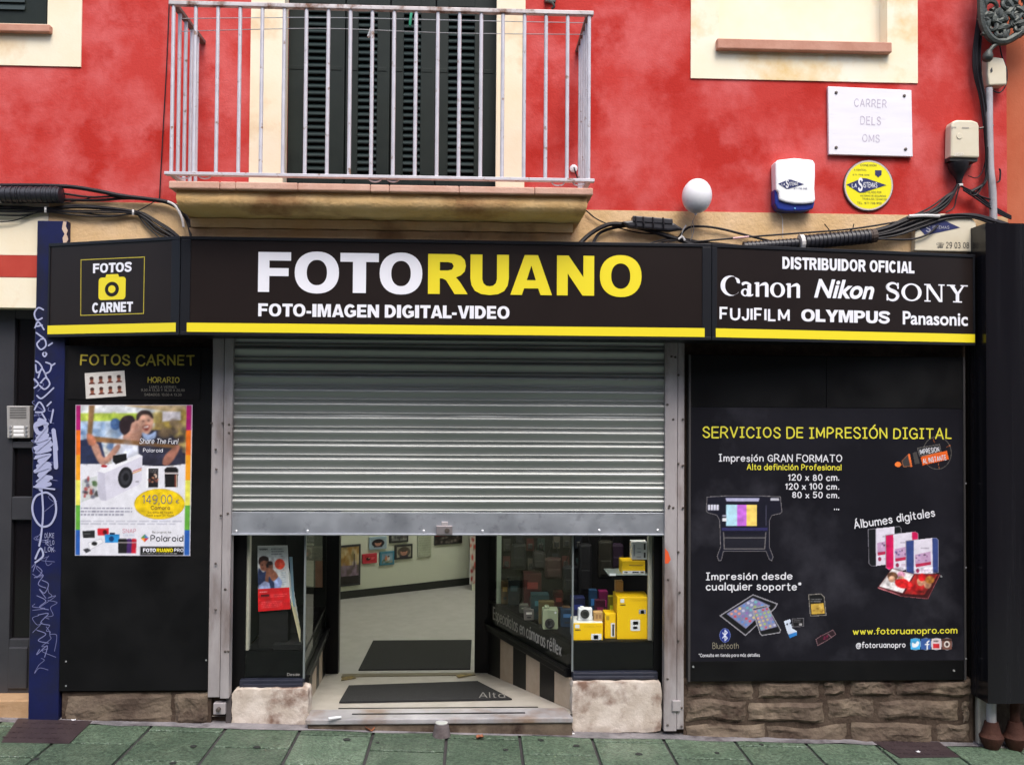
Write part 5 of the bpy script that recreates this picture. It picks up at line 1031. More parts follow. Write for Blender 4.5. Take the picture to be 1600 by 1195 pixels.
def stick(k):
    sx = lambda x, y: (1100+x*.14375, 900+y*.14375)
    P = lambda pts: [sx(*p) for p in pts]
    k.poly(P([(865, 485), (940, 460), (960, 560), (1010, 590), (1010, 640), (930, 672), (895, 590)]), (206, 216, 232), sm=False); k.poly(P([(915, 630), (1005, 600), (1012, 640), (930, 672)]), (50, 130, 206)); k.ell(*sx(905, 520), 1.3, 1.6, (30, 40, 60)); k.ell(*sx(940, 510), 1.3, 1.6, (30, 40, 60))
    k.poly(P([(955, 460), (1080, 455), (1080, 545), (965, 550)]), (24, 22, 26)); k.line(P([(955, 460), (1080, 455), (1080, 545), (965, 550), (955, 460)]), 1.2, (130, 128, 134)); k.rect(*sx(1030, 510), *sx(1060, 535), (170, 168, 170)); k.tiny(*sx(975, 470), *sx(1050, 505), 2, (150, 150, 150))
def sdcard(k):
    sx = lambda x, y: (1100+x*.14375, 900+y*.14375)
    P = lambda pts: [sx(*p) for p in pts]
    t_ = [(1135, 200), (1270, 190), (1305, 225), (1325, 420), (1155, 430)]; k.poly(P(t_), (18, 18, 20)); k.line(P(t_+t_[:1]), 1.5, (150, 144, 136)); k.poly(P([(1160, 300), (1295, 290), (1310, 400), (1170, 410)]), (206, 168, 70)); k.blobs(*sx(1185, 315), *sx(1290, 395), 9, 2.4, [(120, 90, 40), (230, 200, 120), (160, 120, 50)], .8, 5); k.tiny(*sx(1160, 240), *sx(1280, 285), 2, (190, 190, 190))
def usbstick(k):
    sx = lambda x, y: (1100+x*.14375, 900+y*.14375)
    P = lambda pts: [sx(*p) for p in pts]
    t_ = [(1215, 680), (1280, 640), (1400, 580), (1432, 630), (1375, 670), (1330, 700), (1235, 750)]; k.poly(P(t_), (38, 20, 28)); k.line(P(t_+t_[:1]), 1.4, (140, 110, 116)); k.blobs(*sx(1260, 640), *sx(1350, 690), 7, 2.4, [(130, 30, 70), (90, 24, 50)], .9, 6); k.line(P([(1345, 625), (1385, 665)]), 1.0, (140, 110, 116))
def roundmark(k):
    sx = lambda x, y: (1100+x*.14375, 900+y*.14375)
    c = sx(227, 640); k.ell(*c, 8.8, 11.3, (120, 132, 186)); k.ell(*c, 7.6, 10.2, (26, 46, 132)); k.line([(c[0]-3.6, c[1]-4), (c[0]+3.4, c[1]+4.2), (c[0], c[1]+8), (c[0], c[1]-8), (c[0]+3.4, c[1]-4.2), (c[0]-3.6, c[1]+4)], 1.5, (228, 230, 240))
pic((1121, 925, 1222, 996), 104, 73, tablet); pic((1222, 962, 1259, 1000), 40, 41, stick); pic((1259, 924, 1294, 965), 38, 44, sdcard); pic((1271, 980, 1310, 1011), 42, 33, usbstick); pic((1122, 979, 1143, 1005), 26, 30, roundmark)
def stamp(k):
    sx = lambda x, y: (1080+x*.275, 640+y*.275)
    P = lambda pts: [sx(*p) for p in pts]
    c = sx(1395, 245); k.line([(c[0]+22*math.cos(t_), c[1]+25*math.sin(t_)) for t_ in [2*math.pi*q/40 for q in range(41)]], 2.2, (92, 88, 84)); k.line([(c[0]-6, c[1]-22), (c[0]-4, c[1]-16)], 1.6, (196, 110, 60)); k.line([(c[0]+15, c[1]-9), (c[0]+21, c[1]-12)], 1.6, (196, 110, 60)); k.line([(c[0]+2, c[1]+16), (c[0]+3, c[1]+23)], 1.6, (196, 110, 60))
    k.ell(*sx(1175, 310), 5.5, 4.6, (236, 120, 50)); k.poly(P([(1195, 290), (1235, 250), (1255, 320), (1205, 325)]), (60, 56, 56)); k.line(P([(1195, 290), (1235, 250), (1255, 320), (1205, 325), (1195, 290)]), 1.1, (200, 120, 70)); k.poly(P([(1230, 250), (1243, 248), (1258, 322), (1246, 328)]), (226, 110, 50)); k.poly(P([(1255, 245), (1280, 235), (1300, 305), (1268, 312)]), (70, 66, 64)); k.line(P([(1185, 330), (1200, 350), (1210, 348)]), 1.2, (190, 130, 90))
    k.poly(P([(1283, 218), (1410, 196), (1420, 240), (1296, 264)]), (28, 28, 32)); k.line(P([(1283, 218), (1410, 196), (1420, 240), (1296, 264), (1283, 218)]), 1.4, (120, 116, 112)); k.poly(P([(1300, 268), (1452, 230), (1464, 282), (1330, 312), (1312, 318)]), (232, 100, 34))
pic((1393, 682, 1490, 740), 112, 68, stamp)
lettering('lettering', S, 'IMPRESION', (1436.5, 699.5, 1467, 708), 1.3, wt, pn, lift=L+.001, rot=R_(9)); lettering('lettering', S, 'AL INSTANTE', (1441, 713, 1478, 721.5), 1.3, wt, pn, lift=L+.001, rot=R_(9))
def social(k):
    for i, c in enumerate(((70, 170, 226), (56, 92, 160), (222, 206, 210), (120, 80, 70))):
        x = 1422.5+i*16.2; k.ell(x+8, 1005.5, 9, 10, (200, 210, 220), .5); k.rect(x, 997, x+15.5, 1014, c)
    k.poly([(1425.5, 1003), (1430, 1005), (1433, 1001), (1436, 1003), (1434.5, 1008), (1430, 1010.5), (1425.5, 1009.5)], (238, 242, 246), sm=True); k.line([(1448.5, 1013), (1448.5, 1003), (1451, 1001)], 2.2, (240, 240, 244)); k.line([(1445.5, 1006), (1451, 1006)], 1.8, (240, 240, 244)); k.rect(1457.5, 1005, 1467.5, 1012, (196, 40, 50)); k.tiny(1458, 999, 1467, 1004, 1, (40, 20, 20), .9); k.ell(1479, 1006, 4.6, 5.0, (228, 220, 214)); k.ell(1479, 1006, 2.6, 2.9, (70, 50, 50)); k.rect(1472, 998, 1486, 1001, (60, 40, 34))
pic((1420, 994, 1490, 1017), 90, 32, social)
# ------------------------------------------------------------------ display windows beside the entrance
FG = FY(.06)
Kx, Jx, Ex = X(894, 1030, .06), X(763, 950, 1.2), X(1021, 1000, .06)
KL, JL, EL = X(475.5, 1030, .06), X(509, 950, 1.2), X(383, 1000, .06)
zBr, zT1r, zT0r = Z(955, 1003.5, .06), Z(955, 1047.5, .06), Z(955, 1063, .03)
zBl, zT1l, zT0l = Z(430, 1017, .06), Z(430, 1059, .06), Z(430, 1076, .03)
zG = 2.15
RS = Surf((Jx, 1.2, 0), (Kx-Jx, .06-1.2, 0), (0, 0, 1)); RSw = math.hypot(Kx-Jx, 1.14)
LS = Surf((KL, .06, 0), (JL-KL, 1.14, 0), (0, 0, 1)); LSw = math.hypot(JL-KL, 1.14)
fl_y = lambda y: zs_+(zin-zs_)*(y+.02)/(TH+.02)
def display(label, Kx, Ex, RS, RSw, zB, zT1, zT0, right, blk, bandm):
    t = thing('display_window', label, 'display window', ((Kx+Ex)/2, .3, zT0))
    a, b = min(Kx, Ex), max(Kx, Ex)
    g = MB(); g.sbox(FG, a, zT1, b, zG, -.006, 0); g.build('front_glass', M['glass'], t)
    g = MB(); g.sbox(RS, .0+(.007 if not right else 0), zT1, RSw-(.007 if right else 0), zG, -.006, 0); g.build('side_glass', M['glass'], t)
    # black band behind the foot of the glass = front of the display floor
    m = MB(); m.sbox(FG, a+.001, zT1, b-.001, zB, -.03, -.008); m.sbox(RS, .03, zT1, RSw-.035, zB, -.03, -.008); m.build('base_band', M['blackframe'], t)
    m = MB(); pts = [(a, .07), (b, .07), (b, 1.2), (RS.p(0 if right else RSw, 0).x, 1.2)] if right else [(a, .07), (b, .07), (RS.p(RSw, 0).x, 1.2), (a, 1.2)]
    n = 4; m.v = [Vector((x, y, zB-.02)) for x, y in pts]+[Vector((x, y, zB)) for x, y in pts]; m.f = [list(range(n))[::-1], list(range(n, 2*n))]+[[i, (i+1) % n, n+(i+1) % n, n+i] for i in range(n)]
    m.build('display_floor', M['black'], t)
    # sill trim
    m = MB(); m.sbox(FG, a-(.0 if right else .02), zT0, b+(.02 if right else 0), zT1, -.06, .035); m.sbox(FG, a-.0, zT0+.01, b, zT1-.018, .035, .045); m.build('sill', M['sillblue'], t, bevel=.006)
    m = MB(); m.sbox(RS, .0 if right else .04, zT0, RSw-(.04 if right else 0), zT1, -.06, .022); m.sbox(RS, .0 if right else .04, zT1-.012, RSw-(.04 if right else 0), zT1+.006, .0, .03); m.build('side_sill', M['blackframe'], t, bevel=.005)
    # corner post, thin glass edge bead
    cx = Kx; m = MB(); m.box(cx-.005, cx+.005, .046, .062, zT1, zG); m.build('glass_edge', mat('glass_edge_bead', (.16, .18, .18), .3), t)
    # outer frame post
    o0, o1 = (b, X(1037, 900, .06)+.01) if right else (X(361, 900, .06)-.01, a)
    MB().box(o0, o1, .0605, .14, fl_y(0)-.05, zG).build('frame_post', M['blackframe'], t, bevel=.004)
    # side panel with pale and dark strips below the side glass
    w0 = 0
    cuts = [0, .17, .34, .50, .66, .82, 1.0] if right else [0, .2, .34, .55, .68, .85, 1.0]
    for i, (p, q) in enumerate(zip(cuts, cuts[1:])):
        pale = (i % 2 == 1) if right else (i % 2 == 0)
        m = MB(); m.sbox(RS, p*RSw, fl_y(1.2)-.12, q*RSw, zT0-.001, -.05, 0 if not pale else -.0008); m.build('side_panel', M['beige'] if pale else M['blackframe'], t)
    # plaster block
    x0, y0, x1, y1 = blk; S = FY(-.025); u = S.rect(x0, y0, x1, y1); nz, nx = 9, 14; mb = MB(); r = random.Random(x0)
    def pt(a, b, l):
        e_ = .002*(math.sin(b*17+x0)+math.sin(b*41)*.5)*(1 if a in (0, 1) else 0); f_ = .0025*(math.sin(a*19+x0)+math.sin(a*47)*.6)*(1 if b in (0, 1) else 0)
        rr = .007 if (a in (0, 1) and b in (0, 1)) else 0
        return S.p(u[0]+a*(u[2]-u[0])+e_+(rr if a == 0 else -rr), u[1]+b*(u[3]-u[1])+f_+(rr if b == 0 else -rr), l)
    for j in range(nz+1):
        for i in range(nx+1):
            a_, b_ = i/nx, j/nz; ed = min(a_*nx, (1-a_)*nx, b_*nz, (1-b_)*nz)
            mb.v.append(pt(a_, b_, (-.003 if ed < .5 else 0)+r.uniform(-.0012, .0012)))
    mb.f = [[j*(nx+1)+i, j*(nx+1)+i+1, (j+1)*(nx+1)+i+1, (j+1)*(nx+1)+i] for j in range(nz) for i in range(nx)]
    bd = [j for j in range(nx+1)]+[(j+1)*(nx+1)+nx for j in range(nz)]+[nz*(nx+1)+i for i in range(nx-1, -1, -1)]+[j*(nx+1) for j in range(nz-1, 0, -1)]
    b0 = len(mb.v); mb.v += [mb.v[i]+Vector((0, .125, 0)) for i in bd]; nb_ = len(bd)
    mb.f += [[bd[(i+1) % nb_], bd[i], b0+i, b0+(i+1) % nb_] for i in range(nb_)]
    q = mb.build('plaster_block', M['whiteplaster'], t, smooth='auto'); s_ = q.modifiers.new('sub', 'SUBSURF'); s_.levels = s_.render_levels = 1; s_.subdivision_type = 'SIMPLE'
    return t
dwr = display('glazed display window full of yellow camera boxes, right of the entrance', Kx, Ex, RS, RSw, zBr, zT1r, zT0r, True, (894, 1066, 1034, 1144), None)
dwl = display('narrow glazed display window with a red advertising card, left of the entrance', KL, EL, LS, LSw, zBl, zT1l, zT0l, False, (362, 1077, 481, 1135), None)
lettering('lettering', RS, 'Especialistas en camaras reflex', (771, 976, 877, 976.1), .8, mat('grey_glass_lettering', (.30, .29, .27), .6), dwr, lift=.0) if False else None
# the window's words, measured along the side glass
def along(S, text, u0, u1, v0, v1, wt_, m, par, lift):
    st_ = strokes(text, False, 1.5); xs = [p[0] for q, _ in st_ for p in q]; X0, X1 = min(xs), max(xs); mb = MB()
    for i, (q, cl) in enumerate(st_): ribbon(mb, S, [(u0+(x-X0)/(X1-X0)*(u1-u0), v0+y/7*(v1-v0)) for x, y in q], wt_*(v1-v0)/7, lift+.0001*(i % 5), cl)
    return mb.build('lettering', m, par)
ua = RS.uv(771, 960)[0]; ub_ = RS.uv(877, 1010)[0]
vb0 = (RS.uv(875, 1020)[1]+RS.uv(790, 975)[1])/2
along(RS, 'Especialistas en cámaras réflex', ua, ub_, zT1r+(zBr-zT1r)*.32, zT1r+(zBr-zT1r)*.80, .9, mat('grey_glass_lettering', (.34, .33, .31), .6), dwr, .001)
along(FG, 'Desde', FG.uv(449, 1054)[0], FG.uv(468, 1054)[0], FG.uv(455, 1055)[1], FG.uv(455, 1051)[1], .9, MATS['grey_glass_lettering'], dwl, .0015)
# unseen strip lamps added over both displays to brighten the goods
for lab, xa, xb, k_ in (('lit strip lamp in the head of the right display window', Kx+.02, Ex-.05, 1), ('lit strip lamp in the head of the left display window', EL+.05, KL-.05, .8)):
    t = thing('added_display_lamp', lab, 'lamp', ((xa+xb)/2, .14, zG), 'strip lamps over the display windows'); MB().box(xa, xb, .09, .15, zG+.0, zG+.04).build('housing', M['whitep'], t); MB().box(xa+.01, xb-.01, .10, .14, zG-.022, zG-.001).build('tube', emis('added_strip_light', (1, .97, .88), 105*k_), t)
# inner lining of the two displays
m = MB(); m.box(Jx-.0, Ex+.05, 1.19, 1.22, fl_y(1.2)-.1, zG+.3); m.box(Ex+.008, Ex+.05, .145, 1.19, zBr, zG+.3); m.build('lining', M['dark'], dwr)
MB().box(Ex-.022, Ex+.004, .11, .14, zBr, zG).build('pale_post', mat('pale_post_paint', (.42, .40, .33), .6), dwr)
MB().box(X(776, 900, 1.1), X(783, 900, 1.1), 1.08, 1.11, zBr, zG).build('pale_post', mat('greenish_post', (.38, .46, .36), .5), dwr)
m = MB(); m.box(EL-.06, JL-.0, 1.19, 1.22, fl_y(1.2)-.1, zG+.3); m.box(EL-.06, EL-.008, .145, 1.19, zBl, zG+.3); m.build('lining', mat('olive_dark_lining', (.018, .020, .017), .7, spec=.1), dwl)
MB().box(X(383.5, 900, .1), X(391, 900, .1), .08, .12, zBl, zG).build('pale_post', MATS['pale_post_paint'], dwl)
MB().box(EL-.06, Ex+.06, .07, 1.25, zG+.29, zG+.33).build('entrance_soffit', M['dark'], dwr)
# door jambs
dj = thing('door_frame', 'black frame of the open shop door at the inner end of the entrance', 'door frame', (X(640, 1050, 1.24), 1.24, zin))
for xa, xb in ((506, 530), (742, 764)): MB().box(X(xa, 950, 1.24), X(xb, 950, 1.24), 1.221, 1.30, fl_y(1.24)-.02, zG+.3).build('jamb', M['blackframe'], dj, bevel=.004)
MB().box(X(530, 950, 1.24), X(742, 950, 1.24), 1.222, 1.299, zin+2.1, zG+.3).build('lintel', M['blackframe'], dj)
mb = MB(); mb.box(rx0i, X(506, 950, 1.24), 1.23, 1.29, -.5, rzt); mb.box(X(764, 950, 1.24), rx1i, 1.23, 1.29, -.5, rzt); mb.box(X(506, 950, 1.24), X(764, 950, 1.24), 1.23, 1.29, zG+.3, rzt); mb.build('front_partition_wall', M['wall_in'])['kind'] = 'structure'
pz = IW.p(u_end, 0); MB().box(pz.x+.03, rx1i, pz.y-.3, pz.y-.25, zin, rzt).build('partition_wall', M['wall_in'])['kind'] = 'structure'

# ------------------------------------------------------------------ goods in the right window
def paper(name, c): return mat(name, c, .5)
YB = paper('yellow_box_card', (.88, .54, .0)); YT = paper('yellow_box_top', (.62, .60, .10))
def carton(label, px, Y, dep, m, name='product_box', cat_='box', floor=None, group='boxes in the display window', rot=0, prints=()):
    x0, y0, x1, y1 = px; S = FY(Y); u0 = S.uv(x0, y1)[0]; u1 = S.uv(x1, y1)[0]; zt_ = S.uv((x0+x1)/2, y0)[1]; zb_ = floor if floor is not None else zBr+.001
    t = thing(name, label, cat_, ((u0+u1)/2, Y+dep/2, zb_), group)
    b = MB().box(u0, u1, Y, Y+dep, zb_, zt_).build('carton', m, t, bevel=.002)
    for (n_, a0, b0, a1, b1, mm_) in prints:
        MB().sbox(S, u0+(u1-u0)*a0, zb_+(zt_-zb_)*b0, u0+(u1-u0)*a1, zb_+(zt_-zb_)*b1, .0008, .0016).build(n_, mm_, t)
    return t, S, (u0, u1, zb_, zt_)
dk, wh = mat('black_ink', (.03, .03, .03), .5), mat('white_ink', (.74, .74, .76), .5); oc = mat('ochre_ink', (.50, .30, .02), .5); gy = mat('grey_ink', (.35, .35, .4), .5)
t, S, q = carton('tall yellow camera box, largest in the right display window', (964, 932, 1014, 1001), .13, .16, YB, prints=[('print', .10, .86, .22, .95, wh), ('print', .10, .80, .26, .82, dk), ('print', .68, .60, .90, .70, gy), ('print', .74, .60, .84, .68, dk), ('print', .42, .20, .72, .46, wh), ('print', .50, .34, .66, .42, dk), ('print', .50, .24, .64, .30, mat('peach_ink', (.6, .3, .25), .5))])
along(S, 'COOLPIX', q[0]+(q[1]-q[0])*.40, q[0]+(q[1]-q[0])*.93, q[2]+(q[3]-q[2])*.90, q[2]+(q[3]-q[2])*.945, .7, oc, t, .0012)
t, S, q = carton('low yellow camera box with white sides, at the corner of the glass', (896, 973, 942, 1004), .11, .17, YB, prints=[('print', .05, .72, .20, .92, wh), ('print', .05, .58, .24, .63, dk), ('print', .60, .03, .95, .38, wh), ('print', .68, .06, .84, .30, dk)])
MB().box(q[0]+.001, q[1]-.001, .112, .278, q[3], q[3]+.0012).build('box_top', mat('glossy_pale_card', (.62, .62, .6), .35), t); MB().box(q[0]-.0012, q[0], .112, .278, q[2]+.002, q[3]-.002).build('box_side', MATS['glossy_pale_card'], t)
along(S, 'COOLPIX', q[0]+(q[1]-q[0])*.36, q[0]+(q[1]-q[0])*.95, q[2]+(q[3]-q[2])*.76, q[2]+(q[3]-q[2])*.85, .7, oc, t, .0012); lowtop = q[3]+.0015
carton('slim upright yellow camera box between the low box and the tall box', (945, 958, 962, 1000), .15, .10, YB, prints=[('print', .55, .06, .92, .62, wh), ('print', .68, .10, .84, .56, dk), ('print', .12, .74, .4, .9, oc)])
# glass shelf with two boxes
shf = thing('glass_shelf', 'small glass shelf carrying two boxes at the right side of the display', 'shelf', (X(982, 896, .15), .2, Z(982, 896, .15)))
zsh = Z(985, 896.5, .12); MB().box(X(950, 896, .12), X(1013, 896, .12), .115, .30, zsh-.006, zsh).build('pane', mat('shelf_glass_edge', (.30, .34, .33), .15), shf); MB().box(X(952, 896, .12), X(962, 896, .12), .111, .1145, zsh-.008, zsh+.004).build('clip', wh, shf)
carton('flat yellow box with a white lower strip on the glass shelf', (972, 876, 1008, 896), .125, .12, YB, floor=zsh+.0005, prints=[('print', .02, .02, .98, .24, wh), ('print', .10, .06, .24, .18, dk), ('print', .45, .06, .72, .18, dk), ('print', .80, .05, .94, .2, oc), ('print', .3, .62, .9, .72, oc)])
carton('white box with grey print standing on the flat yellow box', (987.5, 846, 1011, 874.5), .13, .08, wh, floor=Z(990, 875, .13)+.004, prints=[('print', .10, .2, .20, .85, gy), ('print', .78, .10, .9, .4, dk), ('print', .78, .55, .9, .9, dk), ('print', .3, .12, .6, .18, gy), ('print', .35, .4, .6, .46, gy), ('print', .35, .6, .6, .64, gy)])
kraft = paper('brown_kraft_card', (.46, .27, .10))
carton('small brown cardboard box on top of the low yellow box', (928, 956, 941.5, 972), .15, .05, kraft, floor=lowtop, prints=[('print', .2, .25, .45, .75, mat('dark_kraft_ink', (.28, .14, .05), .6)), ('print', .58, .3, .85, .7, MATS['dark_kraft_ink'])])
carton('small tan box perched above the tall yellow box', (962, 908, 974, 922), .27, .05, kraft, floor=Z(968, 929, .2))
def camera_thing(label, px, Y, body, floor, lens=(.5, .5, .3), dep=.05):
    x0, y0, x1, y1 = px; S = FY(Y); u0 = S.uv(x0, y1)[0]; u1 = S.uv(x1, y1)[0]; zt_ = S.uv((x0+x1)/2, y0)[1]
    t = thing('camera', label, 'camera', ((u0+u1)/2, Y+dep/2, floor), 'cameras in the display window')
    h_ = zt_-floor; MB().box(u0, u1, Y, Y+dep, floor, floor+h_*.9).box(u0+(u1-u0)*.15, u0+(u1-u0)*.45, Y+.006, Y+dep-.006, floor+h_*.9, zt_).build('body', body, t, bevel=.006)
    c = S.p(u0+(u1-u0)*lens[0], floor+h_*lens[1], 0); r = h_*lens[2]; MB().lathe(c, (0, -1, 0), [(0, r), (.012, r), (.012, r*.8), (.018, r*.75), (.018, r*.55), (.01, r*.5)], 20).build('lens', dk, t, smooth='auto')
    c2 = S.p(u0+(u1-u0)*.82, floor+h_*.75, .001); MB().lathe(c2, (0, -1, 0), [(0, r*.22), (.003, r*.2)], 10).build('flash', wh, t)
    return t
camera_thing('white compact camera on top of the low yellow box', (904, 948.5, 925.5, 971), .16, wh, lowtop, (.45, .52, .33))
mg = lambda n_, r, g, b: mat(n_, h(r, g, b), .5)
camera_thing('pale green instant camera with round lens behind the side glass', (848, 948, 872, 986), .36, mg('pale_green_plastic', 150, 160, 130), zBr+.001, (.45, .28, .22), .08)
for lab, px, Y, dep, c in (('teal box standing behind the pale green camera', (830, 929, 858, 960), .62, .10, (38, 78, 84)), ('yellowish card box leaning behind the pale green camera', (842, 940, 866, 975), .50, .06, (130, 112, 62)),
                           ('white box with round mark at the inner side of the window', (819, 952, 834, 975), .60, .08, (150, 146, 138)), ('small cream box in the depth of the window', (812, 946, 826, 962), .8, .08, (116, 116, 108)),
                           ('dark blue box between the pale green camera and the corner of the glass', (876, 952, 896, 985), .42, .08, (34, 66, 100)), ('small brown card box on the dark blue box', (879, 948, 891, 956), .46, .05, (120, 88, 54)),
                           ('navy box behind the white compact camera', (893, 934, 914, 965), .5, .09, (34, 44, 110)), ('bright blue box right of the white compact camera', (921, 922, 933, 955), .5, .06, (40, 90, 140)),
                           ('magenta box behind the slim yellow box', (936, 924, 950, 962), .48, .07, (166, 24, 104)), ('purple box low behind the small brown cardboard box', (930, 938, 946, 968), .42, .05, (104, 24, 58)), ('lime yellow pouch behind the slim yellow box', (951, 932, 960, 962), .32, .05, (186, 176, 20)),
                           ('red box at the back of the right window', (818, 896, 846, 932), .95, .12, (84, 28, 26)), ('dark red box behind the navy box', (866, 926, 880, 950), .8, .1, (92, 34, 28)), ('dark teal box at the inner end of the right window', (794, 905, 812, 945), 1.02, .1, (26, 42, 44)),
                           ('ochre box low at the inner end of the right window', (783, 908, 795, 920), 1.06, .06, (104, 80, 34))):
    fl_ = zBr+.001
    if 'perch' in lab or 'on the dark blue' in lab: fl_ = FY(Y).uv(px[0], px[3])[1]
    carton(lab, px, Y, dep, mat('card_%d_%d_%d' % c, h(*[min(255, int(v*.78)+4) for v in c]), .55), floor=fl_, prints=[('print', .2, .55, .8, .75, mat('print_%d_%d_%d' % c, h(*[min(255, int(v*1.5)+20) for v in c]), .55)), ('print', .3, .2, .7, .32, dk)])
hs = [((852, 872, 878, 905), (60, 34, 30)), ((905, 850, 925, 930), (26, 26, 30)), ((935, 845, 958, 905), (44, 40, 30)), ((955, 850, 975, 890), (52, 30, 56)), ((880, 885, 905, 925), (24, 26, 34)), ((800, 850, 822, 890), (18, 20, 20)), ((833, 862, 852, 890), (44, 42, 40))]
for i, (px, c) in enumerate(hs):
    lab = ['dark brown bag hanging at the back of the right window', 'tall black bag hanging behind the corner of the glass', 'olive camera bag hanging beside the glass shelf', 'purple bag hanging under the shutter by the white box', 'dark navy bag hanging over the navy box', 'black bag hanging near the pale green post', 'grey bag hanging above the red box'][i]
    Y = .75+.04*i; S = FY(Y); u = S.rect(*px); t = thing('camera_bag', lab, 'bag', ((u[0]+u[2])/2, Y, u[1]), 'bags in the display window'); mm_ = mat('bag_%d' % i, h(*[int(v*.9)+4 for v in c]), .7)
    MB().box(u[0], u[2], Y, Y+.07, u[1], u[3]).build('body', mm_, t, bevel=.015); MB().sbox(S, u[0]+.012, u[1]+(u[3]-u[1])*.12, u[2]-.012, u[1]+(u[3]-u[1])*.5, .0, .014).build('pocket', mm_, t, bevel=.006)
    MB().tube([S.p(u[0]+.01, u[3]-.005, -.03), S.p((u[0]+u[2])/2, u[3]+.12, -.03), S.p(u[2]-.01, u[3]-.005, -.03)], .005, 6).build('strap', M['cable'], t); MB().tube([S.p((u[0]+u[2])/2, u[3]+.118, -.03), S.p((u[0]+u[2])/2, zG+.29, -.03)], .0015, 4).build('hanging_wire', M['cable'], t)
for i in range(14):      # blister packs on the back panel
    px = (786+(i % 7)*19+rng.uniform(-3, 3), 838+(i//7)*30+rng.uniform(-4, 4)); S = FY(1.17); u = S.rect(px[0], px[1], px[0]+11, px[1]+19); t = thing('blister_pack', 'small hanging accessory pack on the dim back panel of the right window', 'accessory pack', S.p((u[0]+u[2])/2, u[1]), 'accessory packs on the back panel of the right window'); c = [(60, 58, 52), (30, 34, 44), (80, 30, 28), (40, 60, 58), (90, 84, 74)][i % 5]
    MB().sbox(S, u[0], u[1], u[2], u[3], 0, .004).build('card', mat('pack_%d' % (i % 5), h(*c), .5), t); MB().sbox(S, u[0]+.008, u[1]+.012, u[2]-.008, u[1]+(u[3]-u[1])*.6, .004, .022).build('bubble', mat('pack_bubble', (.05, .05, .05), .25), t, bevel=.006)
# leaning yellow print over the tall box
# ------------------------------------------------------------------ left window: advertising card, leaflets
S = FY(.13); ad = thing('advertising_card', 'white and red standing card of a person with a camera in the left window', 'sign', S.hit(430, 955))
k = Ink(205, 160, 465, 672, 62, 116, (206, 206, 208))
k.tiny(220, 180, 300, 196, 1, (60, 60, 70), .9); k.tiny(322, 178, 430, 240, 3, (90, 90, 100), .8, 7)
k.poly([(222, 290), (225, 258), (250, 244), (288, 250), (300, 280), (296, 330), (272, 360), (238, 350), (226, 320)], (150, 96, 76), sm=True); k.poly([(214, 290), (222, 255), (255, 240), (294, 252), (298, 282), (262, 276), (232, 286), (226, 310)], (44, 28, 26), sm=True)
k.poly([(284, 300), (312, 282), (334, 300), (330, 350), (300, 372), (280, 350)], (130, 82, 66), sm=True); k.ell(310, 298, 24, 16, (40, 28, 28)); k.poly([(212, 340), (250, 366), (290, 360), (320, 420), (350, 490), (214, 498)], (44, 56, 92), sm=True); k.poly([(282, 350), (330, 345), (375, 405), (330, 440), (300, 400), (290, 470), (268, 440)], (146, 92, 72), sm=True)
k.poly([(214, 470), (260, 436), (300, 450), (310, 498), (214, 498)], (160, 172, 216)); k.poly([(340, 440), (380, 405), (408, 450), (392, 498), (340, 498)], (150, 165, 214)); k.ell(245, 310, 7, 4, (60, 36, 34)); k.rect(240, 334, 262, 339, (110, 56, 52)); k.poly([(276, 306), (296, 300), (300, 330), (280, 334)], (24, 22, 26))
k.ell(392, 308, 42, 42, (222, 66, 44)); k.tiny(362, 296, 424, 320, 2, (240, 150, 130), .7); k.tiny(400, 370, 440, 480, 6, (130, 150, 170), .7)
k.mott(206, 240, 440, 495, .09, 9, 9); k.blur(206, 240, 440, 495, 5); k.rect(205, 496, 465, 672, (206, 22, 30)); k.tiny(222, 512, 290, 530, 1, (240, 210, 210), .9); k.rect(230, 540, 298, 558, (90, 12, 20)); k.tiny(305, 540, 440, 570, 2, (240, 120, 120), .7); k.tiny(232, 594, 400, 650, 4, (236, 110, 116), .7, 9)
ac = [(402.5, 852.5), (449, 852), (454, 951), (403.5, 955)]
k.sheet('print', S, ad, lift=.002, warp=ac); sheet('card', S, ac, wh, ad, -.004, .001)
lettering('lettering', S, 'SONY', (406, 856.5, 419, 859.5), 1.2, dk, ad, lift=.003, gap=2); bl = [(449.5, 872), (454, 872), (458, 950), (454.5, 952)]; sheet('card_back', S, bl, mat('blue_card', (.18, .28, .36), .5), ad, -.05, -.045)
MB().box(S.uv(405, 900)[0], S.uv(450, 900)[0], .14, .22, zBl, S.uv(425, 953)[1]-.003).build('stand', M['dark'], ad)
lf = thing('leaflet_rack', 'fanned white leaflets leaning behind the side glass of the left window', 'leaflets', LS.p(.1, zBl, -.05))
for i in range(6):
    u = .05+i*.035; z0_ = zBl+.04+i*.035; mb = MB()
    P4 = [LS.p(u, z0_, -.03-i*.012), LS.p(u+.16, z0_+.03, -.05-i*.012), LS.p(u+.16, z0_+.24, -.10-i*.012), LS.p(u, z0_+.21, -.08-i*.012)]
    mb.add(P4+[p+Vector((-.003, 0, 0)) for p in P4], [(0, 1, 2, 3), (7, 6, 5, 4), (0, 4, 5, 1), (1, 5, 6, 2), (2, 6, 7, 3), (3, 7, 4, 0)]); mb.build('leaflet', [paper('white_leaflet', (.6, .6, .62)), paper('cream_leaflet', (.55, .48, .30))][i == 0], lf)
MB().sbox(LS, .03, zBl, .30, zBl+.03, -.18, -.02).build('tray', M['dark'], lf)
dp = thing('poster', 'pale notice with a pinkish corner hanging behind the side glass of the left window', 'poster', LS.p(.7, 1.3, -.1))
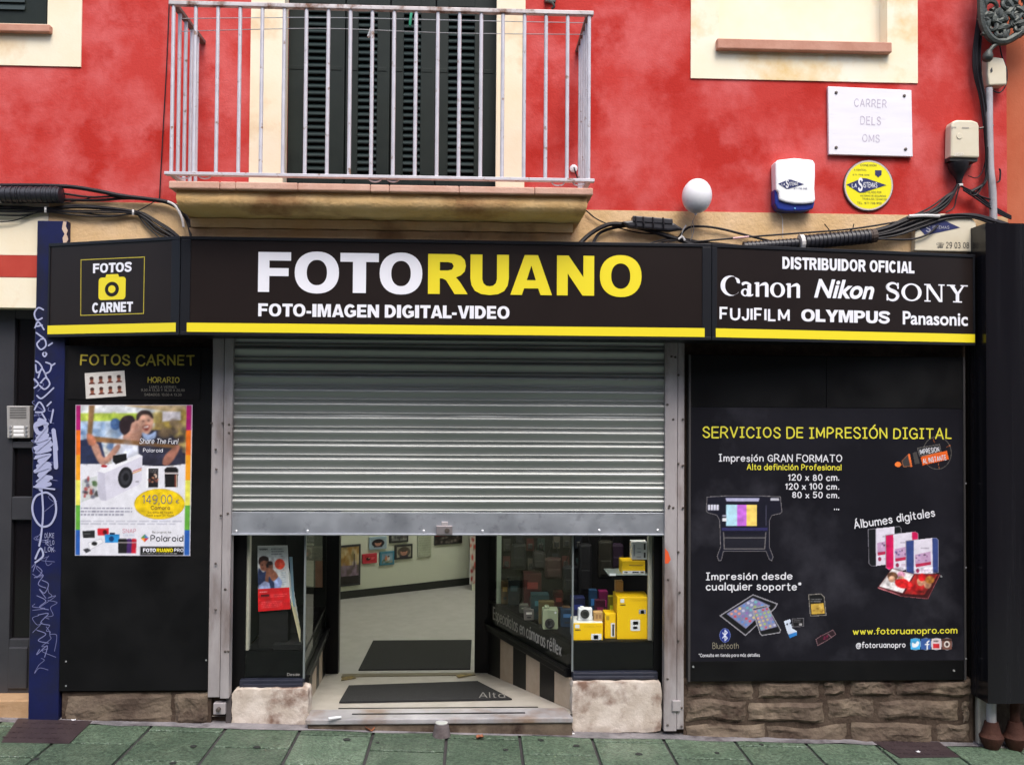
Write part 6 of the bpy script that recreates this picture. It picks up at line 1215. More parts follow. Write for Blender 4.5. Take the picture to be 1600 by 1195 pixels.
k = Ink(0, 0, 40, 100, 30, 60, (150, 152, 132)); k.rect(0, 0, 40, 30, (128, 134, 118)); k.rect(0, 31, 40, 34, (168, 170, 150)); k.tiny(4, 40, 30, 90, 7, (120, 124, 110), .6); k.rect(24, 55, 40, 100, (170, 130, 104)); k.rect(2, 0, 22, 8, (90, 44, 38))
Sd = Surf((JL-.16, 1.16, 0), (1, 0, 0), (0, 0, 1)); k.sheet('print', Sd, dp, lift=.004, warp=((476, 825), (504, 825), (504, 917), (476, 917))); MB().pbox(Sd, 475, 800, 505, 918, -.004, .003).build('backing', M['dark'], dp)

# ------------------------------------------------------------------ pictures on the shop's back wall
def framed(label, c4, frm, paint, n=(26, 26), wd=.02):
    u = [IW.uv(*p) for p in c4]; us = [a for a, b in u]; vs = [b for a, b in u]; u0, u1, v0, v1 = min(us), max(us), (u[2][1]+u[3][1])/2, (u[0][1]+u[1][1])/2
    t = thing('framed_picture', label, 'picture', IW.p((u0+u1)/2, v0), 'pictures on the back wall of the shop')
    MB().sbox(IW, u0, v0, u1, v1, .001, .018).build('frame', frm, t, bevel=.003)
    k = Ink(0, 0, 100, 100, *n); paint(k); k.sheet('print', IW, t, lift=.0195, box=(u0+wd, v0+wd, u1-wd, v1-wd)); return t
def scene_(k): k.rect(0, 0, 100, 50, (170, 140, 90)); k.blobs(0, 0, 100, 55, 40, 16, [(200, 180, 140), (150, 110, 50), (110, 100, 60), (210, 200, 180)], .7, 3); k.rect(0, 50, 100, 78, (120, 100, 116)); k.blobs(0, 45, 100, 80, 20, 12, [(150, 130, 150), (90, 80, 70)], .6, 4); k.rect(0, 78, 100, 100, (40, 36, 34)); k.rect(70, 20, 76, 55, (60, 50, 40))
framed('tall black framed street photograph at the left of the back wall', ((529, 850), (562, 851), (562, 913), (529, 916)), dk, scene_, (30, 50))
def por(bg, hair, bg2): 
    def f(k): k.rect(0, 0, 100, 100, bg); k.ell(50, 50, 44, 46, bg2); k.ell(50, 50, 24, 34, (180, 130, 110)); k.ell(50, 28, 28, 22, hair); k.rect(20, 82, 80, 100, (70, 60, 70)); k.ell(42, 48, 4, 3, (50, 30, 30)); k.ell(58, 48, 4, 3, (50, 30, 30)); k.rect(43, 66, 57, 69, (130, 60, 60))
    return f
framed('pale blue framed round portrait above the red print', ((576, 838), (603, 838), (603, 857), (576, 858)), mat('pale_blue_frame', (.30, .40, .48), .5), por((150, 170, 180), (30, 22, 26), (36, 32, 40)))
framed('small red print at the left of the blue framed picture', ((565.5, 865), (588, 863.5), (588, 879), (565.5, 880)), mat('red_frame', (.50, .03, .05), .5), lambda k: (k.rect(0, 0, 100, 100, (190, 40, 50)), k.ell(35, 52, 20, 26, (50, 20, 24)), k.ell(42, 40, 10, 12, (180, 120, 100)), k.tiny(60, 30, 95, 70, 3, (240, 190, 190))))
framed('blue framed print of two figures between red print and oval', ((592.5, 862), (615, 859.5), (615, 881), (592.5, 883)), mat('teal_frame', (.05, .20, .28), .5), lambda k: (k.rect(0, 0, 100, 100, (120, 150, 170)), k.blobs(0, 60, 100, 100, 12, 16, [(90, 110, 80), (160, 150, 120)], .8), k.ell(40, 50, 12, 24, (190, 120, 90)), k.ell(62, 54, 12, 22, (200, 190, 180)), k.ell(40, 28, 8, 9, (190, 140, 120)), k.ell(62, 32, 8, 9, (80, 50, 40))))
framed('black framed oval portrait right of the blue framed print', ((616, 851), (643.5, 849), (643.5, 871.5), (616, 874)), dk, por((150, 148, 132), (80, 70, 60), (90, 82, 72)))
framed('dark framed photograph half hidden under the shutter', ((608, 818), (637, 817), (637, 846), (608, 848)), dk, lambda k: (k.rect(0, 0, 100, 100, (120, 122, 118)), k.blobs(0, 20, 100, 90, 22, 14, [(60, 60, 60), (160, 160, 150), (90, 80, 80)], .8)))
framed('red and black poster on the back wall just under the shutter lock', ((678, 815), (721, 814), (721, 848), (678, 851)), dk, lambda k: (k.rect(0, 0, 100, 62, (120, 30, 30)), k.rect(0, 62, 100, 100, (40, 36, 34)), k.blobs(0, 66, 100, 96, 26, 8, [(150, 140, 130), (90, 80, 70), (30, 28, 28)], .8)), wd=.008)
t = framed('pale sheet of small print between oval portrait and red poster', ((652, 815), (673, 814), (673, 868), (652, 870)), mat('pale_sheet', (.50, .53, .45), .6), lambda k: (k.rect(0, 0, 100, 100, (176, 182, 158)), k.tiny(4, 2, 90, 98, 14, (140, 146, 128), .8)), (20, 44), .004)
t = thing('wall_poster', 'narrow strip of red and white prints at the right of the back wall', 'poster', FY(pz.y-.3).hit(738, 912)); S = FY(pz.y-.302)
k = Ink(0, 0, 20, 100, 12, 50, (190, 182, 170)); k.blobs(0, 0, 20, 100, 16, 7, [(180, 50, 40), (150, 30, 30), (210, 200, 190), (120, 90, 80)], .9, 3); k.sheet('print', S, t, lift=.003, warp=((734, 832), (743, 832), (743, 912), (735, 912))); MB().pbox(S, 734, 832, 743, 912, -.0, .0025).build('backing', wh, t)
# ------------------------------------------------------------------ things on the upper wall
S = FY(-.004); pq = thing('street_plaque', 'white marble street plaque lettered CARRER DELS OMS bolted to the red wall', 'street sign', S.hit(1357, 245))
sheet('slab', S, [(1291.5, 137), (1421.5, 143), (1423.5, 246.5), (1293, 243)], M['plaque'], pq, 0, .022, bevel=.003)
for t_, b_ in (('CARRER', (1332, 157, 1383, 170.5)), ('DELS', (1341.5, 184, 1374, 197.5)), ('OMS', (1344.5, 212, 1372, 224.5))): lettering('engraved_lettering', S, t_, b_, 1.0, M['engrave'], pq, lift=.0226, gap=2.3, rot=-R_(1.2))
for px, py in ((1304, 147), (1410, 152), (1304, 232.5), (1412, 235)): MB().lathe(S.p(*S.uv(px, py), .022), (0, -1, 0), [(0, .009), (.004, .009), (.006, .005)], 10).build('bolt', M['boltm'], pq)
def logo(S, c, wd, par, lift, m=None, ang=0):
    m = m or mat('navy_ink', (.012, .018, .10), .5); x, y = c; hh = wd*.21
    sheet('logo', S, [(x-wd/2, y+.3), (x-wd*.1, y-hh*.75), (x+wd*.0, y-hh*.72), (x+wd/2, y+1.2), (x-wd*.1, y+hh), (x-wd*.18, y+hh)], m, par, lift, lift+.001)
    lettering('logo_lettering', S, 'S', (x-wd*.22, y-hh*.8, x-wd*.09, y+hh*.85), 1.7, wh, par, lift=lift+.0015, shear=.1); lettering('logo_lettering', S, 'ISTEMAS', (x-wd*.08, y-hh*.25, x+wd*.27, y+hh*.42), 1.2, wh, par, lift=lift+.0015, gap=2.2); lettering('logo_lettering', S, 'LA', (x-wd*.37, y-hh*.1, x-wd*.24, y+hh*.4), 1.2, wh, par, lift=lift+.0015)
sir = thing('alarm_siren', 'white and blue alarm siren box with a diamond logo on the red wall', 'alarm', S.hit(1234, 332))
sheet('blue_base', S, [(1204, 300), (1204.5, 322), (1209, 331), (1222, 334), (1252, 333.5), (1264, 330), (1266, 322), (1266, 300)], M['bluep'], sir, 0, .07, bevel=.008)
wc = [(1203.5, 260), (1208, 255.5), (1218, 253.5), (1234, 252.8), (1252, 253.5), (1262, 255.5), (1266, 260)]; S2 = FY(-.06)
c1 = [(1204, 260), (1208, 256), (1234, 253), (1262, 256), (1265.5, 262), (1265.5, 280), (1264.5, 300), (1266, 318), (1262, 322), (1250, 323.5), (1234, 323.5), (1220, 321), (1210, 317.5), (1209, 306), (1205, 302)]
sheet('white_cover', S, c1, M['whitep'], sir, .002, .085, bevel=.009)
logo(FY(-.089), (1236, 287), 40, sir, .0008); lettering('lettering', FY(-.089), '971 798 998', (1240, 293.5, 1261, 296.5), .9, MATS['navy_ink'], sir, lift=.001); MB().lathe(FY(-.074).hit(1242, 326), (0, -1, 0), [(0, .005), (.004, .004)], 10).build('led', mat('pale_blue_led', (.2, .5, .8), .2), sir)
ds = thing('warning_disc', 'round yellow alarm company disc below the street plaque', 'sign', S.hit(1356, 330))
el = lambda cx, cy, rx, ry, n=44: [(cx+rx*math.cos(2*math.pi*k/n), cy+ry*math.sin(2*math.pi*k/n)) for k in range(n)]
sheet('rim', S, el(1356, 290.5, 39, 40), mat('dark_rim', (.07, .06, .06), .4), ds, 0, .008); sheet('face', S, el(1356, 290.5, 36.8, 37.8), mat('yellow_disc_paint', (.82, .74, .01), .35), ds, .008, .010)
marks('ring', S, [el(1356, 290.5, 36.8, 37.8)], .008, mat('pale_ring', (.55, .45, .42), .4), ds, lift=.0105, smooth=False, closed=True)
logo(S, (1352.5, 289), 62, ds, .0105); ni = MATS['navy_ink']
for t_, b_ in (('CONEXION', (1343, 257.5, 1368, 261)), ('A CENTRAL', (1333, 265, 1353, 268)), ('971 798 998', (1331, 273, 1357, 275.5)), ('INSTALADO POR', (1347, 299.5, 1376, 303)), ('SISTEMAS DE SEGURIDAD', (1343, 305.5, 1383, 308.5)), ('TRABAJOS TECNICOS', (1346, 310.5, 1384, 313.5)), ('TEL. 971 798 998', (1338, 316.5, 1376, 320))): lettering('lettering', S, t_, b_, .9, dk, ds, lift=.011, gap=2.2)
sheet('shield', S, [(1366, 267), (1376, 267), (1376, 274), (1371, 278), (1366, 274)], ni, ds, .0105, .0115)
bx = thing('telephone_box', 'tall ivory plastic connection box left of the grey conduit', 'junction box', S.hit(1497, 253))
sheet('cover', S, [(1476, 202), (1478, 196), (1486, 193.5), (1508, 194), (1517, 197), (1519, 203), (1519.5, 252), (1475, 251)], M['ivory'], bx, .002, .075, bevel=.010)
sheet('base', S, [(1475, 250), (1519.5, 252), (1518, 257), (1476, 255.5)], mat('dark_gap', (.03, .028, .025), .6), bx, .004, .06)
Sb = FY(-.0795); MB().lathe(Sb.hit(1499, 213), (0, -1, 0), [(0, .018), (.003, .016)], 20).build('embossed_mark', M['ivory'], bx, smooth='auto')
gm2 = mat('grey_emboss', (.36, .33, .27), .6)
for x0, y0, x1, y1 in ((1487, 198.5, 1494, 200.5), (1503, 199, 1514, 201)): MB().pbox(Sb, x0, y0, x1, y1, 0, .001).build('vent', gm2, bx)
lettering('lettering', Sb, 'JSP', (1490, 239, 1506, 244), .8, mat('pale_print', (.75, .72, .68), .6), bx, lift=.0012)
cn = MB(); a_ = FY(-.05); 
cn.lathe(a_.hit(1497, 255), a_.hit(1499, 291)-a_.hit(1497, 255), [(0, .058), (.03, .055), (.07, .03), (.1, .018), (.13, .016)], 12); cn.build('cable_boot', M['cable'], bx, smooth='auto'); MB().lathe(a_.hit(1499, 288), (.05, 0, -1), [(0, .02), (.012, .02)], 12).build('cable_tie', M['tie'], bx)
jb = thing('junction_box', 'small ivory junction box on top of the grey conduit', 'junction box', S.hit(1548, 140))
sheet('cover', S, [(1533, 95), (1557, 98), (1562, 112), (1562.5, 139), (1535, 140), (1533, 125)], M['ivory'], jb, 0, .07, bevel=.008); sheet('keyhole', FY(-.0745), [(1547, 110), (1550, 105), (1551, 112), (1548, 115)], dk, jb, 0, .001)
cd = thing('conduit_pipe', 'grey metal conduit running down the right corner into the black casing', 'pipe', FY(-.05).hit(1552, 345))
a_ = FY(-.045); MB().tube([a_.hit(1545, 138), a_.hit(1545.5, 200), a_.hit(1547, 260), a_.hit(1551, 300), a_.hit(1552.5, 352)], .021, 12).build('pipe', M['pipe'], cd, smooth='auto'); MB().tube([a_.hit(1530, 201), a_.hit(1545, 198), a_.hit(1552, 196)], .006, 6).build('clamp', M['boltm'], cd)
bn = thing('balloon', 'white balloon floating at the foot of the red wall by the cables', 'balloon', FY(-.12).hit(1085, 345))
c = FY(-.12).hit(1089, 306.5); r0 = abs(FY(-.12).uv(1112, 306)[0]-FY(-.12).uv(1089, 306)[0])
ax = (FY(-.12).hit(1091, 280)-FY(-.12).hit(1087, 333)).normalized(); MB().lathe(c, ax, [(-r0*1.3, .004), (-r0*1.24, .008), (-r0*1.17, .006)]+[(r0*1.17*math.sin(t_), r0*max(.02, math.cos(t_))*(1+.0*math.sin(t_))) for t_ in [R_(-82+i*8.2) for i in range(21)]], 28).build('skin', mat('white_rubber', (.78, .78, .80), .35, spec=.4), bn, smooth=True)
MB().tube(cat([tuple(FY(-.12).hit(1087, 335)), tuple(FY(-.1).hit(1083, 345)), tuple(FY(-.08).hit(1080, 356)), tuple(FY(-.06).hit(1082, 372))], 5), .0012, 5).build('string', M['cableg'], bn)
al = thing('alarm_box', 'ivory alarm box lettered with a phone number, half behind cables above the sign', 'alarm', S.hit(1470, 393))
sheet('case', S, [(1424, 338), (1436, 335), (1500, 338), (1512, 344), (1518, 352), (1519, 396), (1423, 394)], M['ivory'], al, 0, .05, bevel=.006)
Sa = FY(-.0545); sheet('logo', Sa, [(1436, 357), (1466, 340), (1500, 356), (1446, 368)], ni, al, 0, .001); lettering('logo_lettering', Sa, 'S', (1446, 352, 1454, 363), 1.2, gy, al, lift=.002); lettering('logo_lettering', Sa, 'ISTEMAS', (1457, 353, 1483, 358), 1.0, gy, al, lift=.002)
font('lettering', Sa, '☎', (1463, 379, 1475, 387.5), dk, al, lift=.001); lettering('lettering', Sa, '29 03 08', (1478, 378.5, 1514, 388), .9, dk, al, lift=.001, gap=2)
# ------------------------------------------------------------------ cables
def cab(par, pts, r=.006, y=-.03, m=None, name='cable', sag=0):
    P = [tuple(FY(p[2] if len(p) > 2 else y).hit(p[0], p[1])) for p in pts]
    return MB().tube(cat(P, 5), r, 7).build(name, m or M['cable'], par, smooth='auto')
rj = random.Random(5); J = lambda a: rj.uniform(-a, a)
cb = thing('cable_bundle', 'thick black cables along the top of the band left of the balcony', 'cables', F0.hit(100, 292))
cab(cb, [(-60, 290), (0, 290), (60, 290), (110, 292), (150, 298), (190, 306), (230, 311), (262, 316), (280, 326), (298, 346), (305, 380, -.06)], .012, -.045)
cab(cb, [(96, 302), (140, 308), (180, 307), (215, 311), (240, 312)], .006, -.04); cab(cb, [(100, 312), (150, 313), (200, 310), (248, 314), (275, 324), (292, 345), (300, 378, -.06)], .008, -.03)
cab(cb, [(262, 315), (274, 322), (284, 340), (287, 355)], .007, -.055, M['tie']); 
sc = thing('cable_splice', 'black ribbed cable splice sleeve at the left edge above the blue pillar', 'cable splice', F0.hit(50, 318))
def sleeve(par, p0, p1, r, y, n, ribs=.10):
    a, b = FY(y).hit(*p0), FY(y).hit(*p1); L_ = (b-a).length; pr = [(0, r*.5), (.006, r)]
    for i in range(n):
        for fr, k in ((.0, 1), (.45, 1), (.5, 1-ribs), (.95, 1-ribs)): pr.append((.006+(L_-.012)*(i+fr)/n, r*k))
    pr += [(L_-.006, r), (L_, r*.5)]
    MB().lathe(a, b-a, pr, 16).build('ribbed_sleeve', M['sleeve'], par, smooth='auto')
sleeve(sc, (-40, 304), (98, 305), .046, -.06, 17, .08)
MB().lathe(FY(-.06).hit(-1, 304.5), (1, 0, 0), [(0, .047), (.015, .047)], 16).build('end_collar', M['tie'], sc)
for px in (20, 30, 48, 71, 80, 88): MB().lathe(FY(-.06).hit(px, 304.5), (1, 0, 0), [(0, .048), (.006, .048)], 16).build('cable_tie', M['sleeve'], sc)
cb = thing('cable_bundle', 'loose bundle of thin black cables tied together left above the sign', 'cables', F0.hit(120, 330))
for i in range(8):
    o = i-3.5; cab(cb, [(-40, 327+o*2.0+J(2)), (30, 330+o*2.2+J(2)), (71, 328+o*.9), (120, 327+o*2.2+J(2)), (170, 330+o*2.2+J(2)), (209, 332+o*.8), (225, 338+o*1.4), (245, 352+o*2.4+J(2)), (268, 366+o*2.0), (285, 378+o, -.07)], .0042, -.03-.004*(i % 3))
cab(cb, [(209, 333), (230, 322), (248, 311)], .003, -.05); cab(cb, [(100, 318), (130, 312), (142, 309)], .003); cab(cb, [(-20, 348), (20, 345), (50, 335), (71, 329)], .003); cab(cb, [(215, 335), (228, 352), (245, 368), (258, 380)], .004)
for px, py in ((71, 328), (208, 332)): MB().tube([FY(-.055).hit(px, py-4), FY(-.06).hit(px, py), FY(-.055).hit(px, py+4)], .006, 6).build('cable_tie', M['tie'], cb)
wr = thing('vertical_wire', 'thin black wire running up the red wall left of the balcony', 'wire', F0.hit(250, 312)); cab(wr, [(249, 313), (255, 200), (261, 90), (266, -40)], .0032, -.012, name='wire')
# right side
cb = thing('cable_bundle', 'black cables arching from behind the balcony corbel along the ochre band', 'cables', F0.hit(950, 360))
cab(cb, [(905, 382, -.07), (922, 366), (945, 353), (965, 350), (1000, 356), (1040, 368), (1065, 376), (1085, 384, -.06)], .013, -.05); cab(cb, [(925, 384, -.07), (935, 366), (955, 357), (985, 352)], .009, -.03); cab(cb, [(916, 329), (932, 342), (960, 354), (1000, 364), (1040, 366)], .004, -.025)
cab(cb, [(1060, 372), (1075, 356), (1100, 354), (1128, 358), (1160, 366), (1200, 376), (1240, 384)], .007, -.03)
for i in range(6): cab(cb, [(1000+i*9+J(4), 384), (1040+J(6), 374+i), (1066, 372+i*.8), (1095+J(5), 377+i*1.5), (1140+J(8), 381+i), (1180, 386)], .0032, -.045-.003*i)
cab(cb, [(1072, 352), (1066, 362), (1064, 374)], .0035, -.05, M['tie']); cab(cb, [(1082, 345), (1084, 360), (1078, 378)], .002, -.05, M['cableg']); cab(cb, [(1060, 374), (1066, 370), (1070, 376)], .006, -.07, M['tie'])
cab(cb, [(1085, 378), (1150, 372), (1240, 365), (1330, 358), (1400, 347), (1460, 336)], .0055, -.055); cab(cb, [(1145, 372.5), (1160, 371), (1170, 370)], .0062, -.0555, mat('red_white_tape', (.6, .35, .35), .5), 'tape')
cab(cb, [(1288, 350), (1296, 360), (1298, 366)], .003, -.05); cab(cb, [(1334, 350), (1332, 358), (1326, 362)], .003, -.05); cab(cb, [(1214, 332), (1222, 340), (1223, 372)], .002, -.02, M['tie'])
s1 = thing('cable_splice', 'black clamped splice box on the cables right of the balcony corbel', 'cable splice', F0.hit(1015, 355))
S3 = FY(-.03); sheet('clamp', S3, [(986, 340), (1048, 345), (1048, 354), (986, 350)], M['sleeve'], s1, 0, .06, bevel=.006); sheet('body', S3, [(968, 349), (985, 347), (1050, 351), (1066, 361), (1045, 364), (980, 358)], M['sleeve'], s1, .005, .055, bevel=.012)
for px in (993, 1005, 1020, 1036): MB().tube([FY(-.092).hit(px, 338+(px-990)*.05), FY(-.095).hit(px+1, 350), FY(-.09).hit(px+1, 357)], .005, 6).build('clamp_bolt', M['cable'], s1)
s2 = thing('corrugated_conduit', 'black corrugated hose with a pale ring lying along the right end of the sign top', 'conduit', F0.hit(1300, 380))
sleeve(s2, (1160, 386), (1248, 380), .030, -.055, 14, .14); sleeve(s2, (1256, 379), (1362, 369), .043, -.06, 16, .12); MB().lathe(FY(-.058).hit(1249, 379.5), (1, 0, .1), [(0, .047), (.022, .047)], 16).build('collar', M['tie'], s2); MB().tube([FY(-.06).hit(1358, 369.5), FY(-.06).hit(1368, 368)], .04, 14).build('hose_end', mat('brown_tape', (.06, .04, .03), .7), s2)
cb = thing('cable_bundle', 'fan of black cables rising from the corrugated hose to the grey conduit', 'cables', F0.hit(1440, 345))
for i in range(19):
    o = (i-9)*.75; cab(cb, [(1350, 369+o*1.0), (1385, 362+o*1.2+J(1)), (1420, 350+o*1.6+J(2)), (1452, 338+o*1.5+J(3)), (1478, 320+o*1.6+J(3)), (1490, 304+o*.8), (1498+o*.3, 288)] if i < 11 else [(1350, 369+o*.8), (1400, 358+o*1.4+J(2)), (1440, 343+o*1.6+J(3)), (1480, 334+o*1.0+J(2)), (1520, 333+o*1.1), (1552, 340+o*1.5), (1575, 348+o)], rj.uniform(.0045, .0085), -.05-.004*(i % 5))
cab(cb, [(1420, 338), (1445, 337), (1468, 338)], .010, -.075, M['tie']); cab(cb, [(1500, 290), (1512, 296), (1530, 306), (1548, 312)], .005, -.05); cab(cb, [(1499, 292), (1494, 310), (1490, 325), (1478, 332)], .004, -.06)
cab(cb, [(1352, 372), (1390, 374), (1425, 374), (1450, 366), (1466, 352)], .006, -.07); cab(cb, [(1518, 246), (1525, 247), (1520, 255), (1514, 262)], .0025, -.05); cab(cb, [(1513, 275), (1526, 278), (1535, 268), (1540, 250)], .003, -.04); cab(cb, [(1520, 306), (1530, 300), (1542, 270), (1543, 230)], .004, -.06)
for i in range(3): cab(cb, [(1505, 293+i*2), (1525, 302+i*4), (1545, 318+i*3), (1565, 330+i*3), (1580, 338+i*2)], .005, -.045-.004*i)
cb = thing('cable_bundle', 'twisted black cables hanging down the right corner beside the conduit', 'cables', F0.hit(1535, 200))
for i in range(5): cab(cb, [(1530+i*2, -40), (1528+i*2.2, 20), (1521+i*2.6, 80), (1522+i*2.6, 115), (1530+i*2+J(1), 150), (1537+i*1.5+J(1), 190), (1540+J(2), 230), (1542+J(2), 262), (1538+J(3), 285), (1520+J(6), 298+i)], .0055, -.045-.006*(i % 3))
cab(cb, [(1561, 66), (1566, 90), (1573, 110), (1572, 132), (1562, 145), (1550, 141)], .0038, -.05); cab(cb, [(1558, 285), (1562, 282), (1563, 268), (1561, 264)], .005, -.03)
# ------------------------------------------------------------------ black casing over the drainpipes
cs = thing('pipe_casing', 'tall glossy black metal casing over drainpipes at the right edge', 'casing', (X(1570, 1100, -.2), -.12, Z(1570, 1100, -.2)))
ka, kb = X(1542, 700, -.21), X(1720, 700, -.21); zc0, zc1 = Z(1575, 1099, -.21), Z(1575, 349, -.21)
mb = MB(); xs = [ka, ka+.004, ka+.05, ka+.11, ka+.17, ka+.25, kb]
for i, x in enumerate(xs): mb.v += [Vector((x, -.21+.0035*math.sin(i*1.9), zc0)), Vector((x, -.21+.003*math.cos(i*1.7), (zc0+zc1)/2)), Vector((x, -.21+.0035*math.sin(i*1.1+1), zc1))]
n = len(xs); mb.f = [(3*i+j, 3*(i+1)+j, 3*(i+1)+j+1, 3*i+j+1) for i in range(n-1) for j in (0, 1)]
mb.build('front_sheet', M['blackgloss'], cs, smooth='auto'); MB().box(ka+.001, ka+.006, -.207, -.001, zc0+.0, zc1-.001).box(ka+.007, kb, -.2, -.012, zc1-.012, zc1-.006).build('side_sheet', M['blackgloss'], cs)
MB().box(X(1508, 800, .0)+.004, ka, -.03, -.001, Z(1515, 1092), Z(1515, 530)).build('side_flashing', M['blackframe'], cs)
for px, lab in ((1549, 'grey drainpipe foot with rust brown boot under the left of the casing'), (1586, 'rust brown drainpipe foot at the right edge below the casing')):
    p_ = thing('drainpipe', lab, 'pipe', FY(-.1).hit(px, 1160)); a_ = FY(-.1).hit(px, 1128); b_ = Vector((a_.x, a_.y, zc0+.25))
    gpx = a_.z; zg = gz(a_.x)+.004
    MB().tube([Vector((a_.x, a_.y, a_.z-.01)), b_], .026, 14).build('pipe', M['pipe'] if px < 1570 else M['brownpot'], p_, smooth='auto')
    MB().lathe((a_.x, a_.y, zg-.01), (0, 0, 1), [(0, .035), (.02, .045), (.05, .06), (.075, .066), (.08, .06), (.10, .05), (a_.z-zg+.015, .036), (a_.z-zg+.016, .028)], 14).build('boot', M['brownpot'], p_, smooth='auto')
MB().box(X(1522, 1110), X(1536, 1110), -.05, -.001, gz(3)-.02, Z(1528, 1082)).build('pale_plinth_end', mat('pale_plinth_stone', (.40, .34, .27), .9, c2=(.5, .44, .36), scale=14, bump=.6), bld, bevel=.008)
# ------------------------------------------------------------------ wrought iron lantern bracket, top right
lb_ = thing('lamp_bracket', 'dark wrought iron scroll bracket of a street lamp in the top right corner', 'lamp bracket', FY(-.1).hit(1560, 70))
Yb = -.12; P_ = lambda x, y, d=0: tuple(FY(Yb+d).hit(x, y))
mb = MB(); mb.tube(cat([P_(1533, -60), P_(1533, 10), P_(1537, 42), P_(1548, 60), P_(1562, 66), P_(1578, 62), P_(1600, 46), P_(1640, 10)], 6), .022, 8); mb.build('lower_arch', M['iron'], lb_, smooth='auto')
rs = random.Random(2)
for (cx, cy, r_, t0, dr) in ((1550, 12, 17, 20, 1), (1572, 30, 17, 200, -1), (1592, 8, 18, 90, 1), (1566, -12, 17, 0, -1), (1550, 42, 12, 120, 1), (1612, 26, 17, 30, -1), (1590, 44, 9, 200, 1), (1540, -20, 14, 60, -1), (1610, -16, 18, 10, 1), (1584, -30, 14, 150, 1), (1574, 8, 13, 60, -1), (1586, 22, 12, 240, 1), (1545, 26, 11, 300, 1), (1562, 52, 9, 10, -1), (1598, 30, 11, 100, -1), (1560, 28, 10, 170, 1)):
    pts = [P_(cx+r_*(1-k/34)*math.cos(R_(t0)+dr*k*.30), cy+r_*(1-k/34)*math.sin(R_(t0)+dr*k*.30), .012*math.sin(k*.3)) for k in range(29)]
    mb = MB(); mb.tube(pts, .012, 7, rs=[.017-.00025*k for k in range(29)]); mb.tube([pts[0], P_(cx+r_*math.cos(R_(t0))*1.35, cy+r_*math.sin(R_(t0))*1.35), P_(cx+r_*1.6*math.cos(R_(t0)+.5*dr), cy+r_*1.6*math.sin(R_(t0)+.5*dr))], .012, 7); mb.build('scroll', M['iron'], lb_, smooth='auto')
    lf_ = MB(); a0 = R_(t0)+dr*1.6
    for q in (0, 1.9): lf_.lathe(P_(cx+r_*.85*math.cos(a0+q), cy+r_*.85*math.sin(a0+q)), (math.cos(a0+q+1), .3, -math.sin(a0+q+1)), [(-.04, .002), (-.015, .022), (.012, .026), (.04, .003)], 7)
    lf_.build('leaf_ornament', M['iron'], lb_, smooth='auto')
mb = MB(); mb.tube(cat([P_(1562, 64), P_(1556, 70), P_(1549, 76), P_(1543, 88)], 4), .012, 8, rs=None); mb.lathe(P_(1544, 86), (-.25, 0, -1), [(-.03, .012), (.0, .028), (.02, .03), (.035, .022), (.04, .01)], 12); mb.build('hanging_finial', M['iron'], lb_, smooth='auto')
MB().tube([P_(1563, 64), tuple(FY(-.002).hit(1552, 60))], .014, 8).build('wall_tie', M['iron'], lb_)
# ------------------------------------------------------------------ small things
hk = thing('wall_hook', 'small dark iron hook on the red wall right of the balcony door', 'hook', F0.hit(862, 5)); MB().tube(cat([tuple(FY(0).hit(852, 3)), tuple(FY(-.05).hit(857, 3)), tuple(FY(-.07).hit(863, 5)), tuple(FY(-.07).hit(866, 11)), tuple(FY(-.06).hit(862, 14))], 4), .007, 7).build('hook_bar', M['iron'], hk); MB().pbox(FY(-.0), 851, -4, 868, 6, .0005, .02).build('plate', M['iron'], hk, bevel=.004)
cl = thing('wire_clip', 'white wire clip with a short lead on the red wall behind the right balcony bars', 'cable clip', F0.hit(896, 268)); MB().lathe(F0.hit(896, 264), (0, -1, 0), [(0, .022), (.012, .022), (.016, .012)], 12).build('disc', M['whitep'], cl, smooth='auto'); MB().tube(cat([tuple(FY(-.016).hit(897, 262)), tuple(FY(-.02).hit(900, 272)), tuple(FY(-.02).hit(905, 286))], 4), .004, 6).build('lead', M['cable'], cl)
for y0, ya, yb_, lab in ((24, 28, 32, 'upper thin clothesline strung behind the balcony bars'), (46, 45, 52, 'lower thin clothesline strung behind the balcony bars')):
    c_ = thing('clothesline', lab, 'clothesline', FY(-.45).hit(600, ya)); y = -.40
    MB().tube(cat([tuple(Vector((rx0, y, FY(y).uv(300, y0-4+(8 if y0 > 40 else 10))[1]))), tuple(FY(y).hit(500, ya)), tuple(FY(y).hit(700, yb_)), tuple(Vector((rx1, y, FY(y).uv(900, yb_+(2 if y0 > 40 else 4))[1])))], 6), .0022, 5).build('wire', mat('grey_wire', (.34, .36, .38), .5), c_)
def peg(lab, p0, p1, m):
    t = thing('clothes_peg', lab, 'clothes peg', FY(-.41).hit(*p1)); d = Vector((.006, 0, 0)); y = -.41
    for k_, q in ((-1, 'jaw'), (1, 'jaw')):
        a_, b_ = FY(y).hit(*p0), FY(y).hit(*p1); MB().tube([a_+Vector((0, k_*.005, 0)), (a_+b_)/2+Vector((0, k_*.007, 0)), b_+Vector((0, k_*.004, 0))], .007, 6).build(q, m, t, bevel=.001)
    MB().tube([(FY(y).hit(*p0)+FY(y).hit(*p1))/2+Vector((-.009, 0, 0)), (FY(y).hit(*p0)+FY(y).hit(*p1))/2+Vector((.009, 0, 0))], .004, 6).build('spring', M['boltm'], t)
peg('white clothes peg tilted on the lower clothesline', (582.5, 40), (575.5, 58), mat('white_peg', (.72, .74, .70), .5)); peg('green clothes peg on the upper clothesline', (643, 18), (640.5, 41), mat('green_peg', (.03, .30, .17), .5))
S = FY(.09); ic = thing('intercom', 'silver door intercom panel with six buttons beside the blue pillar', 'intercom', S.hit(30, 685))
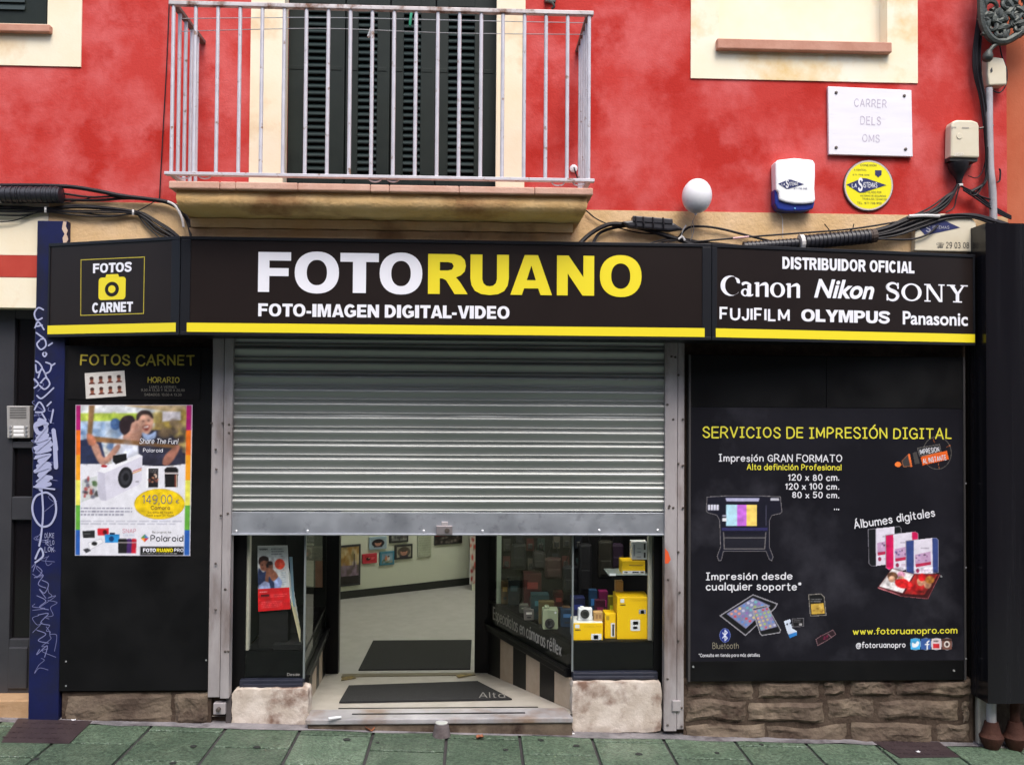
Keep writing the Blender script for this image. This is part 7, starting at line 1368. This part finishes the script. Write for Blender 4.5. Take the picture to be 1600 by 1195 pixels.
al_ = mat('brushed_aluminium', (.42, .40, .38), .45, .4, c2=(.5, .48, .46), scale=30); sheet('panel', S, [(12, 634), (48, 634), (48, 684), (13, 684)], al_, ic, -.03, .012, bevel=.003)
g = MB()
for i in range(7): g.pbox(S, 17, 637+i*2.6, 43, 638.2+i*2.6, .012, .0128)
g.build('speaker_grille', dk, ic)
for j in range(3):
    MB().pbox(S, 23, 665+j*6, 39, 669+j*6, .012, .014).build('name_plate', M['whitep'], ic)
    for px in (18.5, 43): MB().lathe(S.p(*S.uv(px, 667+j*6), .012), (0, -1, 0), [(0, .008), (.006, .007)], 10).build('button', M['boltl'], ic)
YS = -.13
fs = thing('floor_socket', 'small conical metal lock socket on the pavement before the doorstep', 'floor lock', GR.hit(690, 1143))
c = FY(-.125).hit(690, 1131); zg = gz(c.x)+.0; zt_ = c.z+.006
MB().lathe((c.x, c.y, zg), (0, 0, 1), [(0, .050), (.012, .048), (zt_-zg-.012, .039), (zt_-zg, .036), (zt_-zg, .027), (zt_-zg-.02, .024)], 20).build('cone', mat('grimy_metal', (.075, .058, .058), .8, 0, c2=(.15, .125, .125), scale=25, bump=.4), fs, smooth='auto'); MB().lathe((c.x, c.y, zt_-.018), (0, 0, 1), [(0, .024), (.02, .034), (.022, .034), (.0225, .026)], 20).build('rim', M['boltl'], fs, smooth='auto')
def scrap(name, lab, cat_, p, w_, h_, m, rot=0, curl=.01):
    c = GR.uv(*p); t = thing(name, lab, cat_, GR.hit(*p)); mb = MB(); n = 6
    for j in range(n+1):
        for i in range(n+1):
            a, b = i/n-.5, j/n-.5; rr = 1-.5*abs(b)*(1 if 'leaf' in name else 0); x, y = a*w_*rr, b*h_
            mb.v.append(GR.p(c[0]+x*math.cos(rot)-y*math.sin(rot), c[1]+x*math.sin(rot)+y*math.cos(rot), .006+curl*(a*a*4)+.002*math.sin(b*9)))
    mb.f = [[j*(n+1)+i, j*(n+1)+i+1, (j+1)*(n+1)+i+1, (j+1)*(n+1)+i] for j in range(n) for i in range(n)]
    o = mb.build('scrap', m, t, smooth=True); s_ = o.modifiers.new('s', 'SOLIDIFY'); s_.thickness = .0012
lm = mat('dry_leaf_brown', (.30, .10, .035), .7, c2=(.2, .06, .03), scale=60)
scrap('dry_leaf', 'reddish dry leaf at the left front of the doorstep', 'leaf', (577, 1141), .045, .06, lm, .6, .018); scrap('dry_leaf', 'small reddish dry leaf on a green tile below the doorstep', 'leaf', (750, 1153), .03, .04, lm, 2, .01)
scrap('paper_scrap', 'narrow white paper scrap at the foot of the right plaster block', 'litter', (887, 1147.5), .075, .016, wh, .05, .002); scrap('paper_scrap', 'tiny white paper scrap on the right maroon cover', 'litter', (1434, 1175.5), .018, .02, wh, .4, .003); scrap('paper_scrap', 'tiny pale scrap at the foot of the left stone plinth', 'litter', (115, 1126), .022, .016, wh, .2, .003)
cg = thing('paper_scrap', 'rolled white paper on the marble step near the left block', 'litter', TP.hit(522, 1124.5)); a_, b_ = TP.hit(513, 1125.5), TP.hit(533, 1123); up = Vector((0, 0, .012)); MB().tube([a_+up, b_+up], .007, 8).build('roll', wh, cg)
# dark damp spots of chewing gum on the tiles
for i, (px, py) in enumerate(((56, 1186), (302, 1166), (401, 1167), (270, 1192), (542, 1155), (590, 1160), (790, 1171), (1120, 1176), (900, 1165), (998, 1178), (845, 1156), (1190, 1163))):
    c = GR.uv(px, py); r_ = random.uniform(.012, .02); q = [(c[0]+r_*random.uniform(.7, 1.2)*math.cos(t_), c[1]+r_*random.uniform(.7, 1.1)*math.sin(t_)) for t_ in [R_(a*36) for a in range(10)]]
    o = MB().poly(GR, cat(q, 3, True), .0005, .0032).build('gum_spot', mat('black_gum', (.02, .022, .02), .7)); tag(o, 'flattened dark chewing gum spot on a green pavement tile', 'gum spot', 'chewing gum spots on the tiles')
